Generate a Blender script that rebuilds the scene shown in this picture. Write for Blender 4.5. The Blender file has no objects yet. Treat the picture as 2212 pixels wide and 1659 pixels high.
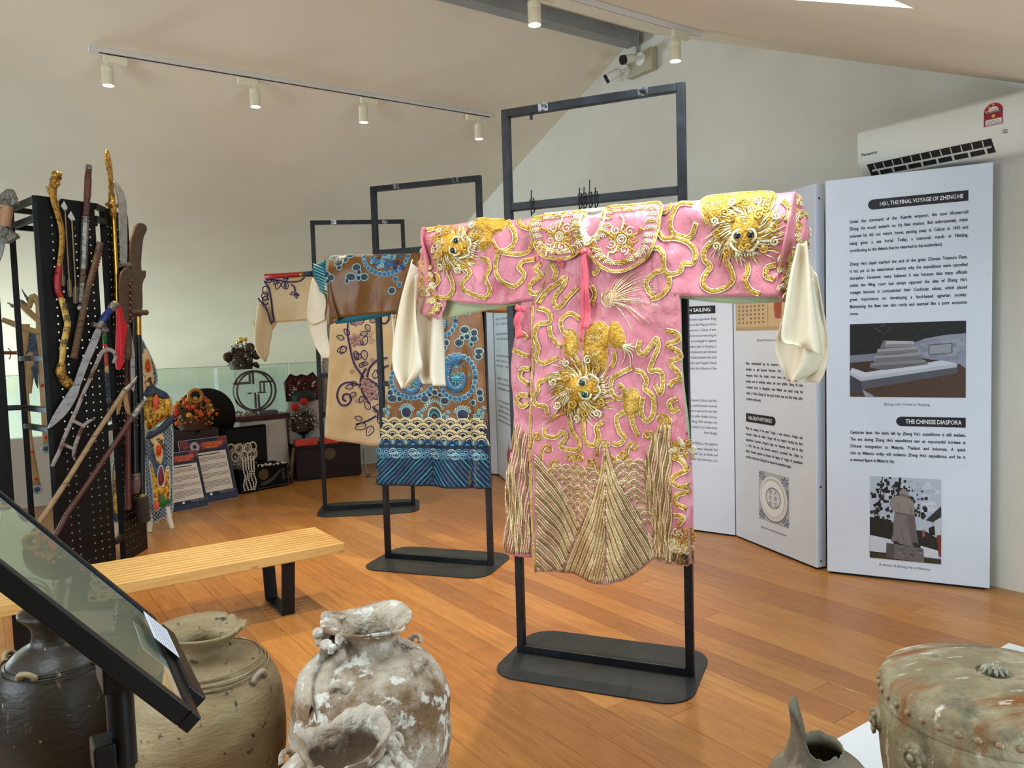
import bpy, bmesh, math, random
from mathutils import Vector as V, Matrix, noise as mnoise
random.seed(7)
SC = bpy.context.scene
COL = SC.collection
# ---------------------------------------------------------------- camera
F, CX, CY = 1666.0, 1106.0, 829.5
EYE = V((0, 0, 1.45))
RM = Matrix(((0.8189495402947335, 0.05976552583191575, -0.5707448925510235),
             (-0.5730806980102487, 0.03317576939596209, -0.8188271379803383),
             (-0.03000273352764164, 0.9976609896387754, 0.06141975035645107)))
cd = bpy.data.cameras.new('camera'); cam = bpy.data.objects.new('camera', cd); COL.objects.link(cam)
cd.sensor_fit = 'HORIZONTAL'; cd.sensor_width = 36; cd.lens = F * 36 / 2212
cd.clip_start = 0.02; cd.clip_end = 100
cam.matrix_world = Matrix.Translation(EYE) @ RM.to_4x4()
SC.camera = cam
# ---------------------------------------------------------------- world, light, exposure
SC.view_settings.view_transform = 'Standard'
SC.view_settings.look = 'None'
SC.view_settings.gamma = 1
SC.view_settings.use_curve_mapping = False
SC.view_settings.exposure = 0.22
SC.cycles.transparent_max_bounces = 20; SC.cycles.max_bounces = 6; SC.cycles.diffuse_bounces = 3; SC.cycles.glossy_bounces = 3; SC.cycles.caustics_reflective = False; SC.cycles.caustics_refractive = False
SC.cycles.adaptive_threshold = 0.05
w = bpy.data.worlds.new('sky'); SC.world = w; w.use_nodes = True
w.node_tree.nodes['Background'].inputs[0].default_value = (0.80, 0.90, 1.0, 1)
w.node_tree.nodes['Background'].inputs[1].default_value = 1.6

def area(name, loc, target, sx, sy, power, col):
    l = bpy.data.lights.new(name, 'AREA'); l.shape = 'RECTANGLE'; l.size = sx; l.size_y = sy
    l.energy = power; l.color = col
    o = bpy.data.objects.new(name, l); COL.objects.link(o); o.location = loc
    o.rotation_euler = (V(target) - V(loc)).to_track_quat('-Z', 'Y').to_euler()
    return o
DAY = (0.76, 0.90, 1.0)
area('daylight_skylight', (2.2, 1.85, 2.80), (2.2, 2.17, 2.05), 0.78, 0.95, 38, DAY)
area('daylight_skylight_rear', (-0.4, 1.85, 2.80), (-0.4, 2.17, 2.05), 0.78, 0.95, 38, DAY)
area('daylight_window_rear', (-2.93, 2.6, 1.45), (0, 2.6, 1.35), 2.6, 1.3, 82, DAY)
area('daylight_stair_window', (-2.9, 9.9, 0.7), (1.5, 9.9, 0.9), 2.2, 1.4, 290, (0.72, 0.90, 1.0))
area('daylight_eaves_window', (2.3, -1.52, 0.70), (2.6, 2.0, 0.85), 2.6, 0.72, 48, (0.60, 0.84, 1.0))

# ---------------------------------------------------------------- geometry helpers
def ray(u, v): return RM @ V((u - CX, -(v - CY), -F))
def fl(u, v, z=0.0):
    r = ray(u, v); return EYE + r * ((z - EYE.z) / r.z)
def onx(u, v, x):
    r = ray(u, v); return EYE + r * (x / r.x)
def ony(u, v, y):
    r = ray(u, v); return EYE + r * (y / r.y)
def onpl(u, v, p, n):
    r = ray(u, v); return EYE + r * ((V(p) - EYE).dot(n) / r.dot(n))

class Frame:
    """vertical wall-like frame: origin o on plan, x axis along a->b, y axis = outward normal, z up"""
    def __init__(s, a, b):
        s.o = V((a[0], a[1], 0)); d = V((b[0] - a[0], b[1] - a[1], 0)); s.len = d.length
        s.x = d.normalized(); s.n = s.x.cross(V((0, 0, 1)))      # right hand side of a->b
        s.m = Matrix(((s.x.x, s.n.x, 0, s.o.x), (s.x.y, s.n.y, 0, s.o.y), (0, 0, 1, 0), (0, 0, 0, 1)))
    def px(s, u, v, off=0.0):
        """photo pixel -> (along, height) on the plane lying off in front"""
        p = onpl(u, v, s.o + s.n * off, s.n) - s.o
        return (p.dot(s.x), p.z)

class MB:
    def __init__(s): s.bm = bmesh.new()
    def box(s, lo, hi, bev=0.0, m=None, mi=0):
        lo = V(lo); hi = V(hi)
        r = bmesh.ops.create_cube(s.bm, size=1.0)
        vs = r['verts']; c = (lo + hi) / 2; d = hi - lo
        for v in vs: v.co = V((v.co.x * d.x + c.x, v.co.y * d.y + c.y, v.co.z * d.z + c.z))
        fs = set(f for v in vs for f in v.link_faces)
        if bev > 0:
            es = set(e for v in vs for e in v.link_edges)
            r2 = bmesh.ops.bevel(s.bm, geom=list(es), offset=bev, segments=2, affect='EDGES', profile=0.5)
            fs = set(f for f in fs if f.is_valid) | set(r2['faces']); vs = list(set(v for f in fs for v in f.verts))
        for f in fs: f.material_index = mi
        if m is not None:
            for v in vs: v.co = m @ v.co
        return s
    def faces(s, vs, fs, mi=0):
        bv = [s.bm.verts.new(v) for v in vs]
        for f in fs:
            try: s.bm.faces.new([bv[i] for i in f]).material_index = mi
            except ValueError: pass
        return s
    def prism(s, pts, ax, t0, t1, mi=0, m=None):
        """polygon in 2D extruded; ax: function (a,b,t)->co"""
        n = len(pts)
        vs = [ax(a, b, t0) for a, b in pts] + [ax(a, b, t1) for a, b in pts]
        if m is not None: vs = [m @ V(v) for v in vs]
        fs = [list(range(n)), list(range(2 * n - 1, n - 1, -1))] + [[(i + 1) % n, i, n + i, n + (i + 1) % n] for i in range(n)]
        return s.faces(vs, fs, mi)
    def tube(s, pts, r, k=8, mi=0, caps=True, flat=1.0, nrm=None):
        """swept tube through pts, radius r (number or list); flat squashes along nrm"""
        pts = [V(p) for p in pts]; n = len(pts)
        if n < 2: return s
        rs = r if isinstance(r, (list, tuple)) else [r] * n
        prev = None; rings = []
        for i, p in enumerate(pts):
            t = (pts[min(i + 1, n - 1)] - pts[max(i - 1, 0)])
            if t.length < 1e-9: t = V((0, 0, 1))
            t.normalize()
            if nrm is not None: a = nrm - t * nrm.dot(t)
            elif prev is None: a = t.orthogonal()
            else: a = prev - t * prev.dot(t)
            if a.length < 1e-6: a = t.orthogonal()
            a.normalize(); prev = a; b = t.cross(a)
            rings.append([s.bm.verts.new(p + (a * math.cos(2 * math.pi * j / k) * flat + b * math.sin(2 * math.pi * j / k)) * rs[i]) for j in range(k)])
        for i in range(n - 1):
            for j in range(k):
                s.bm.faces.new((rings[i][j], rings[i][(j + 1) % k], rings[i + 1][(j + 1) % k], rings[i + 1][j])).material_index = mi
        if caps:
            s.bm.faces.new(rings[0][::-1]).material_index = mi; s.bm.faces.new(rings[-1]).material_index = mi
        return s
    def cyl(s, a, b, r, k=16, mi=0, r2=None): return s.tube([a, b], [r, r if r2 is None else r2], k, mi)
    def lathe(s, prof, k=32, m=None, mi=0, fn=None):
        """prof: (radius,z) list; fn(co, i, ang) may displace"""
        rings = []
        for i, (r, z) in enumerate(prof):
            ring = []
            for j in range(k):
                a = 2 * math.pi * j / k
                co = V((r * math.cos(a), r * math.sin(a), z))
                if fn: co = fn(co, i, a)
                if m is not None: co = m @ co
                ring.append(s.bm.verts.new(co))
            rings.append(ring)
        for i in range(len(rings) - 1):
            for j in range(k):
                s.bm.faces.new((rings[i][j], rings[i][(j + 1) % k], rings[i + 1][(j + 1) % k], rings[i + 1][j])).material_index = mi
        return s
    def sphere(s, c, r, u=10, v=7, mi=0, sc=(1, 1, 1), m=None):
        r_ = bmesh.ops.create_uvsphere(s.bm, u_segments=u, v_segments=v, radius=r)
        for vt in r_['verts']:
            vt.co = V((vt.co.x * sc[0], vt.co.y * sc[1], vt.co.z * sc[2]))
            if m is not None: vt.co = m @ vt.co
            vt.co += V(c)
        for f in set(f for vt in r_['verts'] for f in vt.link_faces): f.material_index = mi
        return s
    def grid(s, P, mi=0):
        """P[i][j] points"""
        B = [[s.bm.verts.new(p) for p in row] for row in P]
        for i in range(len(B) - 1):
            for j in range(len(B[0]) - 1):
                s.bm.faces.new((B[i][j], B[i][j + 1], B[i + 1][j + 1], B[i + 1][j])).material_index = mi
        return B
    def build(s, name, mat, parent=None, smooth=False, m=None, recalc=True, merge=0.0):
        if merge: bmesh.ops.remove_doubles(s.bm, verts=s.bm.verts, dist=merge)
        if recalc: bmesh.ops.recalc_face_normals(s.bm, faces=s.bm.faces)
        me = bpy.data.meshes.new(name); s.bm.to_mesh(me); s.bm.free()
        for x in (mat if isinstance(mat, (list, tuple)) else [mat]): me.materials.append(x)
        if smooth:
            me.shade_smooth()
            if smooth != 'all': me.set_sharp_from_angle(angle=math.radians(45))
        o = bpy.data.objects.new(name, me); COL.objects.link(o)
        if m is not None: o.matrix_world = m
        if parent is not None: o.parent = parent
        return o

def thing(name, label, cat, m=None, group=None):
    o = bpy.data.objects.new(name, None); COL.objects.link(o); o.empty_display_size = 0.1
    if m is not None: o.matrix_world = m if isinstance(m, Matrix) else Matrix.Translation(V(m))
    return tag(o, label, cat, group)
def tag(o, label, cat, group=None):
    o['label'] = label; o['category'] = cat
    if group: o['group'] = group
    return o
def struct(o): o['kind'] = 'structure'; return o
def T(x, y, z): return Matrix.Translation(V((x, y, z)))
def RZ(a): return Matrix.Rotation(a, 4, 'Z')
def RX(a): return Matrix.Rotation(a, 4, 'X')
def RY(a): return Matrix.Rotation(a, 4, 'Y')
def lerp(a, b, t): return a + (b - a) * t
def smooth_pts(pts, n=6, closed=False):
    """Catmull-Rom through 2D/3D points"""
    P = [V(p) for p in pts]; N = len(P); out = []
    rng = range(N if closed else N - 1)
    for i in rng:
        p1 = P[i]; p2 = P[(i + 1) % N]
        p0 = P[(i - 1) % N] if closed or i > 0 else p1 * 2 - p2
        p3 = P[(i + 2) % N] if closed or i + 2 < N else p2 * 2 - p1
        for k in range(n):
            t = k / n
            out.append(0.5 * ((2 * p1) + (p2 - p0) * t + (2 * p0 - 5 * p1 + 4 * p2 - p3) * t * t + (3 * p1 - p0 - 3 * p2 + p3) * t ** 3))
    if not closed: out.append(P[-1])
    return out
def copy_tree(o, parent=None):
    c = o.copy(); COL.objects.link(c)
    if parent is not None: c.parent = parent
    for ch in o.children: copy_tree(ch, c)
    return c

# ---------------------------------------------------------------- materials
MATS = {}
def lin(c):
    return tuple(((x / 255) / 12.92 if x / 255 <= 0.04045 else ((x / 255 + 0.055) / 1.055) ** 2.4) for x in c) + (1,)
def mat(name, rgb, rough=0.5, metal=0.0, spec=0.5, mix=None, bump=None, trans=0, ior=1.45, alpha=1, coat=0, sheen=0, emit=None):
    """mix: (rgb2, scale, lo, hi, (sx,sy,sz), detail) ; list of mixes allowed. bump: (scale, strength, (sx,sy,sz))"""
    if name in MATS: return MATS[name]
    m = bpy.data.materials.new(name); m.use_nodes = True; nt = m.node_tree; N = nt.nodes; L = nt.links
    b = N['Principled BSDF']
    b.inputs['Base Color'].default_value = lin(rgb); b.inputs['Roughness'].default_value = rough
    b.inputs['Metallic'].default_value = metal; b.inputs['Specular IOR Level'].default_value = spec
    b.inputs['IOR'].default_value = ior; b.inputs['Alpha'].default_value = alpha
    if trans: b.inputs['Transmission Weight'].default_value = trans
    if coat: b.inputs['Coat Weight'].default_value = coat; b.inputs['Coat Roughness'].default_value = 0.15
    if sheen: b.inputs['Sheen Weight'].default_value = sheen
    if emit: b.inputs['Emission Color'].default_value = lin(emit[0]); b.inputs['Emission Strength'].default_value = emit[1]
    tc = None
    def coords(sc):
        nonlocal tc
        if tc is None: tc = N.new('ShaderNodeTexCoord')
        mp = N.new('ShaderNodeMapping'); mp.inputs['Scale'].default_value = sc; L.new(tc.outputs['Object'], mp.inputs['Vector']); return mp.outputs[0]
    if mix:
        prev = None
        for mx in (mix if isinstance(mix, list) else [mix]):
            rgb2, scale, lo, hi, sc, det = mx[:6]
            nz = N.new('ShaderNodeTexNoise'); nz.inputs['Scale'].default_value = scale; nz.inputs['Detail'].default_value = min(det, 5)
            nz.inputs['Roughness'].default_value = 0.62
            L.new(coords(sc), nz.inputs['Vector'])
            rp = N.new('ShaderNodeMapRange'); rp.inputs['From Min'].default_value = lo; rp.inputs['From Max'].default_value = hi
            L.new(nz.outputs[0], rp.inputs['Value'])
            mm = N.new('ShaderNodeMix'); mm.data_type = 'RGBA'
            L.new(rp.outputs[0], mm.inputs['Factor'])
            if prev is None: mm.inputs['A'].default_value = lin(rgb)
            else: L.new(prev, mm.inputs['A'])
            mm.inputs['B'].default_value = lin(rgb2); prev = mm.outputs['Result']
        L.new(prev, b.inputs['Base Color'])
    if bump:
        prevn = None
        for bp in (bump if isinstance(bump, list) else [bump]):
            nz = N.new('ShaderNodeTexNoise'); nz.inputs['Scale'].default_value = bp[0]; nz.inputs['Detail'].default_value = 3
            L.new(coords(bp[2] if len(bp) > 2 else (1, 1, 1)), nz.inputs['Vector'])
            bn = N.new('ShaderNodeBump'); bn.inputs['Strength'].default_value = bp[1]; bn.inputs['Distance'].default_value = bp[3] if len(bp) > 3 else 0.01
            L.new(nz.outputs[0], bn.inputs['Height'])
            if prevn: L.new(prevn, bn.inputs['Normal'])
            prevn = bn.outputs[0]
        L.new(prevn, b.inputs['Normal'])
    MATS[name] = m
    return m
def emat(name, rgb, s):
    if name in MATS: return MATS[name]
    m = bpy.data.materials.new(name); m.use_nodes = True; nt = m.node_tree; nt.nodes.clear()
    e = nt.nodes.new('ShaderNodeEmission'); e.inputs[0].default_value = lin(rgb); e.inputs[1].default_value = s
    o = nt.nodes.new('ShaderNodeOutputMaterial'); nt.links.new(e.outputs[0], o.inputs[0]); MATS[name] = m
    return m
def glassmat(name, tint, refl=0.08, rough=0.02):
    """thin pane: mostly see-through, glossy by fresnel"""
    if name in MATS: return MATS[name]
    m = bpy.data.materials.new(name); m.use_nodes = True; nt = m.node_tree; N = nt.nodes; L = nt.links; N.clear()
    t = N.new('ShaderNodeBsdfTransparent'); t.inputs[0].default_value = lin(tint)
    g = N.new('ShaderNodeBsdfGlossy'); g.inputs['Roughness'].default_value = rough
    fr = N.new('ShaderNodeFresnel'); fr.inputs[0].default_value = 1.5
    ad = N.new('ShaderNodeMath'); ad.operation = 'ADD'; ad.inputs[1].default_value = refl; ad.use_clamp = True
    mx = N.new('ShaderNodeMixShader'); o = N.new('ShaderNodeOutputMaterial')
    ge = N.new('ShaderNodeNewGeometry'); iv = N.new('ShaderNodeMath'); iv.operation = 'SUBTRACT'; iv.inputs[0].default_value = 1; mu = N.new('ShaderNodeMath'); mu.operation = 'MULTIPLY'
    L.new(ge.outputs['Backfacing'], iv.inputs[1]); L.new(fr.outputs[0], ad.inputs[0]); L.new(ad.outputs[0], mu.inputs[0]); L.new(iv.outputs[0], mu.inputs[1]); L.new(mu.outputs[0], mx.inputs[0]); L.new(t.outputs[0], mx.inputs[1]); L.new(g.outputs[0], mx.inputs[2]); L.new(mx.outputs[0], o.inputs[0])
    MATS[name] = m
    return m
BLACK = mat('black_powder_coat', (12, 12, 13), 0.5, spec=.35, mix=((18, 19, 21), 30, .4, .7, (1, 1, 1), 3))
WHITEP = mat('white_plaster', (226, 219, 208), 0.9, bump=(180, .05))
# ================================================================ ROOM
GX = 4.53; RY_, RZ_ = 4.573, 3.852; SL, SR = 0.42, 0.425
YL, YP = 11.5, 8.42; XB = -3.0; YR = -1.6
def zl(y): return RZ_ - SL * (y - RY_)
def zr(y): return RZ_ - SR * (RY_ - y)
PLASTER = mat('wall_paint', (214, 209, 197), 0.92, mix=((206, 200, 187), 1.3, .35, .7, (1, 1, 1), 3), bump=(220, .04))
SLOPEP = mat('ceiling_paint', (236, 227, 206), 0.92, mix=((228, 218, 196), 1.1, .35, .7, (1, 1, 1), 3), bump=(200, .05))
# floor: subfloor plus planks running along y
sub = struct(MB().box((XB, YR, -0.12), (GX, YP + .1, -0.016)).build('floor', mat('subfloor', (38, 22, 12), 0.9)))
sub['label'] = 'honey brown hardwood plank floor running toward the glass railing'
def plankmat(i, rgb, rgb2, rgb3):
    m = mat('plank_wood_%d' % i, rgb, 0.36, spec=0.45,
            mix=[(rgb2, 7.0, .38, .68, (6, .55, 1), 6), (rgb3, 26.0, .52, .74, (5, .22, 1), 4)],
            bump=[(60, .08, (4, .2, 1)), ], coat=0.12)
    return m
PM = [plankmat(0, (178, 124, 64), (162, 106, 50), (140, 88, 40)), plankmat(1, (170, 115, 58), (152, 98, 46), (130, 80, 36)),
      plankmat(2, (186, 131, 70), (168, 112, 54), (146, 93, 44)), plankmat(3, (162, 107, 56), (146, 92, 44), (124, 76, 36)), plankmat(4, (174, 118, 62), (156, 100, 48), (132, 82, 38))]
PW = 0.1445
rp = random.Random(11); pmesh = {}
def plank(x, y0, y1):
    L_ = round((y1 - y0) / .25) * .25
    key = (round(y1 - y0, 2), rp.choice((0, 0, 1, 2, 4, 4, 1, 3)))
    if key not in pmesh:
        mb = MB().box((0.0006, 0.0006, -0.016), (PW - 0.0006, y1 - y0 - .0006, 0), bev=0.0012)
        o = mb.build('plank', PM[key[1]], sub); pmesh[key] = o.data
    else:
        o = bpy.data.objects.new('plank', pmesh[key]); COL.objects.link(o); o.parent = sub
    o.location = (x, y0, rp.uniform(-.0006, 0))
for k in range(-26, 13):
    x = 2.65 + PW * k
    y = -0.6 - rp.choice((0, .4, .8, 1.2, 1.6))
    while y < YP - .01:
        L = rp.choice((2.6, 3.2, 3.8, 4.4)); y1 = min(y + L, YP)
        if YP - y1 < .5: y1 = YP
        if y1 > 0.5: plank(x, y, y1)
        y = y1
# gable wall in front, left wall beyond the parapet, rear and right walls
def wall(name, pts, t, mm=PLASTER):
    """pts: 3D polygon, extruded by vector t"""
    n = len(pts); vs = [V(p) for p in pts] + [V(p) + V(t) for p in pts]
    fs = [list(range(n)), list(range(2 * n - 1, n - 1, -1))] + [[(i + 1) % n, i, n + i, n + (i + 1) % n] for i in range(n)]
    return struct(MB().faces(vs, fs).build(name, mm))
wall('wall_front', [(GX, YR, -1.2), (GX, YL + .1, -1.2), (GX, YL + .1, zl(YL + .1)), (GX, RY_, RZ_), (GX, YR, zr(YR))], (.15, 0, 0))
wall('wall_left', [(XB, YL, -1.2), (GX, YL, -1.2), (GX, YL, zl(YL) + .3), (XB, YL, zl(YL) + .3)], (0, .15, 0))
b = MB()                                             # low eaves wall with a long window
for lo, hi in (((XB, -.1), (.9, zr(YR) + .1)), ((3.7, -.1), (GX, zr(YR) + .1)), ((.9, -.1), (3.7, .30)), ((.9, 1.10), (3.7, zr(YR) + .1))): b.box((lo[0], YR - .15, lo[1]), (hi[0], YR, hi[1]))
struct(b.build('wall_right', PLASTER))
b = MB()
for x in (.9, 1.8, 2.7, 3.64): b.box((x, YR - .12, .30), (x + .06, YR - .05, 1.10))
b.box((.9, YR - .12, .30), (3.7, YR - .05, .35)); b.box((.9, YR - .12, 1.05), (3.7, YR - .05, 1.10))
struct(b.build('window_3', mat('window_frame_white', (235, 235, 232), .4)))
# rear wall with a window opening
y0, y1, z0, z1 = 1.2, 4.0, .75, 2.15
b = MB()
for lo, hi in (((XB - .15, YR, -1.2), (XB, y0, 4)), ((XB - .15, y1, -1.2), (XB, YL + .1, 4)), ((XB - .15, y0, -1.2), (XB, y1, z0)), ((XB - .15, y0, z1), (XB, y1, 4))): b.box(lo, hi)
struct(b.build('wall_back', PLASTER))
b = MB()
for lo, hi in (((y0, z0), (y1, z0 + .06)), ((y0, z1 - .06), (y1, z1)), ((y0, z0), (y0 + .06, z1)), ((y1 - .06, z0), (y1, z1)), (((y0 + y1) / 2 - .03, z0), ((y0 + y1) / 2 + .03, z1))):
    b.box((XB - .12, lo[0], lo[1]), (XB - .06, hi[0], hi[1]))
struct(b.build('window_2', mat('window_frame_white', (235, 235, 232), .4)))
# low parapet with glass above, stair void beyond
struct(MB().box((XB, YP, -1.2), (GX, YP + .1, .645)).build('wall_parapet', PLASTER))
struct(MB().box((XB, YP + .1, -1.3), (GX, YL, -1.2)).build('floor_stair', PLASTER))
# ceiling slopes; right slope has two skylight openings
b = MB()
def slope_slab(b, x0, x1, ya, yb, zf, t=.14):
    b.faces([(x0, ya, zf(ya)), (x1, ya, zf(ya)), (x1, yb, zf(yb)), (x0, yb, zf(yb)), (x0, ya, zf(ya) + t), (x1, ya, zf(ya) + t), (x1, yb, zf(yb) + t), (x0, yb, zf(yb) + t)],
            [(0, 1, 2, 3), (7, 6, 5, 4), (0, 4, 5, 1), (1, 5, 6, 2), (2, 6, 7, 3), (3, 7, 4, 0)])
slope_slab(b, XB - .1, GX + .1, RY_, YL + .2, zl)
struct(b.build('ceiling', SLOPEP))
b = MB()
SKY = [(-.8, 0.0), (1.8, 2.6)]; SY0, SY1 = 1.36, 2.34
slope_slab(b, XB - .1, GX + .1, YR - .2, SY0, zr); slope_slab(b, XB - .1, GX + .1, SY1, RY_, zr)
xs = [XB - .1] + [q for s_ in SKY for q in s_] + [GX + .1]
for i in range(0, len(xs), 2): slope_slab(b, xs[i], xs[i + 1], SY0, SY1, zr)
struct(b.build('ceiling.001', SLOPEP))
b = MB()
for x0, x1 in SKY:
    for (xa, xb_, ya, yb) in ((x0, x0 + .04, SY0, SY1), (x1 - .04, x1, SY0, SY1), (x0, x1, SY0, SY0 + .04), (x0, x1, SY1 - .04, SY1)):
        b.faces([(xa, ya, zr(ya) + .1), (xb_, ya, zr(ya) + .1), (xb_, yb, zr(yb) + .1), (xa, yb, zr(yb) + .1), (xa, ya, zr(ya) + .16), (xb_, ya, zr(ya) + .16), (xb_, yb, zr(yb) + .16), (xa, yb, zr(yb) + .16)],
                [(0, 1, 2, 3), (7, 6, 5, 4), (0, 4, 5, 1), (1, 5, 6, 2), (2, 6, 7, 3), (3, 7, 4, 0)])
struct(b.build('window_1', mat('window_frame_white', (235, 235, 232), .4)))
# grey ridge beam
b = MB(); b.box((XB, RY_ - .07, RZ_ - .13), (GX - .08, RY_ + .05, RZ_ - .0))
tr = struct(b.build('trim_1', mat('ridge_beam_grey', (150, 150, 148), .6, mix=((134, 134, 132), 4, .4, .7, (1, 1, 1), 4))))
# glass panes on the parapet
gr = thing('glass_railing', 'clear glass railing panes standing on the low parapet wall', 'railing', (0, 0, 0))
GLASS = glassmat('railing_glass', (238, 247, 243), .02)
EDGE = mat('glass_edge_green', (205, 228, 220), .15, spec=.8, emit=None)
for x0, x1 in ((-1.6, .62), (.64, 2.86), (2.88, 4.5)):
    p = MB().box((x0, YP + .035, .646), (x1, YP + .047, 1.225)).build('pane', GLASS, gr)
    MB().box((x0, YP + .034, 1.225), (x1, YP + .048, 1.231)).build('polished_edge', EDGE, p)
    MB().box((x1, YP + .034, .646), (x1 + .004, YP + .048, 1.231)).build('polished_edge', EDGE, p)
struct(MB().box((XB, YP - .012, 0), (GX, YP, .012)).build('baseboard_left', WHITEP))

# ================================================================ TRACK LIGHTING
CREAM = mat('lamp_cream', (228, 219, 190), .45)
TRACKW = mat('track_white', (222, 216, 210), .4)
SLOT = mat('track_slot', (70, 66, 64), .6)
GLOW = emat('lamp_glow', (255, 244, 220), 14)
def rail(name, x0, x1, y, zf, label, sgn):
    sl = math.atan(SL) * -sgn if sgn > 0 else math.atan(SR)
    m = T(0, y, zf(y)) @ RX(sl)
    t = thing(name, label, 'track rail', m, 'lighting track rails')
    MB().box((x0, -.018, -.034), (x1, .018, 0), bev=.003).build('channel', TRACKW, t)
    MB().box((x0 + .06, -.006, -.0345), (x1 - .02, .006, -.030)).build('slot', SLOT, t)
    return m
rail('lighting_track', .725, 3.82, 5.68, zl, 'pale lighting track rail on the sloping ceiling with four spotlights', 1)
rail('lighting_track', .6, 3.96, 3.44, zr, 'pale lighting track rail beside the grey ridge beam', -1)
def spot(loc, adx, label, tgt, power=60, L=.125, r=.036, tilt=(0, 0), ang=74, col=(1, .80, .48)):
    """loc: point on rail underside; adapter box, swivel stem, cylinder head, glowing lens"""
    t = thing('track_spotlight', label, 'spotlight', loc, 'track spotlights')
    MB().box((min(adx, 0) - .02, -.016, -.045), (max(adx, 0) + .02, .016, 0), bev=.004).build('adapter', CREAM, t)
    MB().cyl((0, 0, -.045), (0, 0, -.075), .007, 8).build('stem', CREAM, t)
    R = RX(tilt[0]) @ RY(tilt[1]); h = T(0, 0, -.068) @ R
    b = MB(); b.lathe([(0.001, 0), (r - .003, 0), (r, -.003), (r, -.035), (r - .001, -.037), (r, -.039), (r, -L), (r - .004, -L), (r - .004, -L + .012)], 20, h)
    hd = b.build('lamp_head', CREAM, t, smooth=True)
    MB().lathe([(0.0005, -L - .001), (r - .003, -L - .001)], 20, h).build('lens', GLOW, hd)
    l = bpy.data.lights.new('spot_beam', 'SPOT'); l.energy = power; l.color = col; l.spot_size = math.radians(ang); l.spot_blend = .6; l.shadow_soft_size = .035
    lo = bpy.data.objects.new('spot_beam', l); COL.objects.link(lo)
    p = V(loc) + (h @ V((0, 0, -L - .02)))
    lo.location = p; lo.rotation_euler = (V(tgt) - p).to_track_quat('-Z', 'Y').to_euler()
    return t
yy = 5.68; zz = zl(yy) - .036
spot((.83, yy, zz), .10, 'cream track spotlight nearest the open end of the left rail', (.9, 5.2, 0), 80)
spot((1.78, yy, zz), -.10, 'cream track spotlight above the wooden slat bench', (1.55, 4.5, 0), 112, ang=66)
spot((2.62, yy, zz), .10, 'cream track spotlight between the bench and the brown robe', (2.2, 5.2, .6), 100)
spot((3.69, yy, zz), -.10, 'cream track spotlight at the gable end of the left rail', (3.0, 6.0, .7), 100)
yy = 3.44; zz = zr(yy) - .036
spot((2.62, yy, zz), .12, 'cream track spotlight hanging in front of the grey ridge beam', (1.95, 3.6, 0), 200, ang=62)
spot((3.72, yy, zz), .10, 'cream track spotlight beside the security cameras', (3.2, 3.2, .2), 110)
spot((1.3, yy, zz), .10, 'cream track spotlight above the standing clay jars', (2.2, 2.5, 1.0), 60, ang=60)
# ================================================================ TEXT HELPER
def text_bm(bm, m, line, size, width=None, bold=0.0, align='LEFT', space=1.0, xs=1.0, mi=0):
    """append the outline of a text line to bm. m: matrix local->target (text in XY)"""
    c = bpy.data.curves.new('t', 'FONT'); c.body = line; c.size = size; c.resolution_u = 2; c.offset = bold; c.space_character = space
    o = bpy.data.objects.new('t', c); COL.objects.link(o)
    dg = bpy.context.evaluated_depsgraph_get
    def wid():
        dg().update(); return o.evaluated_get(dg()).dimensions.x * xs
    if width is not None and ' ' in line:
        w1 = wid(); c.space_word = 2.0; w2 = wid()
        c.space_word = max(.7, min(1 + (width - w1) / max(w2 - w1, 1e-6), 3.5))
        w3 = wid(); xs *= width / w3
    if align != 'LEFT':
        w_ = wid(); sh = -w_ / 2 if align == 'CENTER' else -w_
    else: sh = 0
    dg().update(); me = bpy.data.meshes.new_from_object(o.evaluated_get(dg()))
    n0 = len(bm.verts); nf = len(bm.faces); bm.from_mesh(me); bm.verts.ensure_lookup_table(); bm.faces.ensure_lookup_table()
    for v in bm.verts[n0:]: v.co = m @ V((v.co.x * xs + sh, v.co.y, v.co.z))
    for f in bm.faces[nf:]: f.material_index = mi
    bpy.data.objects.remove(o); bpy.data.curves.remove(c); bpy.data.meshes.remove(me)
def textobj(name, lines, mt, parent, m, bold=0.0, xs=1.0):
    """lines: (x, y, size, string, width|None, align)"""
    for (x, y, sz, st, wd, al) in lines:
        bm = bmesh.new(); text_bm(bm, m @ T(x, y, 0), st, sz, wd, bold, al, xs=xs)
        me = bpy.data.meshes.new(name); bm.to_mesh(me); bm.free(); me.materials.append(mt)
        o = bpy.data.objects.new(name, me); COL.objects.link(o); o.parent = parent
INK = mat('ink_black', (30, 30, 36), .7)
INKW = mat('ink_white', (240, 240, 244), .7)
BANNER = mat('banner_ink', (24, 24, 34), .55)
BOARD = mat('exhibition_board', (214, 220, 232), .55, mix=((206, 212, 225), 2.0, .4, .75, (1, 1, 1), 4))
BOARDSIDE = mat('board_edge', (226, 226, 220), .6)
PRINT = {}
def pr(rgb): return mat('print_%d_%d_%d' % rgb, rgb, .5)
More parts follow.
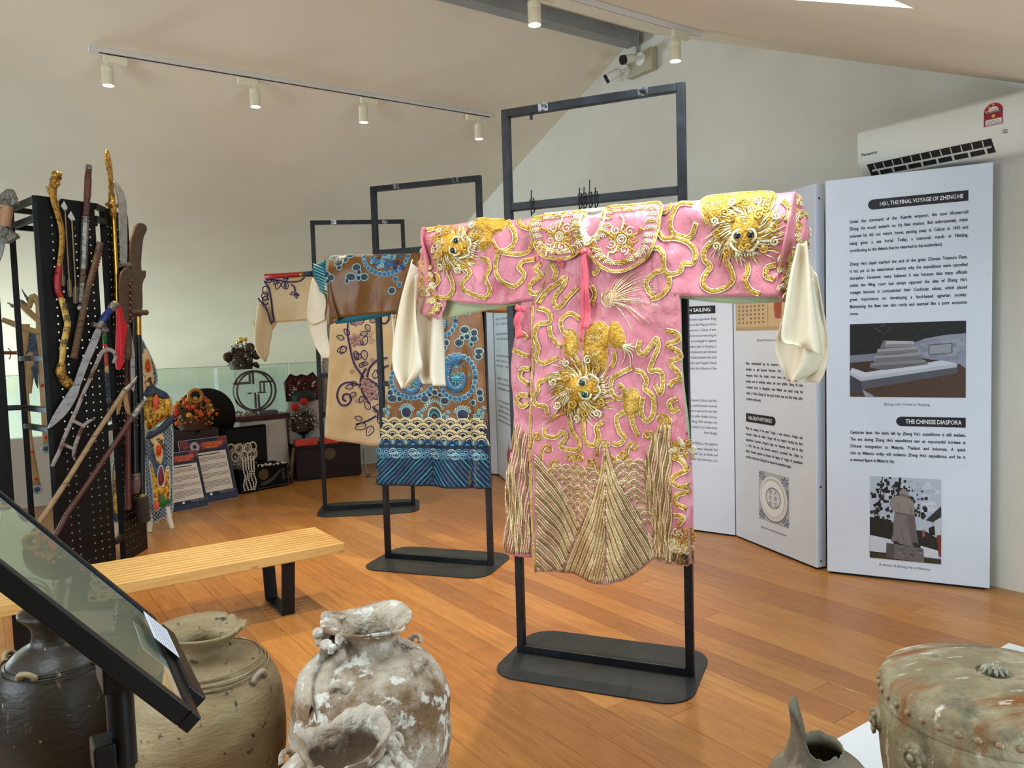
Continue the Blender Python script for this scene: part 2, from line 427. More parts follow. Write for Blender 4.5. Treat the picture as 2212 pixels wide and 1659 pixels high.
# ================================================================ EXHIBITION BOARDS (zigzag)
BH = 2.285
def board(a, b, t, label, cat='display board'):
    fr = Frame(a, b)
    o = thing('exhibition_board', label, cat, fr.m, 'folding exhibition boards along the gable wall')
    p = MB().box((0, -t, .012), (fr.len, 0, BH), bev=.003).build('panel', [BOARD, BOARDSIDE], o)
    MB().box((.02, -t + .005, 0), (fr.len - .02, -.008, .012)).build('foot_strip', mat('black_felt', (14, 14, 16), .9), o)
    return o, fr
UP = Matrix(((1, 0, 0, 0), (0, 0, 1, 0), (0, 1, 0, 0), (0, 0, 0, 1)))   # text XY -> board XZ
def face(off=.0012): return T(0, off, 0) @ UP
def poly_print(parent, name, layers, off=.001):
    """flat colour print from stacked polygons: layers of (rgb, pts[(s,z)])"""
    b = MB(); ms = []; d = {}
    for i, (rgb, pts) in enumerate(layers):
        if rgb not in d: d[rgb] = len(ms); ms.append(pr(rgb))
        vs = [(x, off + .000015 * i, z) for x, z in pts]
        b.faces(vs, [list(range(len(vs)))], d[rgb])
    o = b.build(name, ms, parent, recalc=False)
    return o
def banner(parent, x0, x1, z0, z1, txt, size, rnd='L', wd=None):
    h = (z1 - z0) / 2; pts = []
    if rnd == 'L': pts = [(x1, z0), (x1, z1)] + [(x0 + h - h * math.sin(a), z0 + h + h * math.cos(a)) for a in [math.pi * i / 10 for i in range(11)]]
    elif rnd == 'R': pts = [(x0, z1), (x0, z0)] + [(x1 - h + h * math.sin(a), z0 + h - h * math.cos(a)) for a in [math.pi * i / 10 for i in range(11)]]
    b = MB().prism(pts, lambda a, c, t: (a, t, c), .0004, .0012).build('title_banner', BANNER, parent)
    textobj('title_lettering', [((x0 + x1) / 2 + (h * .5 if rnd == 'L' else -h * .3), z0 + h - size * .34, size, txt, wd, 'CENTER')], INKW, b, face(.0016), bold=size * .012)
def para(parent, x0, x1, ztop, lead, size, lines, name='text_line'):
    L = []
    for i, s in enumerate(lines):
        last = s.endswith('|'); s = s.rstrip('|')
        L.append((x0, ztop - i * lead, size, s, None if last else x1 - x0, 'LEFT'))
    textobj(name, L, INK, parent, face(.0018), bold=.0005, xs=.72)
# --- board A: the nearest one
bd, fr = board((4.058, 2.626), (4.433, 1.899), .03, 'white exhibition board titled 1431, standing below the air conditioner')
S = 0.0
banner(bd, .222, .707, 2.097, 2.153, '1431, THE FINAL VOYAGE OF ZHENG HE', .031, 'L', .40)
para(bd, .127, .705, 2.032, .0405, .0252, ['Under the command of the Xuande emperor, the now 60-year-old', 'Zheng He would embark on his final mission. But unfortunately, many',
     'believed he did not return home, passing away in Calicut in 1433 and', 'being given a sea burial. Today, a memorial stands in Nanjing,', 'contributing to the debate that he returned to his motherland.|'])
para(bd, .127, .703, 1.794, .0401, .0252, ["Zheng He's death marked the end of the great Chinese Treasure Fleet.", 'It has yet to be determined exactly why the expeditions were cancelled',
     'thereafter. However, many believed it was because that many officials', "within the Ming court had always opposed the idea of Zheng He's", 'voyages because it contradicted their Confucian values, which placed',
     'great importance on developing a land-based agrarian society.', 'Maintaining the fleet was also costly and seemed like a poor economic', 'move.|'])
banner(bd, .364, .701, .884, .938, 'THE CHINESE DIASPORA', .034, 'L', .27)
para(bd, .127, .70, .834, .0398, .0252, ["Centuries later, the mark left by Zheng He's expeditions is still evident.", "The era during Zheng He's expeditions saw an exponential increase in",
     'Chinese immigration to Malaysia, Thailand and Indonesia. A quick', "visit to Malacca today will evidence Zheng He's expeditions, and he is", 'a revered figure in Malacca city.|'])
textobj('caption', [(.415, 1.0, .0195, "Zheng He's Tomb in Nanjing", None, 'CENTER'), (.405, .078, .0195, 'A statue of Zheng He in Malacca', None, 'CENTER')], INK, bd, face())
def sub_rect(x0, x1, z0, z1):
    return lambda a, c: (lerp(x0, x1, a), lerp(z1, z0, c))
# tomb photo: unit coords a right, c down
q = sub_rect(.127, .700, 1.047, 1.462)
def P(*pts): return [q(a, c) for a, c in pts]
rr = random.Random(3)
lay = [((22, 26, 24), P((0, 0), (1, 0), (1, 1), (0, 1)))]
for i in range(70):
    a, c = rr.uniform(0, .97), rr.uniform(0, .38); s_ = rr.uniform(.008, .03); g = rr.choice([(34, 42, 34), (44, 52, 42), (30, 36, 30), (58, 66, 56)])
    lay.append((g, P((a, c), (a + s_, c + .01), (a + s_ * .8, c + s_ * .9), (a + .1 * s_, c + s_))))
lay += [((140, 142, 158), P((.52, .30), (.66, .22), (.82, .18), (1, .16), (1, .62), (.52, .55))), ((120, 122, 140), P((0, .43), (.30, .40), (.30, .52), (0, .58)))]
for r_ in range(6):
    for k in range(7):
        a = .55 + .075 * k + (.03 if r_ % 2 else 0); c = .235 + .055 * r_ - .012 * k + .01 * max(0, 3 - k)
        if a < .95 and c > .2: lay.append((rr.choice([(150, 152, 168), (132, 134, 150), (126, 128, 146)]), P((a, c), (a + .068, c - .010), (a + .068, c + .038), (a, c + .045))))
lay += [((86, 88, 98), P((.69, .30), (.89, .28), (.89, .42), (.69, .44))), ((146, 148, 158), P((.70, .315), (.88, .295), (.88, .41), (.70, .425)))]
lay += [((74, 54, 40), P((0, .56), (.72, .50), (.95, .56), (1, .62), (1, 1), (0, 1))), ((64, 46, 34), P((0, .53), (.55, .47), (.78, .51), (.14, .66), (0, .60)))]
for i in range(60):
    a, c = rr.uniform(.2, .98), rr.uniform(.72, .98); lay.append((rr.choice([(88, 62, 44), (62, 44, 34), (98, 72, 52)]), P((a, c), (a + .02, c - .005), (a + .015, c + .012))))
lay += [((176, 178, 192), P((0, .645), (.10, .73), (.93, .555), (.93, .60), (.10, .785), (0, .70))), ((196, 198, 208), P((.02, .60), (.14, .665), (.80, .51), (.93, .555), (.10, .735), (0, .655)))]
lay += [((64, 46, 34), P((.03, .585), (.16, .645), (.77, .515), (.62, .47))), ((82, 84, 92), P((.10, .785), (.93, .60), (.93, .68), (.11, .90))), ((62, 64, 72), P((0, .70), (.10, .785), (.11, .97), (0, .90)))]
lay += [((128, 128, 132), P((.19, .535), (.66, .50), (.69, .56), (.30, .635), (.18, .60))), ((98, 98, 102), P((.20, .575), (.68, .535), (.69, .56), (.30, .635), (.18, .60))),
        ((146, 146, 150), P((.22, .44), (.60, .40), (.64, .50), (.22, .535))), ((110, 110, 114), P((.23, .475), (.63, .44), (.64, .50), (.22, .535))), ((150, 150, 154), P((.25, .345), (.60, .325), (.61, .395), (.24, .43))),
        ((116, 116, 120), P((.25, .385), (.60, .36), (.61, .395), (.24, .43))), ((172, 172, 178), P((.30, .235), (.56, .25), (.59, .325), (.27, .335))), ((132, 132, 136), P((.285, .285), (.575, .285), (.59, .325), (.27, .335))), ((108, 108, 112), P((.30, .235), (.33, .24), (.31, .335), (.27, .335)))]
lay.append(((150, 150, 160), P((.11, .90), (.2, .97), (.22, 1), (.14, 1))))
poly_print(bd, 'tomb_photograph', lay)
# statue photo
q = sub_rect(.229, .587, .120, .593)
lay = [((176, 184, 200), P((0, 0), (1, 0), (1, 1), (0, 1)))]
for i in range(26):
    a, c = rr.uniform(.4, .95), rr.uniform(0, .4); s_ = rr.uniform(.05, .16); lay.append((rr.choice([(188, 196, 210), (166, 174, 190), (196, 202, 214)]), P((a, c), (min(a + s_, 1), c + .01), (min(a + s_, 1), c + .04), (a, c + .05))))
lay.append(((36, 34, 30), P((0, .50), (.30, .52), (.40, .62), (.78, .62), (1, .72), (1, .86), (0, .80))))
for i in range(150):
    th = rr.uniform(0, 6.3); k = rr.choice([(.10, .10, .2), (.22, .28, .2), (.45, .14, .15), (.62, .22, .15), (.08, .42, .14), (.30, .12, .18), (.68, .38, .12), (.2, .45, .16)]); d = rr.uniform(0, 1) ** .6 * k[2]
    a = min(max(k[0] + math.cos(th) * d, 0), .9); c = min(max(k[1] + math.sin(th) * d * .8, 0), .6); s_ = rr.uniform(.02, .055)
    lay.append((rr.choice([(22, 24, 20), (30, 32, 26), (18, 18, 16), (40, 42, 34)]), P((a, c), (a + s_, max(c - .01, 0)), (a + s_ * 1.1, c + s_ * .6), (a + .2 * s_, c + s_ * .7))))
for a0, c0, a1, c1, w_ in ((.18, 0, .10, .55, .012), (.27, .06, .12, .35, .01), (.42, 0, .35, .5, .03)): lay.append(((20, 18, 16), P((a0, c0), (a0 + w_, c0), (a1 + w_, c1), (a1, c1))))
lay += [((196, 200, 214), P((0, .72), (.34, .76), (.34, .94), (0, .92))), ((200, 202, 212), P((.72, .80), (.96, .84), (.96, .94), (.72, .92))), ((58, 46, 30), P((0, .92), (1, .94), (1, 1), (0, 1))), ((44, 50, 32), P((0, .93), (.3, .94), (.3, .96), (0, .95)))]
lay += [((46, 44, 44), P((.79, .49), (1, .31), (1, .46), (.90, .51))), ((186, 192, 200), P((.90, .50), (1, .44), (1, .66), (.92, .66))), ((120, 46, 38), P((.94, .66), (1, .65), (1, .92), (.97, .90))), ((24, 26, 22), P((.83, .58), (.91, .55), (.92, .66), (.84, .66))), ((160, 90, 96), P((.74, .62), (.77, .60), (.78, .68), (.75, .70)))]
lay += [((104, 98, 98), P((.24, .80), (.76, .83), (.77, 1), (.23, .98))), ((82, 76, 76), P((.24, .80), (.35, .81), (.35, .985), (.23, .98)))]
for i in range(16):
    a, c = rr.uniform(.37, .70), rr.uniform(.83, .96); s_ = rr.uniform(.03, .06); lay.append((rr.choice([(126, 120, 118), (72, 66, 66), (92, 84, 86)]), P((a, c), (a + s_, c + .01), (a + s_ * .7, c + s_ * .6))))
lay += [((118, 110, 108), P((.37, .40), (.34, .56), (.33, .70), (.30, .78), (.45, .80), (.60, .82), (.69, .79), (.665, .66), (.64, .45), (.62, .30), (.58, .25), (.40, .22))),
        ((136, 128, 124), P((.40, .215), (.31, .25), (.285, .33), (.33, .40), (.38, .43), (.62, .45), (.64, .36), (.62, .28), (.57, .24))),
        ((98, 90, 90), P((.52, .46), (.63, .45), (.66, .66), (.68, .79), (.60, .81))), ((92, 86, 86), P((.37, .415), (.625, .44), (.625, .46), (.37, .435))),
        ((138, 130, 126), P((.43, .23), (.42, .17), (.45, .14), (.50, .135), (.545, .165), (.545, .235), (.49, .245))), ((112, 104, 102), P((.42, .185), (.545, .205), (.54, .235), (.43, .225)))]
for a, c in ((.40, .3), (.50, .5), (.44, .62), (.57, .34), (.39, .70), (.47, .72)): lay.append(((96, 90, 88), P((a, c), (a + .012, c), (a + .03, c + .10), (a + .02, c + .10))))
for a in (.33, .60): lay.append(((44, 42, 42), P((a, .785), (a + .05, .76), (a + .10, .80), (a + .04, .81))))
poly_print(bd, 'statue_photograph', lay)
# --- board B: tilted away, plate photo
bd, fr = board((4.31, 3.493), (4.066, 2.70), .068, 'white exhibition board with a porcelain plate picture and giraffe scroll')
q = sub_rect(.03, .735, 1.442, 1.905)
lay = [((196, 170, 132), P((0, 0), (1, 0), (1, 1), (0, 1))), ((178, 150, 112), P((0, .95), (1, .95), (1, 1), (0, 1)))]
for col_ in range(7):
    for row in range(15):
        if rr.random() < .9:
            a = .05 + col_ * .062; c = .06 + row * .058
            lay.append(((96, 78, 62), P((a, c), (a + .022, c + .004), (a + .018, c + .03), (a + .003, c + .026))))
lay += [((158, 74, 52), P((.60, .52), (.66, .50), (.70, .62), (.69, .84), (.61, .84), (.59, .70))), ((206, 170, 140), P((.615, .46), (.65, .45), (.655, .51), (.62, .515))), ((40, 34, 30), P((.60, .42), (.66, .41), (.66, .46), (.61, .465))),
        ((214, 178, 120), P((.78, .20), (.82, .18), (.86, .50), (.94, .56), (.94, .84), (.92, .84), (.90, .66), (.82, .66), (.81, .84), (.79, .84))), ((168, 140, 104), P((.5, 0), (.505, 0), (.505, .95), (.5, .95)))]
poly_print(bd, 'giraffe_scroll_picture', lay)
textobj('caption', [(.38, 1.372, .02, 'Zheng He Presents a Giraffe', None, 'CENTER'), (.42, .135, .0185, 'Reign Mark of the Xuande Emperor', None, 'CENTER')], INK, bd, face())
para(bd, .14, .715, 1.215, .0400, .0252, ['Now emboldened by his previous successful voyages he', 'decided to sail beyond Hormuz, this time reaching Aden', 'treasures from the Arabic world were acquired here, with', 'animals such as ostriches, zebras, and more giraffes. Zheng He then',
     'continued down to Mogadishu, then Malindi and sailed along the', 'coasts of Africa. Zheng He had gone further than any East Asian sailor', 'in history at this point.|'])
banner(bd, .135, .452, .828, .886, '1424, DEATH OF YONGLE', .034, 'R', .25)
para(bd, .13, .71, .775, .0388, .0252, ['With the passing of the great Yongle, a new emperor, Hongxi, was', 'crowned. Unlike his father, Hongxi did not support funding the fleet', "expeditions. However, Hongxi's reign was relatively short, and he died",
     'in 1425. His son, the Xuande emperor, succeeded him. Unlike his', 'father, Xuande wanted to honour the legacy of Yongle, his grandfather', 'and thus, called upon Zheng He to resume his expeditions again.|'])
q = sub_rect(.27, .578, .192, .518)
def ell(a, c, ra, rc, n=28): return P(*[(a + ra * math.cos(2 * math.pi * i / n), c + rc * math.sin(2 * math.pi * i / n)) for i in range(n)])
lay = [((178, 180, 186), P((0, 0), (1, 0), (1, 1), (0, 1)))]
for (a, c) in ((.12, .10), (.88, .12), (.10, .88), (.90, .90), (.05, .5), (.95, .35)):
    for k in range(7):
        th = 2 * math.pi * k / 7; lay.append(((44, 60, 112), P((a, c), (min(max(a + .13 * math.cos(th), 0), 1), min(max(c + .10 * math.sin(th), 0), 1)), (min(max(a + .10 * math.cos(th + .35), 0), 1), min(max(c + .09 * math.sin(th + .35), 0), 1)))))
lay += [((120, 122, 128), ell(.50, .53, .49, .46)), ((214, 216, 216), ell(.49, .51, .47, .45)), ((182, 184, 184), ell(.48, .50, .40, .385)), ((226, 228, 226), ell(.47, .51, .38, .36)),
        ((52, 66, 110), ell(.49, .50, .25, .215)), ((220, 222, 222), ell(.49, .50, .235, .20)), ((52, 66, 110), ell(.49, .50, .225, .19)), ((218, 220, 222), ell(.49, .50, .215, .18))]
poly_print(bd, 'plate_photograph', lay)
bm_ = bmesh.new()
for i, ch in enumerate(['大', '明', '宣', '德', '年', '製']):
    col_ = .56 if i < 3 else .40; row = .40 + .115 * (i % 3)
    x, z = q(col_, row); text_bm(bm_, face(.0018) @ T(x, z - .01, 0), ch, .036, align='CENTER')
me = bpy.data.meshes.new('reign_mark'); bm_.to_mesh(me); bm_.free(); me.materials.append(pr((40, 46, 76))); o_ = bpy.data.objects.new('reign_mark', me); COL.objects.link(o_); o_.parent = bd
for z in (.05, .5, 2.2): MB().cyl((fr.len - .0, -.03, z), (fr.len + .002, -.03, z), .006, 8).build('screw', INK, bd)
# --- boards C..G further along
bdC, fr = board((4.06, 4.28), (4.305, 3.497), .06, 'white exhibition board with a smooth sailing banner behind the pink robe')
W = fr.len
def rpara(z, lead, lines):
    textobj('text_line', [(W - .12, z - i * lead, .0265, s, None, 'RIGHT') for i, s in enumerate(lines)], INK, bdC, face(), xs=.74)
b_ = MB().box((W - .56, .0003, 1.570), (W - .122, .0012, 1.625)).build('title_banner', BANNER, bdC)
textobj('title_lettering', [(W - .16, 1.586, .036, 'SMOOTH SAILING', None, 'RIGHT')], INKW, b_, face(.0016), .0005)
rpara(1.525, .0388, ['This was met with some opposition. King', 'had refused tribute to the Ming and drove', 'them off. He moved on to Calicut. A war', "fought the king's forces on returning to", 'the capital and managed to capture', 'him. He was taken back to Nanjing to', 'the court. He freed Alakesvara and allowed', 'him home. Parakramabahu the sixth', 'Parakramabahu paid regular tribute', 'and stayed under the influence of the'])
rpara(.948, .0386, ['The fleet went beyond Calicut and into', 'the gulf of Hormuz, and the locals received', 'them, gave their treasures for the fine', 'silks they had to offer. Arabic Horses,', 'were sent to the Ming. Wild animals now', 'giraffes were traded to be taken back', 'from Bengal.'])
rpara(.638, .0386, ['At the port of Malacca, the kingdom', 'was split. A usurper, Sekandar had', 'fought the war with Zain al-Abidin and', 'it was clear that Samudera, too,'])
bdD, fr = board((4.315, 5.09), (4.09, 4.37), .02, 'white exhibition board hidden mostly behind the pink robe body')
bdE, fr = board((4.123, 5.90), (4.315, 5.10), .02, 'white exhibition board behind the pink robe sleeve lining')
bdF, fr = board((4.446, 6.676), (4.155, 5.975), .02, 'white exhibition board with a small red sailing ship picture')
def grey_lines(bd_, W_, zs, x0=.1):
    L = []
    words = 'the fleet sailed on across the wide ocean to Java and Sumatra with gifts of silk and porcelain'.split(); r2 = random.Random(5)
    for z in zs: L.append((x0, z, .034, ' '.join(r2.sample(words, 7)), W_ - x0 - .1, 'LEFT'))
    textobj('text_line', L, INK, bd_, face())
grey_lines(bdF, .83, [1.62, 1.57, 1.47, 1.42, 1.25, 1.20, 1.15, 1.02, .97, .92, .79, .74, .69, .64, .59])
q = sub_rect(.40, .74, .12, .44)
poly_print(bdF, 'ship_picture', [((186, 110, 104), P((.2, .75), (.85, .72), (.75, .95), (.3, .96))), ((168, 70, 64), P((.45, .1), (.62, .3), (.6, .70), (.44, .70))), ((176, 92, 86), P((.2, .3), (.40, .35), (.40, .70), (.22, .68))), ((190, 120, 112), P((.66, .2), (.82, .4), (.8, .68), (.66, .68))), ((70, 40, 40), P((.42, .02), (.44, .02), (.44, .75), (.42, .75)))])
bdG, fr = board((4.20, 7.47), (4.44, 6.682), .06, 'white exhibition board furthest along beside the glass railing')
grey_lines(bdG, .83, [1.55, 1.5, 1.45, 1.35, 1.3, 1.1, 1.05, 1.0, .85, .8, .75])
# ================================================================ AIR CONDITIONER
ACW = mat('ac_plastic', (226, 224, 216), .35, spec=.4)
ACG = mat('ac_louvre_grey', (196, 196, 190), .4); ACD = mat('ac_dark', (30, 30, 32), .6)
fr = Frame((GX, 2.585), (GX, 1.705))          # x runs to the right (toward -y), n points toward -x
ac = thing('air_conditioner', 'white wall mounted split air conditioner above the exhibition board', 'air conditioner', fr.m @ T(0, 0, 2.305))
prof = [(0, 0.0), (0, .292), (.17, .292), (.198, .284), (.212, .262), (.214, .118), (.206, .090), (.140, .010), (.11, 0.0)]
b = MB(); b.prism(prof, lambda a, c, t: (t, a, c), .012, .868); b.build('casing', ACW, ac, smooth=True)
for x0, x1 in ((0, .012), (.868, .88)):
    b = MB(); b.prism([(a * .985, c * .985 + .002) for a, c in prof], lambda a, c, t: (t, a, c), x0, x1); b.build('end_cap', ACW, ac, smooth=True)
b = MB(); b.prism([(.2145, .117), (.2165, .121), (.2165, .258), (.213, .266), (.206, .262)], lambda a, c, t: (t, a, c), .004, .876); pn = b.build('front_panel', ACW, ac, smooth=True)
textobj('brand_lettering', [(.028, .130, .024, 'Panasonic', None, 'LEFT')], INK, pn, T(0, .2172, 0) @ UP, .0006)
# outlet on the slanting lower front
sl = lambda t, o=0: (lerp(.204, .142, t) + o * .79, lerp(.087, .012, t) - o * .62)
b = MB(); q4 = [sl(.06, .0015), sl(.94, .0015)]
b.faces([(.05, *q4[0]), (.72, *q4[0]), (.72, *q4[1]), (.05, *q4[1])], [(0, 1, 2, 3)]); b.build('air_outlet', ACD, ac)
b = MB()
for t0, t1, x0, x1 in ((.48, .56, .07, .71), (.9, 1.0, .05, .72)):
    a0, a1 = sl(t0, .006), sl(t1, .010); c0, c1 = sl(t0, .001), sl(t1, .002)
    b.faces([(x0, *a0), (x1, *a0), (x1, *a1), (x0, *a1), (x0, *c0), (x1, *c0), (x1, *c1), (x0, *c1)], [(0, 1, 2, 3), (7, 6, 5, 4), (0, 4, 5, 1), (1, 5, 6, 2), (2, 6, 7, 3), (3, 7, 4, 0)])
b.build('louvre_blade', ACG, ac)
for i in range(12):
    x = .09 + i * .053; a0, a1, c0, c1 = sl(.1, .002), sl(.46, .005), sl(.1, .0005), sl(.46, .001)
    b = MB(); b.faces([(x, *a0), (x + .006, *a0), (x + .006, *a1), (x, *a1)], [(0, 1, 2, 3)]); b.build('vane', ACG, ac)
for i in range(8):
    x = .10 + i * .082; a0, a1 = sl(.5, .006), sl(.92, .008)
    b = MB(); b.faces([(x, *a0), (x + .012, *a0), (x + .012, *a1), (x, *a1)], [(0, 1, 2, 3)]); b.build('louvre_bracket', ACG, ac)
for dz in (0, .012): MB().box((.78, .2040, .092 + dz), (.80, .2155, .096 + dz)).build('indicator', mat('ac_mark', (120, 120, 118), .5), ac)
# energy sticker
st = sub_rect(.690, .782, .138, .254)
def SP(*p): return [st(a, c) for a, c in p]
arch = lambda x0, x1, yb, rx, ry, n=14: [(x0, 1), (x0, yb)] + [((x0 + x1) / 2 - rx * math.cos(math.pi * i / n), yb - ry * math.sin(math.pi * i / n)) for i in range(1, n)] + [(x1, yb), (x1, 1)]
lay = [((226, 196, 196), SP(*arch(-.02, 1.02, .36, .52, .37))), ((150, 24, 32), SP(*[(a, min(c, .96)) for a, c in arch(.02, .98, .36, .48, .34)])), ((222, 218, 212), SP(*[((.5 - .27 * math.cos(math.pi * i / 12)), .36 - .20 * math.sin(math.pi * i / 12)) for i in range(13)])),
       ((24, 22, 24), SP((.02, .37), (.98, .37), (.98, .44), (.02, .44))), ((222, 218, 212), SP((.10, .70), (.92, .70), (.92, .93), (.10, .93)))]
def star(a, c, r): return SP(*[(a + (r if k % 2 == 0 else r * .45) * math.sin(math.pi * k / 5), c - (r if k % 2 == 0 else r * .45) * .8 * math.cos(math.pi * k / 5)) for k in range(10)])
for a, c, r in ((.13, .33, .075), (.27, .17, .075), (.50, .085, .075), (.50, .57, .13)): lay.append(((232, 190, 90), star(a, c, r)))
for c in (.76, .82, .87): lay.append(((90, 86, 86), SP((.2, c), (.8, c), (.8, c + .015), (.2, c + .015))))
lay += [((210, 200, 198), SP((.1, .395), (.9, .395), (.9, .415), (.1, .415))), ((150, 60, 64), SP((.3, .28), (.7, .28), (.7, .30), (.3, .30)))]
poly_print(ac, 'energy_rating_sticker', lay, off=.2175)

# ================================================================ SECURITY CAMERAS on a junction box
fr = Frame((GX, 4.64), (GX, 4.36))
jb = thing('junction_box', 'beige electrical junction box holding the security cameras', 'junction box', fr.m @ T(0, 0, 3.50))
JB = mat('junction_beige', (176, 168, 142), .6)
MB().box((-.02, 0, 0), (.27, .07, .17), bev=.01).build('box_body', JB, jb)
MB().cyl((.06, .02, .17), (.06, .02, .345), .011, 8).build('conduit', mat('conduit_grey', (176, 172, 168), .5), jb)
MB().box((.04, .005, .27), (.08, .04, .30), bev=.004).build('conduit_clip', mat('conduit_grey', (176, 172, 168), .5), jb)
CW = mat('camera_white', (228, 224, 214), .35); CB = mat('camera_black', (18, 18, 20), .25)
def seccam(base, aim, label):
    t = thing('security_camera', label, 'security camera', fr.m @ T(*base), 'white bullet security cameras')
    MB().cyl((0, 0, 0), (0, .016, 0), .05, 20).build('mount_plate', CW, t, smooth=True)
    MB().tube([(0, .012, 0), (0, .045, 0), V(aim) * .03 + V((0, .06, 0))], .013, 10).build('arm', CW, t, smooth=True)
    d = V(aim).normalized(); p = V((0, .065, 0))
    MB().tube([p, p + d * .02, p + d * .03, p + d * .115], [.016, .03, .033, .036], 18).build('camera_body', CW, t, smooth=True)
    MB().tube([p + d * .112, p + d * .135], [.0365, .0365], 18).build('lens_hood', CB, t, smooth=True)
    MB().cyl(p + d * .1355, p + d * .137, .026, 16).build('lens', mat('lens_glass', (8, 8, 12), .08), t)
seccam((.16, .071, 3.60), (-.10, .9, -.25), 'white bullet security camera on the beige box facing into the room')
seccam((-.015, .071, 3.555), (-.62, .55, -.42), 'white bullet security camera on the beige box edge facing sideways')

# ================================================================ GARMENT STANDS
STEEL = mat('stand_steel', (20, 21, 24), .42, metal=.3, mix=((40, 44, 50), 9, .45, .75, (1, 1, 1), 4))
PLATE = mat('stand_plate', (34, 38, 44), .5, metal=.25, mix=[((48, 50, 50), 5, .4, .7, (1, 1, 1), 5), ((24, 26, 30), 22, .5, .75, (1, .3, 1), 5)])
TIE = mat('zip_tie', (14, 14, 16), .4)
def stand(a, b, H, label, plate_w, plate_d, extra=True):
    fr = Frame(a, b); W_ = fr.len; t_ = .034
    o = thing('garment_stand', label, 'garment stand', fr.m, 'tall black metal garment stands')
    for x in (0, W_ - t_): MB().box((x, -t_ / 2, .006), (x + t_, t_ / 2, H), bev=.0025).build('post', STEEL, o)
    MB().box((t_, -t_ / 2, H - t_), (W_ - t_, t_ / 2, H), bev=.0025).build('top_bar', STEEL, o)
    MB().box((t_, -t_ / 2, 2.02 - t_ / 2), (W_ - t_, t_ / 2, 2.02 + t_ / 2), bev=.0025).build('cross_bar', STEEL, o)
    for z in (1.15, .82): MB().box((t_, -t_ / 2, z), (W_ - t_, t_ / 2, z + t_), bev=.0025).build('cross_bar', STEEL, o)
    MB().box((t_, -t_ / 2, .006), (W_ - t_, t_ / 2, .006 + t_), bev=.0025).build('bottom_bar', STEEL, o)
    r = .13; x0, x1, y0, y1 = W_ / 2 - plate_w / 2, W_ / 2 + plate_w / 2, -plate_d / 2, plate_d / 2
    pts = []
    for cx_, cy_, a0 in ((x1 - r, y1 - r, 0), (x0 + r, y1 - r, 90), (x0 + r, y0 + r, 180), (x1 - r, y0 + r, 270)):
        for k in range(7): an = math.radians(a0 + 15 * k); pts.append((cx_ + r * math.cos(an), cy_ + r * math.sin(an)))
    MB().prism(pts, lambda p, q_, t: (p, q_, t), 0, .006).build('base_plate', PLATE, o)
    for x in (.22 * W_, .76 * W_):
        MB().box((x, .0165, H - .034), (x + .045, .0195, H + .002)).build('tape', mat('silver_tape', (150, 152, 156), .25, metal=.8, mix=((40, 40, 44), 40, .4, .6, (1, 1, 1), 3)), o)
    return o, fr
SA, SFa = stand((1.979, 2.851), (2.401, 2.171), 2.445, 'black metal garment stand carrying the pink robe', .86, .56)
SB, SFb = stand((2.183, 4.663), (2.628, 4.037), 2.445, 'black metal garment stand carrying the brown and blue robe', .86, .56)
SCc, SFc = stand((2.400, 6.345), (3.095, 5.975), 2.475, 'black metal garment stand carrying the cream robe', .86, .56)
def zip_tie(o, x, z, top=.03):
    b = MB(); b.tube([(x, .030, z - .05), (x, .030, z + .025), (x, 0, z + .03), (x, -.026, z), (x, 0, z - .03), (x, .028, z - .04)], .003, 6)
    b.tube([(x, .026, z + .015), (x + .004, .034, z + .03 + top)], .0025, 6); b.box((x - .005, .026, z + .01), (x + .005, .036, z + .02)); b.build('zip_tie', TIE, o)
for x in (.136, .355, .375, .400, .425): zip_tie(SA, x, 2.02, random.Random(int(x * 900)).uniform(.01, .05))
MB().box((.13, -.004, 2.388), (.142, .004, 2.412)).build('hook', TIE, SA)

# ================================================================ SLAT BENCH
OAK = mat('bench_oak', (206, 164, 98), .45, mix=[((188, 144, 80), 6, .4, .7, (.5, 8, 8), 5), ((214, 176, 112), 14, .5, .75, (.3, 6, 6), 4)], bump=(60, .05, (.4, 6, 6)))
OAKD = mat('bench_oak_endgrain', (176, 128, 74), .5)
# right front top corner pixel (744,1170), front edge runs to (0,1335); height .36
br = fl(744, 1172, .355); bl0 = fl(0, 1308, .355); bb = fl(668, 1136, .355)
fr = Frame(bl0, br)
bd_ = abs((bb - br).dot(fr.n)); 
print('bench depth', bd_, 'len visible', fr.len, 'skew', (bb - br).dot(fr.x))
D = .46; LN = 1.83
bm0 = fr.m @ T(fr.len - LN, 0, 0)
bn = thing('slat_bench', 'pale oak slat bench with black metal loop legs', 'bench', bm0)
NS = 10; sw = .0295; gap = (D - NS * sw) / (NS - 1)
first = None
for i in range(NS):
    y = -D + i * (sw + gap)
    MB().box((0, y, .30), (LN, y + sw, .355), bev=.005).build('slat', OAK, bn)
for x in (.0, .46, 1.33, LN - .03):
    for i in range(NS - 1):
        y = -D + i * (sw + gap) + sw
        MB().box((x, y, .31), (x + .03, y + gap, .345)).build('spacer', OAKD, bn)
for x in (.05, .46, 1.33, LN - .032): MB().box((x, -.001, .302), (x + .03, .0012, .318)).build('finger_joint', OAKD, bn)
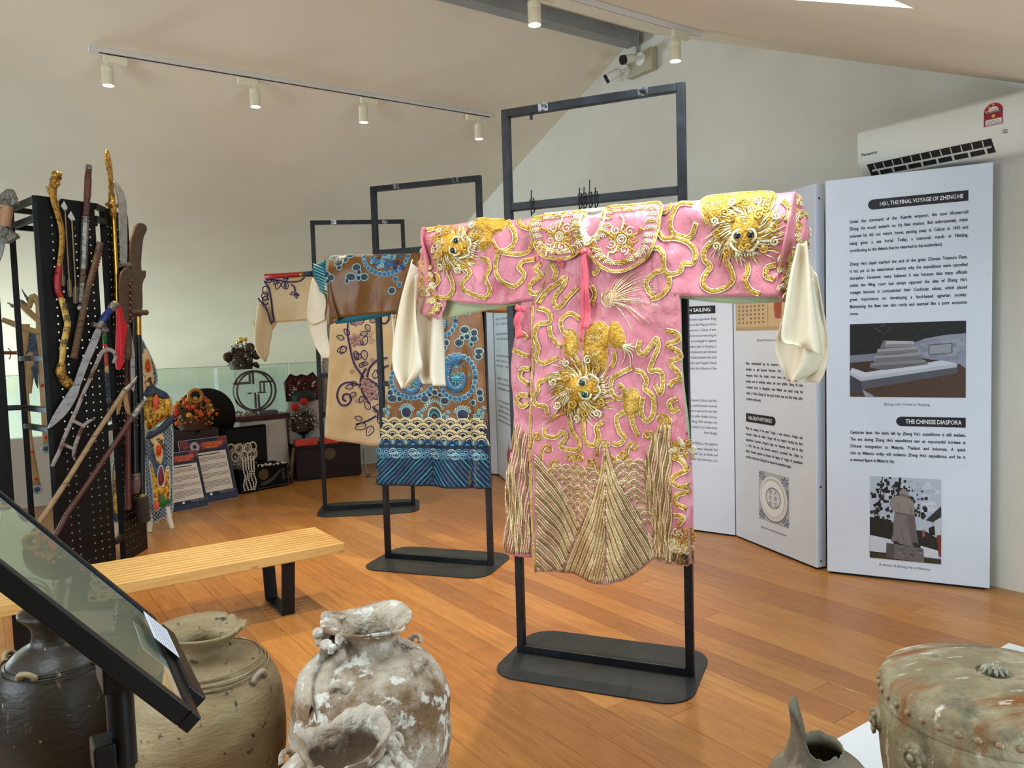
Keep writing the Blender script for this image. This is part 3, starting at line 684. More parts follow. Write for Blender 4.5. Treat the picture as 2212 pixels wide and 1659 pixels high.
for x in (.30, LN - .335):
    b = MB(); w_ = .068
    ya, yb, yc, yd = -D + .03, -.03, -D + .075, -.075
    for (p0, p1) in (((ya, .30), (yc, .0)), ((yb, .30), (yd, .0))):
        s = 1 if p0[0] > p1[0] else -1
        b.faces([(x, p0[0], p0[1]), (x + w_, p0[0], p0[1]), (x + w_, p1[0], p1[1]), (x, p1[0], p1[1]), (x, p0[0] - .014 * s, p0[1]), (x + w_, p0[0] - .014 * s, p0[1]), (x + w_, p1[0] - .014 * s, p1[1]), (x, p1[0] - .014 * s, p1[1])],
                [(0, 1, 2, 3), (7, 6, 5, 4), (0, 4, 5, 1), (1, 5, 6, 2), (2, 6, 7, 3), (3, 7, 4, 0)])
    b.box((x, yc, 0), (x + w_, yd, .014)); b.box((x, ya, .288), (x + w_, yb, .2995))
    b.build('loop_leg', BLACK, bn)
# ================================================================ ROBES : cloth and embroidery tools
class Robe:
    def __init__(s, fr, off, front, name, label):
        s.fr = fr; s.off = off; s.front = front
        s.o = thing(name, label, 'robe', fr.m)
    def P(s, u, v):
        x, z = s.fr.px(u, v, s.off); return V((x, z))
    def at(s, p, lift=0.0): return V((p[0], s.front(p[0], p[1]) + lift, p[1]))
def crop(ox, oy, sc): return lambda pts: [(ox + x / sc, oy + y / sc) for x, y in pts]
cA = crop(840, 400, 3.318); cB = crop(1300, 380, 3.19); cC = crop(1060, 700, 2.86)
cD = crop(660, 360, 3.7696); cE = crop(660, 640, 3.607); cF = crop(530, 560, 5.53)
def resample(pts, n):
    P = [V(p) for p in pts]; d = [0]
    for a, b in zip(P, P[1:]): d.append(d[-1] + (b - a).length)
    out = []; k = 0
    for i in range(n):
        t = d[-1] * i / (n - 1)
        while k < len(P) - 2 and d[k + 1] < t: k += 1
        w_ = (t - d[k]) / max(d[k + 1] - d[k], 1e-9); out.append(P[k].lerp(P[k + 1], w_))
    return out
def sheet(rb, name, L, R, nu, nv, mt, parent=None, lift=0.0, thick=.003, yfn=None, smooth=True, curve=True):
    """cloth spanning between two px polylines L and R (top to bottom)"""
    A = [rb.P(*p) for p in L]; B = [rb.P(*p) for p in R]
    if curve: A = smooth_pts(A, 5); B = smooth_pts(B, 5)
    A = resample(A, nv); B = resample(B, nv); G = []
    for i in range(nv):
        row = []
        for j in range(nu):
            t = j / (nu - 1); p = A[i].lerp(B[i], t)
            y = (yfn(p.x, p.y, t, i / (nv - 1)) if yfn else rb.front(p.x, p.y)) + lift
            row.append(V((p.x, y, p.y)))
        G.append(row)
    b = MB(); b.grid(G); o = b.build(name, mt, parent or rb.o, smooth='all', recalc=False)
    md = o.modifiers.new('thickness', 'SOLIDIFY'); md.thickness = thick; md.offset = -1
    # make the front face outward (+y)
    me = o.data
    if me.polygons and sum(p.normal.y for p in me.polygons) < 0: me.flip_normals()
    return o
def inside(p, poly):
    c = False; n = len(poly); j = n - 1
    for i in range(n):
        a, b = poly[i], poly[j]
        if (a[1] > p[1]) != (b[1] > p[1]) and p[0] < (b[0] - a[0]) * (p[1] - a[1]) / (b[1] - a[1] + 1e-12) + a[0]: c = not c
        j = i
    return c
def bdist(p, poly):
    p = V(p[:2]); m = 9; n = len(poly)
    for i in range(n):
        a = V(poly[i][:2]); b = V(poly[(i + 1) % n][:2]); ab = b - a; t = max(0, min(1, (p - a).dot(ab) / max(ab.length_squared, 1e-12))); m = min(m, (p - a - ab * t).length)
    return m
def pad(rb, b, poly, h, mi=0, k=3, lift=.001, wrinkle=0.0):
    """padded embroidery patch: closed polygon poly [(s,z)], domed by h; concentric rings to the centroid"""
    n = len(poly); c = V((sum(p[0] for p in poly) / n, sum(p[1] for p in poly) / n))
    rings = []
    for r_ in range(k + 1):
        t = r_ / (k + 1); hh = h * (1 - (1 - t) ** 2) ** .5
        rings.append([b.bm.verts.new(rb.at(V(p[:2]).lerp(c, t), lift + hh + (random.uniform(-1, 1) * wrinkle if r_ else 0))) for p in poly])
    for a, d in zip(rings, rings[1:]):
        for j in range(n): b.bm.faces.new((a[j], a[(j + 1) % n], d[(j + 1) % n], d[j])).material_index = mi
    cv = b.bm.verts.new(rb.at(c, lift + h))
    for j in range(n): b.bm.faces.new((rings[-1][j], rings[-1][(j + 1) % n], cv)).material_index = mi
YN = V((0, 1, 0))
def cord_into(rb, b, pts, r, mi=0, n=5, flat=.5, lift=.0, k=6, taper=False, closed=False):
    """pts in (s,z); adds a cord following the cloth"""
    Q = smooth_pts(pts, n, closed)
    if closed: Q.append(Q[0])
    rs = r
    if taper: rs = [r * (1 - .85 * abs(2 * i / (len(Q) - 1) - 1) ** 2.2) if taper == 'both' else r * (1 - .85 * i / (len(Q) - 1)) for i in range(len(Q))]
    b.tube([rb.at(q_, r * flat * .7 + lift) for q_ in Q], rs, k, mi, flat=flat, nrm=YN)
def offset2(Q, d):
    out = []
    for i, p in enumerate(Q):
        t = (Q[min(i + 1, len(Q) - 1)] - Q[max(i - 1, 0)]); t = t.normalized() if t.length > 1e-9 else V((1, 0)); out.append(p + V((-t.y, t.x)) * d)
    return out
def braid(rb, parent, px, r, mats, name='gold_cord', n=6, closed=False):
    """couched metal cord: wide gold band with pale edge threads and twist ridges"""
    Q = smooth_pts([rb.P(*p) for p in px], n, closed)
    if closed: Q.append(Q[0])
    b = MB()
    b.tube([rb.at(p, r * .28) for p in Q], [r * (1 + .13 * math.sin(i * 2.1)) for i in range(len(Q))], 6, 0, flat=.42, nrm=YN)
    for sg in (-1, 1):
        E_ = offset2(Q, sg * r * .82); b.tube([rb.at(p, r * .42 + .001 * math.sin(i * 1.7)) for i, p in enumerate(E_)], r * .27, 5, 1, nrm=YN)
    return b.build(name, mats, parent, smooth='all')
def spiral(c, r, turns=1.4, a0=0, hand=1, n=16):
    return [V((c[0] + r * (1 - i / n * .86) * math.cos(a0 + hand * i / n * turns * 6.283), c[1] + r * (1 - i / n * .86) * math.sin(a0 + hand * i / n * turns * 6.283))) for i in range(n + 1)]
def circ(c, rx, rz=None, n=16, rot=0): 
    rz = rz or rx
    return [V((c[0] + rx * math.cos(2 * math.pi * i / n) * math.cos(rot) - rz * math.sin(2 * math.pi * i / n) * math.sin(rot), c[1] + rx * math.cos(2 * math.pi * i / n) * math.sin(rot) + rz * math.sin(2 * math.pi * i / n) * math.cos(rot))) for i in range(n)]

PINK = mat('pink_satin', (218, 136, 146), .36, spec=.5, mix=((206, 116, 130), 5, .4, .72, (1, 1, 1), 4), bump=[(13, .55, (1, 1, .7), .03), (34, .4, (1, 1, .6), .012), (300, .05)], sheen=.1)
LINING = mat('pale_green_lining', (176, 184, 146), .7, bump=(20, .1))
SILKW = mat('ivory_silk', (232, 220, 196), .6, spec=.3, mix=((222, 206, 178), 4, .4, .7, (1, 1, 1), 3), bump=[(14, .35, (1, 1, .5), .012), (120, .06)])
GOLD = mat('gold_thread', (198, 152, 58), .36, metal=.55, mix=[((226, 190, 96), 90, .45, .65, (1, 1, 1), 3), ((150, 108, 34), 60, .52, .7, (1, 1, 1), 3)], bump=(140, .7))
GOLDY = mat('yellow_gold_thread', (212, 164, 58), .42, metal=.35, mix=((170, 118, 30), 70, .45, .65, (1, 1, 1), 3), bump=(120, .8))
SILV = mat('pale_gold_thread', (240, 228, 190), .32, metal=.35, mix=((206, 178, 116), 110, .5, .65, (1, 1, 1), 3), bump=(200, .5))
TANG = mat('antique_gold_thread', (150, 118, 62), .4, metal=.5, mix=((196, 168, 104), 80, .5, .7, (1, 1, 1), 3), bump=(150, .6))
TANP = mat('dusty_pink_ground', (184, 140, 116), .5, mix=((160, 116, 94), 8, .4, .7, (1, 1, 1), 4), bump=(120, .3))
ROSEG = mat('rose_gold_thread', (212, 164, 118), .38, metal=.45, mix=((236, 200, 160), 90, .5, .65, (1, 1, 1), 3), bump=(150, .5))
RIBB = mat('coral_ribbon', (226, 96, 110), .45, spec=.5)
SOOT = mat('soot_thread', (44, 38, 34), .4, metal=.3)
EYEG = mat('eye_green_glass', (14, 66, 52), .08, spec=.9); EYEB = mat('eye_black_glass', (14, 20, 22), .08, spec=.9); EYEW = mat('eye_white_thread', (232, 236, 228), .4)
GM = [GOLD, SILV, GOLDY]

# ================================================================ PINK ROBE
def fpink(s, z):
    y = .062
    if z > 1.86: y -= .042 * ((z - 1.86) / .12) ** 2 if z < 1.99 else .045
    low = max(0, min(1, (1.55 - z) / 1.0))
    y += .020 * mnoise.noise(V((s * 7, z * 4.5, 1.3))) + .014 * mnoise.noise(V((s * 15, z * 10, 4.7))) + .007 * mnoise.noise(V((s * 30, z * 18, 2.2)))
    if z > 1.5: y += .007 * math.sin((s * .8 + z * (1 if s > .4 else -1) * .55) * 30) * min(1, abs(s - .4) * 3)
    if 0 < s < .8:
        y += low * (.028 * math.sin(s * 15.5 + .6 + .5 * z) + .042 * math.exp(-((s - .40) / .055) ** 2) - .008 * math.exp(-((s - .635) / .03) ** 2) + .022 * math.exp(-((s - .53) / .05) ** 2))
        y += low * .026
    else:
        d = (-s if s < 0 else s - .8)
        y += .012 * math.sin(d * 16 + z * 6) * min(1, d * 5)
    return max(y, .036) if z < 1.86 else y
pk = Robe(SFa, .075, fpink, 'pink_robe', 'pink satin opera robe with gold lion embroidery hung on a stand')
slL = sheet(pk, 'sleeve', [(906, 488), (985, 480), (1070, 473), (1165, 466)], [(926, 630), (965, 648), (1060, 658), (1165, 645)], 26, 44, PINK)
slR = sheet(pk, 'sleeve', [(1405, 440), (1500, 430), (1620, 418), (1716, 408)], [(1405, 640), (1500, 640), (1590, 640), (1688, 642)], 26, 54, PINK)
body = sheet(pk, 'body', [(1160, 466), (1155, 560), (1152, 680), (1148, 800), (1145, 950), (1148, 1080), (1160, 1232)],
             [(1410, 440), (1425, 540), (1468, 640), (1470, 760), (1480, 900), (1496, 1050), (1498, 1222)], 60, 90, PINK)
# hem follows a scalloped line: bend the lowest rows
me = body.data
hem = [pk.P(*p) for p in [(1160, 1231), (1215, 1240), (1262, 1243), (1320, 1254), (1352, 1248), (1385, 1232), (1408, 1212), (1440, 1220), (1498, 1222)]]
def hemz(s):
    for a, b_ in zip(hem, hem[1:]):
        if s <= b_.x: return lerp(a.y, b_.y, max(0, (s - a.x) / (b_.x - a.x)))
    return hem[-1].y
zb0 = min(v.co.z for v in me.vertices)
for v in me.vertices:
    if v.co.z < .8: 
        t = (.8 - v.co.z) / (.8 - hemz(v.co.x)) if v.co.z > -9 else 0
        base = hem[0].y + (hem[-1].y - hem[0].y) * (v.co.x - hem[0].x) / (hem[-1].x - hem[0].x)
        t = max(0, min(1, (.8 - v.co.z) / (.8 - base)))
        nz = .8 - t * (.8 - hemz(v.co.x)); v.co.z = nz; v.co.y = fpink(v.co.x, nz)
side = sheet(pk, 'side_panel', [(1124, 650), (1110, 720), (1100, 800), (1108, 900), (1104, 980), (1092, 1080), (1082, 1188)],
             [(1164, 646), (1150, 720), (1146, 800), (1145, 900), (1145, 980), (1147, 1080), (1152, 1202)], 12, 70, PINK, lift=-.006)
back = sheet(pk, 'back_panel', [(1130, 600), (1112, 800), (1110, 950), (1100, 1180)], [(1465, 600), (1470, 800), (1485, 950), (1490, 1205)], 14, 30, LINING, yfn=lambda s, z, t, v: .022)
lnL = sheet(pk, 'sleeve_lining', [(915, 560), (1000, 560), (1140, 560)], [(936, 692), (1010, 676), (1140, 652)], 12, 26, LINING, yfn=lambda s, z, t, v: .026 - .004 * math.sin(9 * s))
lnR = sheet(pk, 'sleeve_lining', [(1440, 560), (1560, 560), (1690, 560)], [(1440, 640), (1560, 654), (1700, 652)], 12, 26, LINING, yfn=lambda s, z, t, v: .026 - .004 * math.sin(9 * s))
# cuffs bend back around the rod end
def cuffL(s, z, t, v): return fpink(-.40, z) + .02 - .10 * (1 - t) ** 1.3 + .018 * math.sin(t * 9 + v * 3)
cfL = sheet(pk, 'cuff', [(905, 489), (888, 545), (876, 590), (868, 640), (872, 668)], [(908, 489), (918, 540), (934, 600), (962, 650), (948, 690)], 14, 34, PINK, yfn=cuffL)
def cuffR(s, z, t, v): return fpink(1.18, z) + .012 - .09 * t ** 1.3 + .010 * math.sin(t * 8 + v * 4)
cfR = sheet(pk, 'cuff', [(1714, 409), (1698, 500), (1684, 580), (1677, 625), (1692, 650)], [(1724, 409), (1738, 455), (1747, 500), (1742, 528), (1716, 662)], 14, 34, PINK, yfn=cuffR)
# water sleeves
def wsl(y0, amp, fr_, ph): return lambda s, z, t, v: y0 + amp * math.sin(t * fr_ + ph + v * 1.5) + .01 * v
sheet(pk, 'water_sleeve', [(893, 560), (872, 640), (858, 730), (856, 790), (876, 838)], [(902, 600), (905, 690), (912, 760), (914, 800), (880, 838)], 18, 40, SILKW, yfn=wsl(.070, .030, 7.5, .4))
sheet(pk, 'water_sleeve', [(898, 640), (893, 720), (896, 800), (908, 830)], [(946, 670), (947, 760), (948, 812), (950, 836)], 16, 34, SILKW, yfn=wsl(.030, .024, 8.5, 1.2))
sheet(pk, 'water_sleeve', [(1722, 528), (1706, 600), (1694, 680), (1690, 735), (1716, 742)], [(1744, 522), (1752, 590), (1764, 680), (1772, 730), (1776, 768)], 18, 40, SILKW, yfn=wsl(.080, .022, 8.0, .2))
sheet(pk, 'water_sleeve', [(1712, 620), (1690, 690), (1673, 752), (1690, 800), (1702, 826)], [(1756, 600), (1774, 690), (1790, 740), (1780, 790), (1718, 826)], 18, 34, SILKW, yfn=wsl(.040, .026, 8.0, 2.2))
sheet(pk, 'water_sleeve', [(1744, 560), (1735, 700), (1716, 800), (1722, 828)], [(1762, 590), (1788, 735), (1782, 800), (1768, 828)], 14, 34, SILKW, yfn=wsl(.015, .016, 5.0, 1.0))
MB().tube([(.20, .034, 1.965), (.62, .034, 1.965)], .012, 12).build('hanging_rod', mat('white_rod', (224, 216, 204), .4), pk.o, smooth=True)
# collar: two round lobes with an open neck
fcol = lambda s, z: fpink(s, z) + .018
pkc = Robe.__new__(Robe); pkc.fr = SFa; pkc.off = .09; pkc.front = fcol; pkc.o = pk.o
pke = Robe.__new__(Robe); pke.fr = SFa; pke.off = .09; pke.front = lambda s, z: fcol(s, z) + .0085; pke.o = pk.o
lobeL = [(1148, 468), (1144, 498), (1152, 530), (1170, 551), (1196, 558), (1222, 557), (1244, 545), (1259, 527), (1253, 500), (1251, 475), (1258, 455), (1200, 461)]
lobeR = [(1303, 447), (1360, 440), (1418, 434), (1420, 470), (1414, 510), (1402, 545), (1380, 566), (1350, 582), (1322, 586), (1296, 574), (1276, 553), (1262, 529), (1286, 512), (1300, 485)]
for lobe in (lobeL, lobeR):
    b = MB(); pad(pkc, b, smooth_pts([pkc.P(*p) for p in lobe], 4, True), .007, 0, 5)
    cb = b.build('collar_lobe', PINK, pk.o, smooth='all')
    Q = [pkc.P(*p) for p in lobe]
    braid(pkc, cb, lobe, .007, GM, 'collar_edging', 4, True)
    c = sum(Q, V((0, 0))) / len(Q); b = MB(); b2 = MB()
    for i in range(len(Q)):                              # wave scallops along the rim
        p = Q[i].lerp(Q[(i + 1) % len(Q)], .5).lerp(c, .17); p2 = Q[i].lerp(c, .20)
        for pp in (p, p2):
            for r_ in (.022, .014, .006): cord_into(pke, b, [pp + V((r_ * math.cos(a), r_ * .8 * math.sin(a))) for a in (0, .8, 1.57, 2.3, 3.14)], .0028, random.choice((0, 1, 1)), 3)
    for i in range(9):                                   # flower spray in the middle
        a = i * .7; cord_into(pke, b, spiral(c + V((math.cos(a), math.sin(a))) * .045, .020, 1.3, a, 1 if i % 2 else -1), .0035, i % 2, 2)
    for r_ in (.028, .018, .009): cord_into(pke, b, circ(c, r_, n=10), .004, 0 if r_ > .02 else 1, 2, closed=True)
    for i in range(5):
        a = i * 1.26 + .3; d = V((math.cos(a), math.sin(a))); cord_into(pke, b, [c + d * .03, c + d * .07 + V((.012, .006)), c + d * .082 + V((-.004, .016)), c + d * .10], .0045, i % 2, 4)
    o = b.build('collar_embroidery', GM, cb, smooth='all'); o['kind'] = 'stuff'
b = MB(); pad(pk, b, smooth_pts([pk.P(*p) for p in [(1252, 458), (1302, 450), (1303, 480), (1292, 508), (1268, 528), (1254, 500)]], 4, True), -.012, 0, 3, lift=.010); b.build('neck_lining', mat('white_lining', (228, 214, 208), .6, bump=(16, .2)), pk.o, smooth='all')
b = MB(); cord_into(pkc, b, [pkc.P(*p) for p in [(1252, 458), (1251, 480), (1256, 508), (1263, 529), (1284, 514), (1300, 487), (1303, 450)]], .006, 0, 5, lift=.006); b.build('neck_piping', SILV, pk.o, smooth='all')
# ribbons
def ribbon(rb, px, w0, w1, name, parent, mt, lift=.03):
    Q = smooth_pts([rb.P(*p) for p in px], 5); G = []
    for i, p in enumerate(Q):
        t = i / (len(Q) - 1); w_ = lerp(w0, w1, t) / 2
        d = (Q[min(i + 1, len(Q) - 1)] - Q[max(i - 1, 0)]).normalized(); nn = V((-d.y, d.x))
        G.append([V((p.x + nn.x * w_ * k, rb.front(p.x, p.y) + lift + .004 * math.sin(i * .9 + k), p.y + nn.y * w_ * k)) for k in (-1, -.3, .3, 1)])
    b = MB(); b.grid(G); o = b.build(name, mt, parent, smooth='all'); md = o.modifiers.new('t', 'SOLIDIFY'); md.thickness = .002; return o
rbn = ribbon(pk, [(1263, 536), (1262, 600), (1260, 680), (1258, 738)], .014, .012, 'ribbon_tail', pk.o, RIBB)
ribbon(pk, [(1263, 536), (1268, 600), (1270, 660), (1268, 710)], .018, .034, 'ribbon_tail', pk.o, RIBB)
ribbon(pk, [(1258, 548), (1270, 540), (1278, 550)], .016, .02, 'ribbon_bow', pk.o, RIBB, .036)
ribbon(pk, [(1204, 558), (1212, 568), (1213, 578)], .026, .008, 'ribbon_tip', pk.o, RIBB, .012)
ribbon(pk, [(1118, 662), (1128, 668), (1140, 668)], .022, .024, 'side_bow', pk.o, RIBB, .03)
ribbon(pk, [(1126, 672), (1122, 700), (1130, 730)], .024, .034, 'ribbon_tail', pk.o, RIBB, .03)
# long gold cords over sleeves and body
cords = [(slL, cA, [[(730, 390), (790, 470), (900, 495), (985, 470), (1020, 400)], [(790, 470), (768, 540), (765, 620), (800, 690), (880, 725), (932, 700), (962, 640), (925, 590), (950, 545), (1040, 530)],
                    [(840, 270), (885, 330), (890, 400), (850, 460), (790, 480)], [(890, 235), (920, 280), (980, 305), (1010, 300)],
                    [(500, 580), (560, 600), (575, 640), (530, 700), (540, 750), (620, 790), (690, 800), (715, 740), (690, 660), (715, 600), (700, 540), (640, 520)],
                    [(440, 640), (455, 720), (440, 780), (400, 810), (310, 790)], [(310, 640), (350, 650), (355, 690), (310, 730)], [(240, 320), (290, 300), (330, 290)]]),
         (body, cA, [[(1165, 560), (1190, 620), (1170, 680)], [(1060, 850), (1110, 760), (1200, 700), (1250, 660), (1240, 720), (1180, 790), (1170, 850), (1210, 875), (1280, 800), (1350, 730)], [(1450, 720), (1470, 780), (1440, 860)],
                    [(1060, 880), (1130, 910), (1140, 980), (1070, 1000), (1045, 1080), (1065, 1170), (1050, 1230), (1090, 1280), (1200, 1240)], [(1140, 1010), (1160, 1090), (1230, 1160)],
                    [(1370, 960), (1290, 920), (1225, 970), (1240, 1050), (1290, 1080)], [(1455, 640), (1490, 620), (1520, 560)]]),
         (slL, cA, [[(1090, 560), (1050, 600), (1090, 640), (1050, 680), (1010, 720), (1020, 770), (1060, 780)]]),
         (body, cC, [[(400, 330), (300, 360), (295, 410), (262, 460), (285, 500), (340, 510), (350, 560)], [(330, 640), (340, 690), (400, 700), (440, 670), (460, 700), (430, 760), (520, 780), (560, 740), (500, 660), (480, 590)],
                    [(580, 540), (590, 640), (610, 720), (660, 740), (680, 690), (670, 630), (700, 600)], [(920, 100), (910, 160), (940, 190), (990, 130), (1020, 90), (1030, 150), (1000, 220), (980, 290), (1040, 290), (1060, 350), (1050, 430), (1010, 380)],
                    [(870, 270), (810, 300), (750, 340), (745, 400), (770, 450), (815, 455), (830, 410), (795, 370)], [(890, 290), (930, 300), (960, 350), (950, 400), (1000, 450), (1000, 560), (960, 600), (930, 540), (940, 450)],
                    [(830, 540), (780, 580), (800, 660), (830, 700), (800, 740), (760, 730)], [(1080, 40), (1150, 60), (1160, 100), (1090, 130), (1160, 170), (1170, 210), (1100, 230)], [(1110, 250), (1160, 300), (1170, 340), (1120, 360), (1100, 390)],
                    [(1150, 460), (1100, 490), (1120, 540), (1160, 520)], [(760, 170), (765, 220), (740, 270)], [(870, 560), (880, 620), (910, 690)],
                    [(1120, 820), (1180, 850), (1210, 900), (1150, 930), (1120, 970), (1180, 1000), (1230, 990)], [(1230, 1030), (1160, 1050), (1150, 1100), (1220, 1130)], [(1130, 1180), (1200, 1180), (1170, 1230)]]),
         (side, cC, [[(150, 40), (200, 60), (225, 90)], [(130, 160), (180, 180), (225, 200)], [(232, 280), (190, 280), (180, 330), (232, 370)], [(232, 440), (180, 440), (160, 480), (200, 510), (232, 490)]]),
         (slR, cB, [[(470, 180), (440, 230), (390, 245)], [(620, 190), (530, 190), (480, 270), (470, 350), (500, 400), (600, 420), (650, 320)], [(380, 380), (420, 430), (500, 430), (590, 460), (640, 530), (620, 600), (560, 610), (540, 660), (470, 680), (430, 640), (430, 560), (390, 500), (320, 500)],
                    [(470, 690), (460, 770), (400, 830), (330, 850)], [(430, 650), (360, 670), (300, 730), (320, 800), (360, 820)], [(850, 440), (760, 450), (700, 510), (700, 580), (740, 620), (700, 680), (690, 750), (740, 790), (820, 780), (900, 720), (880, 630), (850, 570), (880, 490)],
                    [(1000, 600), (1010, 660), (990, 720), (1030, 790), (1090, 815)], [(1200, 610), (1140, 630), (1130, 690), (1190, 715)], [(1240, 160), (1290, 210), (1290, 270), (1270, 310)]])]
for par, cf, ls in cords:
    for l in ls: braid(pk, par, cf(l), .0105, GM)
braid(pk, body, [(1150, 660), (1148, 760), (1147, 860), (1146, 950), (1149, 1060), (1154, 1150), (1162, 1232)], .005, GM, 'front_edge_piping', 3)
braid(pk, body, [(1190, 562), (1172, 610), (1148, 660)], .004, GM, 'front_edge_piping', 3)
# lion heads
def lion(rb, parent, c, R, ang, eyes, name, face=GOLDY, nh=70):
    """c (s,z) centre, R radius, ang direction of muzzle"""
    M2 = lambda x, z: V((c.x + R * (x * math.cos(ang) - z * math.sin(ang)), c.y + R * (x * math.sin(ang) + z * math.cos(ang))))
    rl = random.Random(int(c.x * 1e4)); g = thing_part(name, parent)
    b = MB()
    for ring, (r0, r1, n_) in enumerate(((.6, 1.32, nh), (.5, 1.12, nh), (.45, .92, nh), (.4, .76, nh // 2))):
        for i in range(n_):
            a = 2 * math.pi * i / n_ + rl.uniform(-.05, .05)
            if abs(math.atan2(math.sin(a), math.cos(a))) < .5 and ring == 0: continue
            d = r1 * rl.uniform(.82, 1.1); sw_ = rl.uniform(.15, .5)
            if M2(d * math.cos(a + sw_), d * math.sin(a + sw_)).y > 1.972: continue
            cord_into(rb, b, [M2(r0 * math.cos(a), r0 * math.sin(a)), M2((r0 + d) / 2 * math.cos(a + sw_ * .5), (r0 + d) / 2 * math.sin(a + sw_ * .5)), M2(d * math.cos(a + sw_), d * math.sin(a + sw_))], .0062 * R / .12, rl.choice((0, 1, 1, 1, 2)), 3, lift=.003 + .004 * ring, taper=True, k=5)
    o = b.build('mane', GM, g, smooth='all'); o['kind'] = 'stuff'
    b = MB()
    for i in range(13):
        a = .7 + i * (6.283 - 1.4) / 12; r_ = .86 + .16 * (i % 2)
        if M2((r_ + .16) * math.cos(a), (r_ + .16) * math.sin(a)).y > 1.972: continue
        cord_into(rb, b, spiral(M2(r_ * math.cos(a), r_ * math.sin(a)), R * .14, 1.5, a, 1 if i % 2 else -1, 12), R * .034, i % 2, 2, lift=.012)
    b.build('mane_curls', GM, g, smooth='all')['kind'] = 'stuff'
    b = MB(); pad(rb, b, smooth_pts([M2(*p) for p in ((-.52, .12), (-.45, .42), (-.1, .50), (.25, .40), (.50, .30), (.66, .12), (.66, -.14), (.48, -.34), (.2, -.42), (-.15, -.50), (-.46, -.40))], 4, True), R * .26, 0, 4, lift=.008)
    fo = b.build('face', face, g, smooth='all')
    lf = .008 + R * .22; b = MB()
    for sg in (-1, 1):
        cord_into(rb, b, [M2(.0, .10 * sg), M2(.08, .30 * sg), M2(.30, .36 * sg), M2(.42, .22 * sg)], R * .045, 1, 4, lift=lf)
        cord_into(rb, b, spiral(M2(.58, .10 * sg), R * .10, 1.2, 0, sg, 10), R * .035, 0, 2, lift=lf)
        cord_into(rb, b, spiral(M2(-.40, .46 * sg), R * .17, 1.4, 1, sg, 12), R * .05, 0, 2, lift=lf * .8)
        cord_into(rb, b, [M2(.62, .02), M2(.70, .16 * sg), M2(.60, .32 * sg), M2(.42, .44 * sg)], R * .05, 1, 4, lift=lf * .7)
    for k in range(9): cord_into(rb, b, [M2(-.45 + .05 * k, -.14 + .02 * k), M2(-.44 + .055 * k, 0), M2(-.45 + .05 * k, .14 - .02 * k)], R * .022, k % 2, 3, lift=lf)
    for k in range(7): cord_into(rb, b, [M2(.72, -.24 + .08 * k), M2(.86, -.28 + .09 * k)], R * .03, 1, 2, lift=.012)
    b.build('face_cords', GM, fo, smooth='all')['kind'] = 'stuff'
    for sg in (-1, 1):
        p = rb.at(M2(.20, .20 * sg), lf + .004)
        b = MB(); b.sphere(p, R * .115, 12, 8, 0, (1, .3, 1)); ew = b.build('eye_white', EYEW, fo, smooth='all')
        b = MB(); b.sphere(p + V((0, R * .045, 0)), R * .11, 12, 8, 0, (1, .6, 1)); b.build('eye', eyes, fo, smooth='all')
    return g
def thing_part(name, parent):
    o = bpy.data.objects.new(name, None); COL.objects.link(o); o.parent = parent; o.empty_display_size = .05; return o
# scaly lion bodies as padded gold patches
def goldpad(par, cf, pts, name, h=.012, mt=GOLDY, nl=8):
    b = MB(); Q = smooth_pts([pk.P(*p) for p in cf(pts)], 4, True); pad(pk, b, Q, h, 0, 4, wrinkle=.0012); o = b.build(name, mt, par, smooth='all')
    braid(pk, o, cf(pts), .0045, GM, 'patch_edging', 4, True)
    c = sum(Q, V((0, 0))) / len(Q); b = MB(); rl = random.Random(len(Q))
    xs_ = [q_.x for q_ in Q]; zs_ = [q_.y for q_ in Q]; stp = .014; z = min(zs_); r0 = 0
    while z < max(zs_):
        x = min(xs_) + (stp / 2 if r0 % 2 else 0)
        while x < max(xs_):
            if inside((x, z), Q) and bdist((x, z), Q) > .008:
                cord_into(pk, b, [V((x - stp * .42, z)), V((x, z - stp * .5)), V((x + stp * .42, z))], .0016, 1 if rl.random() < .4 else 0, 3, lift=h * min(1, bdist((x, z), Q) / .03) * .95, k=4)
            x += stp
        z += stp * .62; r0 += 1
    if len(b.bm.verts): so = b.build('stitched_scales', GM, o, smooth='all'); so['kind'] = 'stuff'
goldpad(slL, cA, [(600, 250), (700, 235), (830, 240), (815, 300), (730, 350), (700, 440), (620, 450)], 'lion_body_patch')
goldpad(slR, cB, [(690, 140), (860, 112), (1165, 95), (1170, 190), (1120, 240), (960, 200), (820, 230), (720, 330), (690, 250)], 'lion_body_patch')
goldpad(slR, cB, [(1090, 200), (1160, 220), (1190, 330), (1150, 370), (1110, 300)], 'lion_body_patch')
goldpad(body, cC, [(600, 20), (690, -10), (730, 60), (715, 170), (700, 290), (620, 260), (570, 170)], 'lion_body_patch', .016)
goldpad(body, cC, [(735, 10), (775, -10), (820, 60), (830, 130), (780, 150), (730, 110)], 'lion_body_patch')
goldpad(body, cC, [(470, 40), (520, 60), (540, 150), (500, 210), (450, 170)], 'lion_body_patch', mt=GOLD)
goldpad(body, cC, [(860, 400), (905, 420), (920, 480), (900, 560), (860, 580), (820, 530), (830, 440)], 'lion_cub_patch', mt=GOLD)
lion(pk, slL, pk.P(*cA([(470, 430)])[0]), .115, math.radians(-18), EYEB, 'lion_head', nh=64)
lion(pk, slR, pk.P(*cB([(985, 370)])[0]), .120, math.radians(-150 + 60), EYEB, 'lion_head', nh=64)
lion(pk, body, pk.P(*cC([(560, 400)])[0]), .125, math.radians(10), EYEG, 'lion_head', nh=74)
b = MB()
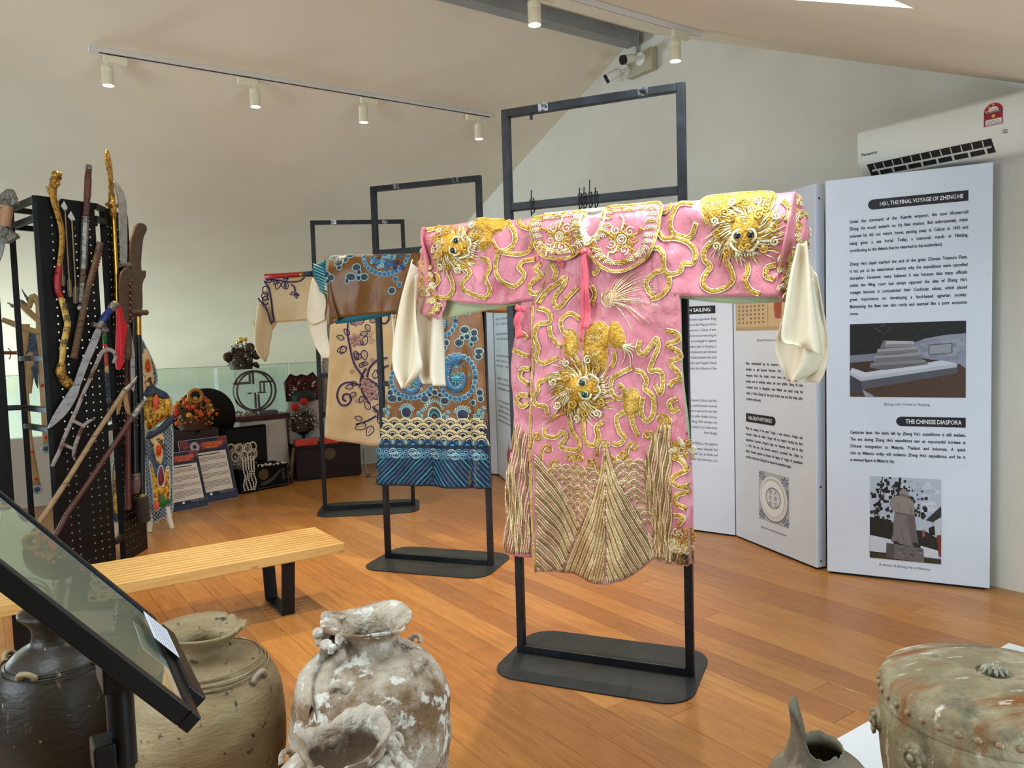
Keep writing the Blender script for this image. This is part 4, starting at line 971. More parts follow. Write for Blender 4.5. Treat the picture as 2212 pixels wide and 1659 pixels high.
for i, e in enumerate([(300, 640), (330, 690), (350, 730), (390, 770), (430, 840), (420, 910), (380, 950), (345, 1030), (290, 1030), (220, 1075), (160, 640), (220, 650)]):
    for dx in (-8, 6):
        s_ = (45 + dx, 860); cord_into(pk, b, [pk.P(*p) for p in cB([s_, ((s_[0] + e[0]) / 2, (s_[1] + e[1]) / 2 - 34 + dx), (e[0] + dx, e[1] + dx)])], .0032, (0, 1)[i % 2], 5, lift=.004, taper=True)
    cord_into(pk, b, spiral(pk.P(*cB([(60, 850)])[0]), .012 + .003 * i, 1, i * .8, 1, 10), .0028, i % 2, 2, lift=.004)
b.build('lion_tail_plume', [ROSEG, SILV], body, smooth='all')
b = MB()
for e in [(880, 120), (890, 180), (880, 230), (860, 280), (800, 260), (900, 150)]: cord_into(pk, b, [pk.P(*p) for p in cC([(820, 130), ((820 + e[0]) / 2 + 20, (130 + e[1]) / 2), e])], .005, 1, 4, lift=.003, taper=True)
for e in [(340, 600), (310, 590), (330, 620), (380, 560), (360, 610), (400, 590)]: cord_into(pk, b, [pk.P(*p) for p in cC([(520, 530), (430, 560), e])], .006, 0, 5, lift=.003, taper=True)
b.build('fringe_cords', GM, body, smooth='all')['kind'] = 'stuff'
b = MB(); c = pk.P(*cC([(1180, 782)])[0])
for r_ in (.042, .03, .018):
    for i in range(8): a = i * .785 + r_ * 20; cord_into(pk, b, spiral(c + V((math.cos(a), math.sin(a))) * r_, .013, 1.3, a, 1, 9), .0035, i % 2, 2, lift=.004)
b.build('rosette', GM, body, smooth='all')
# hem mountains: wavy couched stripes
def clip_line(Q, ok): 
    out = []; cur = []
    for q_ in Q:
        if ok(q_): cur.append(q_)
        else:
            if len(cur) > 2: out.append(cur)
            cur = []
    if len(cur) > 2: out.append(cur)
    return out
def mountain(par, cf, apex, bl, name, ok, n, dy, sgn, rnd):
    """stripes nested under an apex: boundary bl (px list from apex downward), copies shifted down"""
    b = MB(); rl = random.Random(rnd); base = [V(p) for p in cf(bl)]
    base = resample(smooth_pts(base, 6), 60); A0 = base[0]
    for i in range(n):
        Q = []
        for j, p in enumerate(base):
            t = j / 59; w_ = 1.5 * math.sin(t * 17 + i * .55) * (.4 + t)
            Q.append(pk.P(A0.x + (p.x - A0.x) + w_ * sgn * .6, p.y + i * dy + w_ * .8))
        for seg in clip_line(Q, ok):
            b.tube([pk.at(q_, .0028) for q_ in seg], .0042 if i % 2 == 0 else .003, 5, (0, 1, 2, 1)[i % 4], flat=.7, nrm=YN)
    o = b.build(name, [TANG, SILV, ROSEG], par, smooth='all'); o['kind'] = 'stuff'; return o
def inhem(q_): return q_.x > hem[0].x + .004 and q_.x < hem[-1].x - .002 and q_.y > hemz(q_.x) + .003
cx0 = pk.P(*cC([(725, 900)])[0]).x
xr = pk.P(*cC([(945, 1000)])[0]).x; xr2 = pk.P(*cC([(1118, 1000)])[0]).x
def line_x(P0, P1, z): t = (z - P0.y) / (P1.y - P0.y); return lerp(P0.x, P1.x, t)
ML = [pk.P(*p) for p in cC([(262, 770), (330, 850), (420, 970), (500, 1130), (570, 1250), (640, 1420), (700, 1560)])]
MCl = [pk.P(*p) for p in cC([(722, 720), (690, 900), (650, 1080), (570, 1245), (500, 1400), (440, 1540)])]
MCr = [pk.P(*p) for p in cC([(728, 720), (770, 860), (850, 1050), (920, 1200), (985, 1340), (1000, 1480)])]
MRl = [pk.P(*p) for p in cC([(1030, 620), (975, 720), (945, 850), (940, 1000), (950, 1150), (985, 1320), (1000, 1480)])]
def xat(Lp, z):
    for a, b_ in zip(Lp, Lp[1:]):
        if a.y >= z >= b_.y: return lerp(a.x, b_.x, (a.y - z) / (a.y - b_.y))
    return Lp[0].x if z > Lp[0].y else Lp[-1].x
okL = lambda q_: inhem(q_) and q_.y < ML[0].y and q_.x < xat(ML, q_.y) and q_.x < xat(MCl, q_.y) - .004
okC1 = lambda q_: inhem(q_) and q_.x <= cx0 and q_.x > xat(MCl, q_.y) and q_.y < MCl[0].y
okC2 = lambda q_: inhem(q_) and q_.x >= cx0 and q_.x < xat(MCr, q_.y) and q_.y < MCl[0].y
okR = lambda q_: inhem(q_) and q_.x > xat(MRl, q_.y) + .003 and (q_.x < xr2 or q_.y < pk.P(*cC([(1100, 1330)])[0]).y) and q_.y < MRl[0].y
# tan grounds under the stripes
def ground(par, ok, x0, x1, z0, z1, name, mt=TANP, st=.009, lift=.0012):
    b = MB(); nx = int((x1 - x0) / st) + 1; nz = int((z1 - z0) / st) + 1; vv = {}
    for i in range(nx):
        for j in range(nz):
            q_ = V((x0 + i * st, z0 + j * st))
            if ok(q_ + V((st / 2, st / 2))):
                vs = []
                for di, dj in ((0, 0), (1, 0), (1, 1), (0, 1)):
                    kk = (i + di, j + dj)
                    if kk not in vv: vv[kk] = b.bm.verts.new(pk.at(V((x0 + kk[0] * st, max(z0 + kk[1] * st, hemz(x0 + kk[0] * st) + .001))), lift))
                    vs.append(vv[kk])
                b.bm.faces.new(vs)
    return b.build(name, mt, par, smooth='all')
for nm, ok in (('hem_ground', okL), ('hem_ground', okC1), ('hem_ground', okC2), ('hem_ground', okR)): ground(body, ok, hem[0].x, hem[-1].x, .38, 1.15, nm)
mountain(body, cC, None, [(262, 770), (330, 850), (420, 970), (500, 1130), (570, 1250), (640, 1420), (700, 1560)], 'mountain_stripes', okL, 40, 7.3, 1, 1)
mountain(body, cC, None, [(722, 720), (690, 900), (650, 1080), (570, 1245), (500, 1400), (440, 1540)], 'mountain_stripes', okC1, 40, 7.3, -1, 2)
mountain(body, cC, None, [(728, 720), (770, 860), (850, 1050), (920, 1200), (985, 1340), (1010, 1480)], 'mountain_stripes', okC2, 40, 7.3, 1, 3)
# right mountain: near vertical stripes
def vstripes(par, x0, x1, ztop, ok, name, n, lean=0.0, zb=.4):
    b = MB()
    for i in range(n):
        t = i / (n - 1); Q = []
        for j in range(60):
            z = lerp(ztop, zb, j / 59); sway = .012 * math.sin(z * 9 + i * .25) + .004 * math.sin(z * 40 + i)
            Q.append(V((lerp(x0, x1, t) + sway + lean * (ztop - z), z)))
        for seg in clip_line(Q, ok): b.tube([pk.at(q_, .0028 if par is not side else -.003) for q_ in seg], .0042 if i % 2 == 0 else .003, 5, (0, 1, 2, 1)[i % 4], flat=.7, nrm=YN)
    o = b.build(name, [TANG, SILV, ROSEG], par, smooth='all'); o['kind'] = 'stuff'
vstripes(body, xr - .02, xr2 + .05, 1.12, okR, 'mountain_stripes', 34, -.02)
sA, sB = pk.P(*cC([(120, 1000)])[0]).x, pk.P(*cC([(243, 1000)])[0]).x
sl0 = [pk.P(*p) for p in [(1124, 650), (1110, 720), (1100, 800), (1108, 900), (1104, 980), (1092, 1080), (1082, 1188)]]
okS = lambda q_: q_.x > xat(sl0, q_.y) + .003 and q_.x < sB - .002 + .02 * max(0, .8 - q_.y) and q_.y < pk.P(*cC([(180, 600)])[0]).y - abs(q_.x - (sA + sB) / 2) * 1.2 and q_.y > lerp(pk.P(1083, 1190).y, pk.P(1152, 1202).y, max(0, min(1, (q_.x - sl0[-1].x) / .14))) + .004
vstripes(side, sA - .06, sB + .04, 1.2, okS, 'mountain_stripes', 26, -.03)
# seigaiha wave scales between mountains
okSg = lambda q_: inhem(q_) and ((q_.x > xat(ML, q_.y) + .006 and q_.x < xat(MCl, q_.y) - .004 and q_.y < pk.P(*cC([(500, 880)])[0]).y) or (q_.x > xat(MCr, q_.y) + .006 and q_.x < xat(MRl, q_.y) - .002 and q_.y < pk.P(*cC([(850, 850)])[0]).y))
ground(body, okSg, hem[0].x, hem[-1].x, .5, 1.1, 'wave_ground', mat('rose_ground', (196, 140, 124), .5, bump=(120, .3)))
b = MB(); st = .040; r0 = 0; z = .5
while z < 1.08:
    x = .12 + (st / 2 if r0 % 2 else 0)
    while x < .75:
        if okSg(V((x, z + .008))):
            for r_ in (.021, .015, .009): b.tube([pk.at(V((x + r_ * math.cos(a), z + r_ * .95 * math.sin(a))), .003 + .0015 * (r0 % 2)) for a in (0, .52, 1.05, 1.57, 2.1, 2.6, 3.14)], .0024, 5, 0 if r_ > .02 else 1, nrm=YN)
        x += st
    z += .017; r0 += 1
o = b.build('wave_scales', [SILV, ROSEG], body, smooth='all'); o['kind'] = 'stuff'
# curling wave crests above the scales and mountains
for (x, y, h_) in [(290, 700, 1), (350, 775, 1), (400, 870, 1), (490, 830, -1), (560, 825, 1), (640, 850, -1), (760, 835, 1), (820, 815, -1), (880, 760, 1), (970, 690, -1), (1050, 585, -1), (715, 735, 1), (1085, 600, 1)]:
    c = pk.P(*cC([(x, y)])[0]); b = MB(); Q = [c + V((-.03 * h_, -.05)), c + V((-.026 * h_, -.012))] + spiral(c, .022, 1.15, math.pi if h_ > 0 else 0, -h_, 10)
    cord_into(pk, b, Q, .0058, 0, 3); cord_into(pk, b, [p + V((.008 * h_, -.006)) for p in Q[:8]], .003, 1, 3); b.build('wave_crest', GM, body, smooth='all')
# soot at the right hem corner
b = MB(); rl = random.Random(4)
for i in range(40):
    c = pk.P(*cC([(rl.uniform(1125, 1232), rl.uniform(1425, 1470))])[0])
    cord_into(pk, b, spiral(c, .012, 1.2, rl.uniform(0, 6), 1, 9), .0035, i % 2, 2, lift=.002)
b.build('charred_cords', [SOOT, TANG], body, smooth='all')
b = MB()
for i in range(26):
    c = pk.P(*cC([(rl.uniform(1120, 1240), rl.uniform(1250, 1400))])[0]); cord_into(pk, b, spiral(c, .018, 1.2, rl.uniform(0, 6), 1, 9), .004, i % 2, 2, lift=.003)
b.build('corner_curls', GM, body, smooth='all')
# cuff embroidery
def cuff_emb(par, fn, px, name, n, seed):
    b = MB(); rl = random.Random(seed); Q = [pk.P(*p) for p in px]
    fr_ = Robe.__new__(Robe); fr_.fr = SFa; fr_.off = .075; fr_.front = fn; k = 0
    while k < n:
        p = V((rl.uniform(min(q_.x for q_ in Q), max(q_.x for q_ in Q)), rl.uniform(min(q_.y for q_ in Q), max(q_.y for q_ in Q))))
        if inside(p, Q):
            for r_ in (.020, .013, .006): cord_into(fr_, b, [p + V((r_ * math.cos(a), r_ * math.sin(a))) for a in (0, .8, 1.57, 2.3, 3.14)], .003, rl.choice((0, 1)), 3)
            k += 1
        else: k += .02
    o = b.build(name, GM, par, smooth='all'); o['kind'] = 'stuff'
cL0, cL1 = pk.P(868, 640).x, pk.P(955, 640).x
cuff_emb(cfL, lambda s, z: cuffL(s, z, max(0, min(1, (s - cL0) / (cL1 - cL0))), .5) + .003, [(900, 510), (885, 560), (876, 640), (880, 668), (942, 685), (956, 648), (930, 600), (915, 540)], 'cuff_embroidery', 60, 5)
cR0, cR1 = pk.P(1680, 560).x, pk.P(1745, 520).x
cuff_emb(cfR, lambda s, z: cuffR(s, z, max(0, min(1, (s - cR0) / (cR1 - cR0))), .5) + .003, [(1716, 420), (1702, 500), (1684, 600), (1694, 645), (1712, 650), (1738, 530), (1744, 500), (1734, 455)], 'cuff_embroidery', 60, 6)
# ================================================================ BROWN ROBE with blue embroidery
def fbrown(s, z):
    y = .060 - (.042 * ((z - 1.9) / .12) ** 2 if z > 1.9 else 0)
    low = max(0, min(1, (1.6 - z) / 1.1))
    y += .012 * mnoise.noise(V((s * 6, z * 3.5, 7.3))) + .006 * mnoise.noise(V((s * 15, z * 8, 2.1)))
    if 0 < s < .78: y += low * (.020 * math.sin(s * 13 + .4) + .012 * math.sin(s * 27 + z) - .03 * math.exp(-((s - .665) / .02) ** 2) + .012)
    else:
        d = (-s if s < 0 else s - .78); y += .016 * math.sin(d * 13 + z * 9) * min(1, d * 5)
    return y
BROWN = mat('bronze_satin', (126, 80, 20), .36, spec=.5, mix=((102, 62, 14), 4, .4, .7, (1, 1, 1), 4), bump=[(22, .25, (1, 1, .6), .012), (260, .06)], sheen=.2)
TEAL = mat('teal_satin', (10, 104, 120), .4, spec=.5, bump=(18, .2))
BLU = mat('blue_thread', (62, 116, 158), .5, mix=((40, 84, 132), 60, .45, .65, (1, 1, 1), 3), bump=(160, .6))
BLUD = mat('navy_thread', (28, 40, 76), .5, bump=(160, .5)); BLUL = mat('pale_aqua_thread', (158, 202, 206), .5, bump=(160, .5)); SLATE = mat('slate_thread', (58, 74, 86), .55, bump=(140, .5))
CRM = mat('cream_gold_thread', (206, 194, 154), .42, metal=.2, bump=(150, .5)); TQ = mat('turquoise_thread', (54, 150, 172), .5, bump=(160, .5)); PURP = mat('purple_thread', (50, 38, 96), .5)
bw = Robe(SFb, .065, fbrown, 'brown_robe', 'bronze brown satin robe with blue dragon roundels and striped blue hem')
bsl = sheet(bw, 'sleeve', [(706, 551), (780, 548), (870, 546), (900, 545)], [(712, 690), (760, 682), (850, 675), (900, 668)], 22, 40, BROWN)
bsr = sheet(bw, 'sleeve', [(1000, 548), (1080, 545), (1180, 542)], [(1000, 670), (1080, 676), (1180, 670)], 16, 30, BROWN)
bbody = sheet(bw, 'body', [(890, 545), (868, 620), (855, 680), (844, 800), (830, 900), (820, 990), (811, 1036)], [(1010, 545), (1030, 620), (1040, 680), (1046, 800), (1051, 900), (1057, 1000), (1061, 1056)], 50, 80, BROWN)
sheet(bw, 'back_panel', [(870, 640), (846, 800), (822, 1030)], [(1036, 640), (1044, 800), (1058, 1052)], 10, 24, mat('dark_lining', (24, 22, 26), .6), yfn=lambda s, z, t, v: .026)
sheet(bw, 'sleeve_lining', [(720, 620), (780, 620), (880, 620)], [(718, 700), (770, 694), (880, 672)], 8, 20, TEAL, yfn=lambda s, z, t, v: .028)
def bcuff(s, z, t, v): return fbrown(-.28, z) + .016 - .10 * (1 - t) ** 1.2 + .02 * math.sin(t * 5 + v * 2)
bcf = sheet(bw, 'cuff', [(705, 552), (702, 600), (697, 650), (692, 704)], [(708, 552), (714, 600), (722, 650), (732, 690)], 10, 30, BROWN, yfn=bcuff)
tcf = sheet(bw, 'cuff_band', [(694, 566), (676, 572), (673, 590), (690, 630)], [(706, 560), (706, 590), (704, 612), (702, 636)], 10, 24, TEAL, yfn=lambda s, z, t, v: .05 + .03 * t)
b = MB()
for k in range(9):
    Q = [bw.P(lerp(676, 690, k / 9) + d * 26, 570 + k * 7 + d * 10) for d in (0, .5, 1)]
    b.tube([V((q_.x, .058 + .03 * i / 2, q_.y)) for i, q_ in enumerate(Q)], .0035, 5, nrm=YN)
b.build('cuff_stripes', BLUL, tcf, smooth='all')
sheet(bw, 'water_sleeve', [(676, 606), (668, 660), (662, 700), (672, 740), (692, 774)], [(700, 630), (698, 680), (698, 720), (705, 756), (702, 774)], 14, 34, SILKW, yfn=lambda s, z, t, v: .03 + .014 * math.sin(5 * t + v))
sheet(bw, 'water_sleeve', [(672, 600), (665, 640), (662, 690), (675, 702)], [(690, 620), (700, 650), (697, 680), (698, 690)], 10, 24, SILKW, yfn=lambda s, z, t, v: .05 + .01 * math.sin(5 * t + v))
BMS = [BLU, BLUL, BLUD, SLATE, TQ, CRM, PURP]
def cloud(par, cf, pts, name='cloud_motif'):
    for (x, y, rx, ry) in pts:
        c = bw.P(*cf([(x, y)])[0]); k = cf([(0, 0), (1, 0)]); u = (bw.P(*cf([(x + 10, y)])[0]) - c).length / 10
        b = MB(); pad(bw, b, circ(c, rx * u, ry * u, 12), .004, 3, 2); cord_into(bw, b, circ(c, rx * u, ry * u, 10), .0034, 1, 2, closed=True); cord_into(bw, b, spiral(c, min(rx, ry) * u * .6, 1.2, 0, 1, 9), .002, 2, 2, lift=.004)
        b.build(name, BMS, par, smooth='all')
def beads(par, cf, pts, r, name):
    Q = resample(smooth_pts([bw.P(*p) for p in cf(pts)], 6), max(3, int(len(pts) * 1)))
    Q = resample(smooth_pts([bw.P(*p) for p in cf(pts)], 6), int(sum((bw.P(*a) - bw.P(*b_)).length for a, b_ in zip(cf(pts), cf(pts)[1:])) / (r * 1.75)))
    b = MB(); Q = [q_ for q_ in Q if q_.y < 2.0]
    for q_ in Q: pad(bw, b, circ(q_, r * .92, n=10), .004, 0, 1); cord_into(bw, b, circ(q_, r * .95, n=8), .0026, 1, 2, closed=True, k=4)
    b.build(name, BMS, par, smooth='all')
def dragon(par, c, R, seed):
    g = thing_part('dragon_roundel', par); rl = random.Random(seed)
    Q = [c + V((R * .62 * math.cos(a) * (1 - .05 * i), R * .85 * math.sin(a) * (1 - .05 * i))) for i, a in enumerate([1.2 + .52 * k for k in range(12)])]
    b = MB(); S_ = smooth_pts(Q, 5); b.tube([bw.at(p, .006) for p in S_], [R * .2 * (1 - .5 * i / len(S_)) for i in range(len(S_))], 8, 0, flat=.5, nrm=YN)
    for i in range(2, len(S_) - 2, 2):
        d = (S_[i + 1] - S_[i - 1]).normalized(); nn = V((-d.y, d.x)); w_ = R * .2 * (1 - .5 * i / len(S_))
        cord_into(bw, b, [S_[i] - nn * w_, S_[i] + d * w_ * .5, S_[i] + nn * w_], .002, 1, 3, lift=.012, k=4)
        cord_into(bw, b, [S_[i] + nn * w_, S_[i] + nn * w_ * 1.7 - d * w_ * .5], .003, 4, 2, lift=.004, taper=True)
    b.build('dragon_body', BMS, g, smooth='all')
    b = MB(); h = c + V((0, -R * .05)); pad(bw, b, circ(h, R * .2, R * .17, 10), .01, 4, 2, lift=.008)
    for i in range(16): a = i * .39; cord_into(bw, b, [h + V((math.cos(a), math.sin(a))) * R * .16, h + V((math.cos(a + .3), math.sin(a + .3))) * R * .34], .0035, (4, 1)[i % 2], 2, lift=.01, taper=True)
    for sg in (-1, 1): b.sphere(bw.at(h + V((R * .08 * sg, R * .03)), .02), R * .035, 6, 4, 1)
    for i in range(26): a = rl.uniform(0, 6.3); d = rl.uniform(.2, .8) * R; p = c + V((math.cos(a) * d * .75, math.sin(a) * d)); cord_into(bw, b, spiral(p, R * .08, 1.1, a, 1, 7), .0028, rl.choice((0, 1, 4)), 2)
    b.build('dragon_head', BMS, g, smooth='all')['kind'] = 'stuff'
def roundel(par, cf, cx_, cy_, rx, ry, seed, full=True):
    pts = [(cx_ + rx * math.cos(2 * math.pi * i / 20), cy_ + ry * math.sin(2 * math.pi * i / 20)) for i in range(21)]
    c = bw.P(*cf([(cx_, cy_)])[0]); beads(par, cf, pts, .0165, 'roundel_beads')
    if full: dragon(par, c, .138, seed)
roundel(bbody, cE, 1185, 630, 138, 170, 1); roundel(bbody, cE, 830, 650, 160, 140, 2); roundel(bbody, cE, 1030, 190, 140, 130, 3); roundel(bsl, cD, 640, 690, 190, 185, 4, False)
cloud(bsl, cD, [(265, 780, 36, 28), (320, 755, 20, 22), (210, 738, 40, 14), (340, 728, 34, 12), (278, 822, 20, 18), (410, 820, 34, 26), (430, 858, 20, 18), (365, 898, 38, 28), (425, 905, 22, 18), (475, 898, 34, 26), (335, 930, 14, 20), (700, 1010, 30, 26), (175, 880, 30, 22), (215, 905, 28, 24), (190, 935, 20, 18)])
cloud(bbody, cE, [(1240, 262, 36, 28), (1312, 285, 26, 26), (1310, 332, 30, 24), (1200, 362, 36, 28), (1258, 315, 24, 22), (1222, 322, 18, 18), (1290, 375, 16, 18), (1070, 400, 34, 28), (1100, 362, 22, 22), (1350, 430, 34, 22), (1345, 470, 28, 24), (1262, 128, 30, 16),
                  (680, 795, 38, 28), (735, 800, 22, 20), (665, 750, 24, 22), (1005, 750, 26, 22), (925, 800, 30, 26), (960, 770, 20, 16), (1090, 815, 36, 26), (1050, 770, 20, 18), (1355, 750, 28, 26), (1362, 800, 24, 24), (1305, 830, 22, 20)])
beads(bsl, cD, [(690, 740), (700, 820), (720, 900), (760, 960)], .018, 'bead_border')
b = MB(); rl = random.Random(12)
for i in range(46):
    x, y = rl.uniform(520, 790), rl.uniform(722, 830)
    if (x - 640) ** 2 / 140 ** 2 + (y - 690) ** 2 / 140 ** 2 < 1 or x > 720: cord_into(bw, b, spiral(bw.P(*cD([(x, y)])[0]), .016, 1.2, i, 1 if i % 2 else -1, 8), .005, (0, 0, 4, 1, 6)[i % 5], 2)
b.build('dragon_scroll', BMS, bsl, smooth='all')['kind'] = 'stuff'
# pagoda rocks and sun discs
for (x, y) in ((790, 905), (1225, 925)):
    c = bw.P(*cE([(x, y)])[0]); b = MB(); pad(bw, b, circ(c, .036, n=14), .006, 2, 2)
    for r_ in (.036, .026, .016): cord_into(bw, b, circ(c, r_, n=12), .003, (1, 4, 3)[int(r_ * 100) % 3], 2, closed=True, lift=.003)
    for i in range(8): a = .4 + i * .33; p = c + V((math.cos(a), math.sin(a))) * .05; cord_into(bw, b, spiral(p, .012, 1.1, a, 1, 8), .0028, 1, 2)
    b.build('sun_disc', BMS, bbody, smooth='all')
c0 = [(945, 960), (960, 890), (990, 870), (1025, 880), (1055, 910), (1065, 962)]
b = MB()
for k in range(4): cord_into(bw, b, [bw.P(*p) for p in cE([(1000 + (x - 1000) * (1 - .2 * k), 965 + (y - 965) * (1 - .2 * k)) for x, y in c0])], .006, (1, 3, 4, 2)[k], 3)
for i in range(10): a = .3 + i * .28; p = bw.P(*cE([(1000 + 75 * math.cos(a), 900 - 85 * math.sin(a))])[0]); cord_into(bw, b, spiral(p, .014, 1.1, a, 1, 8), .003, 1, 2)
b.build('rock_motif', BMS, bbody, smooth='all')
for (x, y) in ((640, 890), (890, 920), (1100, 930), (1370, 900), (1335, 940)):
    b = MB()
    for i in range(7): p = bw.P(*cE([(x + 16 * math.sin(i * 1.3), y + 40 - i * 12)])[0]); cord_into(bw, b, spiral(p, .013, 1.2, i, 1 if i % 2 else -1, 8), .003, (1, 4)[i % 2], 2)
    b.build('wave_spray', BMS, bbody, smooth='all')
# hem: scale bands and diagonal stripes, laid out between the two body edges
bl_ = [bw.P(*p) for p in [(844, 800), (830, 900), (820, 990), (811, 1036)]]; br_ = [bw.P(*p) for p in [(1046, 800), (1051, 900), (1057, 1000), (1061, 1056)]]
zt = bw.P(940, 905).y; zmid = bw.P(940, 946).y; zst = bw.P(940, 980).y; zb = bw.P(940, 1049).y
def rowpt(t, z): return V((lerp(xat(bl_, z), xat(br_, z), t), z))
g1 = MB(); G = [[bw.at(rowpt(j / 30, lerp(zmid + .006, zb - .004, i / 24)), .0015) for j in range(31)] for i in range(25)]; g1.grid(G); g1.build('hem_ground', mat('deep_blue_ground', (16, 34, 58), .55), bbody, smooth='all')
g2 = MB(); g2.grid([[bw.at(rowpt(j / 30, lerp(zt - .012, zmid, i / 8)), .0012) for j in range(31)] for i in range(9)]); g2.build('scale_ground', mat('indigo_ground', (40, 34, 62), .55), bbody, smooth='all')
b = MB()
for row in range(4):
    z = lerp(zt - .010, zmid + .004, row / 3); n = 9
    for i in range(n + 1):
        t = (i + (.5 if row % 2 else 0)) / n
        if t > 1.01: continue
        for r_, mi in ((.044, 5), (.035, 5), (.027, 3), (.019, 5), (.011, 2)):
            cord_into(bw, b, [rowpt(max(0, min(1, t)), z) + V((r_ * math.cos(a), r_ * .85 * math.sin(a) - .022)) for a in (.25, .8, 1.57, 2.34, 2.9) if 0 <= t + r_ * math.cos(a) / .75 <= 1], .0052, mi, 3, lift=.002 + .002 * row)
b.build('cream_wave_scales', BMS, bbody, smooth='all')['kind'] = 'stuff'
b = MB()
for i in range(8):
    t = (i + .5) / 8
    for r_, mi in ((.052, 5), (.042, 4), (.032, 0), (.022, 6), (.010, 4)):
        cord_into(bw, b, [rowpt(t, zmid - .03) + V((r_ * math.cos(a), r_ * 1.1 * math.sin(a) - .02)) for a in (.1, .8, 1.57, 2.34, 3.0)], .006, mi, 3, lift=.003)
for i in range(16):
    for row in range(2):
        q_ = rowpt((i + .5 * row + .25) / 16.5, zst + .012 - row * .024); pad(bw, b, circ(q_, .024, .018, 10), .004, 6, 1, lift=.004); cord_into(bw, b, circ(q_, .025, .019, 8), .0042, (4, 0, 1)[i % 3], 2, closed=True, lift=.006); cord_into(bw, b, circ(q_, .012, .009, 6), .002, 1, 2, closed=True, lift=.008, k=4)
b.build('blue_wave_band', BMS, bbody, smooth='all')['kind'] = 'stuff'
b = MB(); N = 34
for i in range(-N, N + 14):
    Q = []
    for j in range(12):
        z = lerp(zst - .018, zb, j / 11); d = (zst - z)
        for sg in (0,):
            pass
        Q.append((i / N, d))
    for sg in (-1, 1):
        seg = []
        for j in range(14):
            z = lerp(zst - .01, zb, j / 13); t = .5 + sg * ((i * .0385) - (zst - z) * -1.15 * .9 - .0) if False else .5 + sg * (i * .040 + (zst - z) * 1.05)
            if (0.002 < t < .998) and (t - .5) * sg >= 0: seg.append(rowpt(t, z))
        if len(seg) > 1: b.tube([bw.at(q_, .003) for q_ in seg], .0056, 5, (0, 0, 4, 0)[i % 4], flat=.6, nrm=YN)
b.build('diagonal_stripes', BMS, bbody, smooth='all')['kind'] = 'stuff'
b = MB(); b.tube([bw.at(rowpt(t / 20, zb - .002), .002) for t in range(21)], .006, 6, 0); b.build('hem_piping', mat('dark_piping', (14, 16, 24), .6), bbody, smooth='all')
ribbon(bw, [(849, 678), (852, 720), (851, 782)], .010, .008, 'white_tie', bw.o, mat('white_tape', (226, 222, 214), .6), .02)

# ================================================================ CREAM ROBE with purple vines
def fcream(s, z):
    y = .060 - (.042 * ((z - 1.88) / .12) ** 2 if z > 1.88 else 0)
    low = max(0, min(1, (1.6 - z) / 1.1))
    y += .014 * mnoise.noise(V((s * 5, z * 3, 3.3))) + .006 * mnoise.noise(V((s * 13, z * 7, 9.1)))
    if 0 < s < .8: y += low * (.022 * math.sin(s * 11 + 1.4) + .012)
    return y
CREAMS = mat('cream_satin', (214, 188, 140), .36, spec=.5, mix=((226, 204, 160), 4, .4, .7, (1, 1, 1), 4), bump=[(18, .25, (1, 1, .6), .012)], sheen=.2)
VIO = mat('violet_cord', (52, 30, 92), .45, metal=.2, bump=(200, .6)); VIOL = mat('lilac_sequin', (156, 132, 176), .3, metal=.4, bump=(300, .6)); MAUVE = mat('mauve_petal', (172, 136, 128), .5)
cr = Robe(SFc, .065, fcream, 'cream_robe', 'cream satin robe with purple vine embroidery on the far stand')
csl = sheet(cr, 'sleeve', [(573, 603), (620, 599), (680, 596), (760, 596)], [(596, 697), (640, 694), (700, 690), (760, 688)], 18, 40, CREAMS)
csr = sheet(cr, 'sleeve', [(840, 596), (900, 592), (955, 590)], [(840, 688), (900, 690), (950, 684)], 12, 24, CREAMS)
cbody = sheet(cr, 'body', [(750, 596), (730, 640), (714, 692), (710, 780), (705, 880), (702, 944)], [(870, 594), (880, 640), (892, 690), (896, 780), (900, 880), (902, 950)], 36, 60, CREAMS)
me = cbody.data; ch_ = [cr.P(*p) for p in [(702, 944), (730, 954), (765, 960), (800, 967), (822, 966), (860, 960), (902, 956)]]
def chz(s):
    for a, b_ in zip(ch_, ch_[1:]):
        if s <= b_.x: return lerp(a.y, b_.y, max(0, (s - a.x) / (b_.x - a.x)))
    return ch_[-1].y
for v in me.vertices:
    if v.co.z < .9:
        base = lerp(ch_[0].y, ch_[-1].y, (v.co.x - ch_[0].x) / (ch_[-1].x - ch_[0].x)); t = max(0, min(1, (.9 - v.co.z) / (.9 - base))); v.co.z = .9 - t * (.9 - chz(v.co.x))
def ccuff(s, z, t, v): return fcream(-.3, z) + .01 - .09 * (1 - t) + .015 * math.sin(t * 5 + v)
ccf = sheet(cr, 'cuff', [(571, 606), (560, 640), (556, 655), (576, 675), (585, 692)], [(574, 604), (586, 630), (592, 665), (594, 690), (597, 698)], 10, 26, CREAMS, yfn=ccuff)
sheet(cr, 'water_sleeve', [(556, 650), (550, 700), (549, 740), (556, 765), (571, 781)], [(583, 680), (587, 720), (583, 740), (580, 765), (574, 781)], 14, 34, mat('cream_silk', (222, 200, 158), .6, bump=(14, .25)), yfn=lambda s, z, t, v: .05 + .018 * math.sin(6 * t + v))
sheet(cr, 'water_sleeve', [(560, 655), (546, 690), (544, 705), (556, 712)], [(596, 690), (597, 697), (590, 710), (584, 716)], 8, 16, CREAMS, yfn=lambda s, z, t, v: .03)
VM = [VIO, VIOL, MAUVE]
def vine(par, cf, pts, r=.007, mi=0, name='vine'):
    b = MB(); Q = [cr.P(*p) for p in cf(pts)]; cord_into(cr, b, Q, r, mi, 5); cord_into(cr, b, offset2(Q, r * 1.6), r * .35, 1, 5); b.build(name, VM, par, smooth='all')
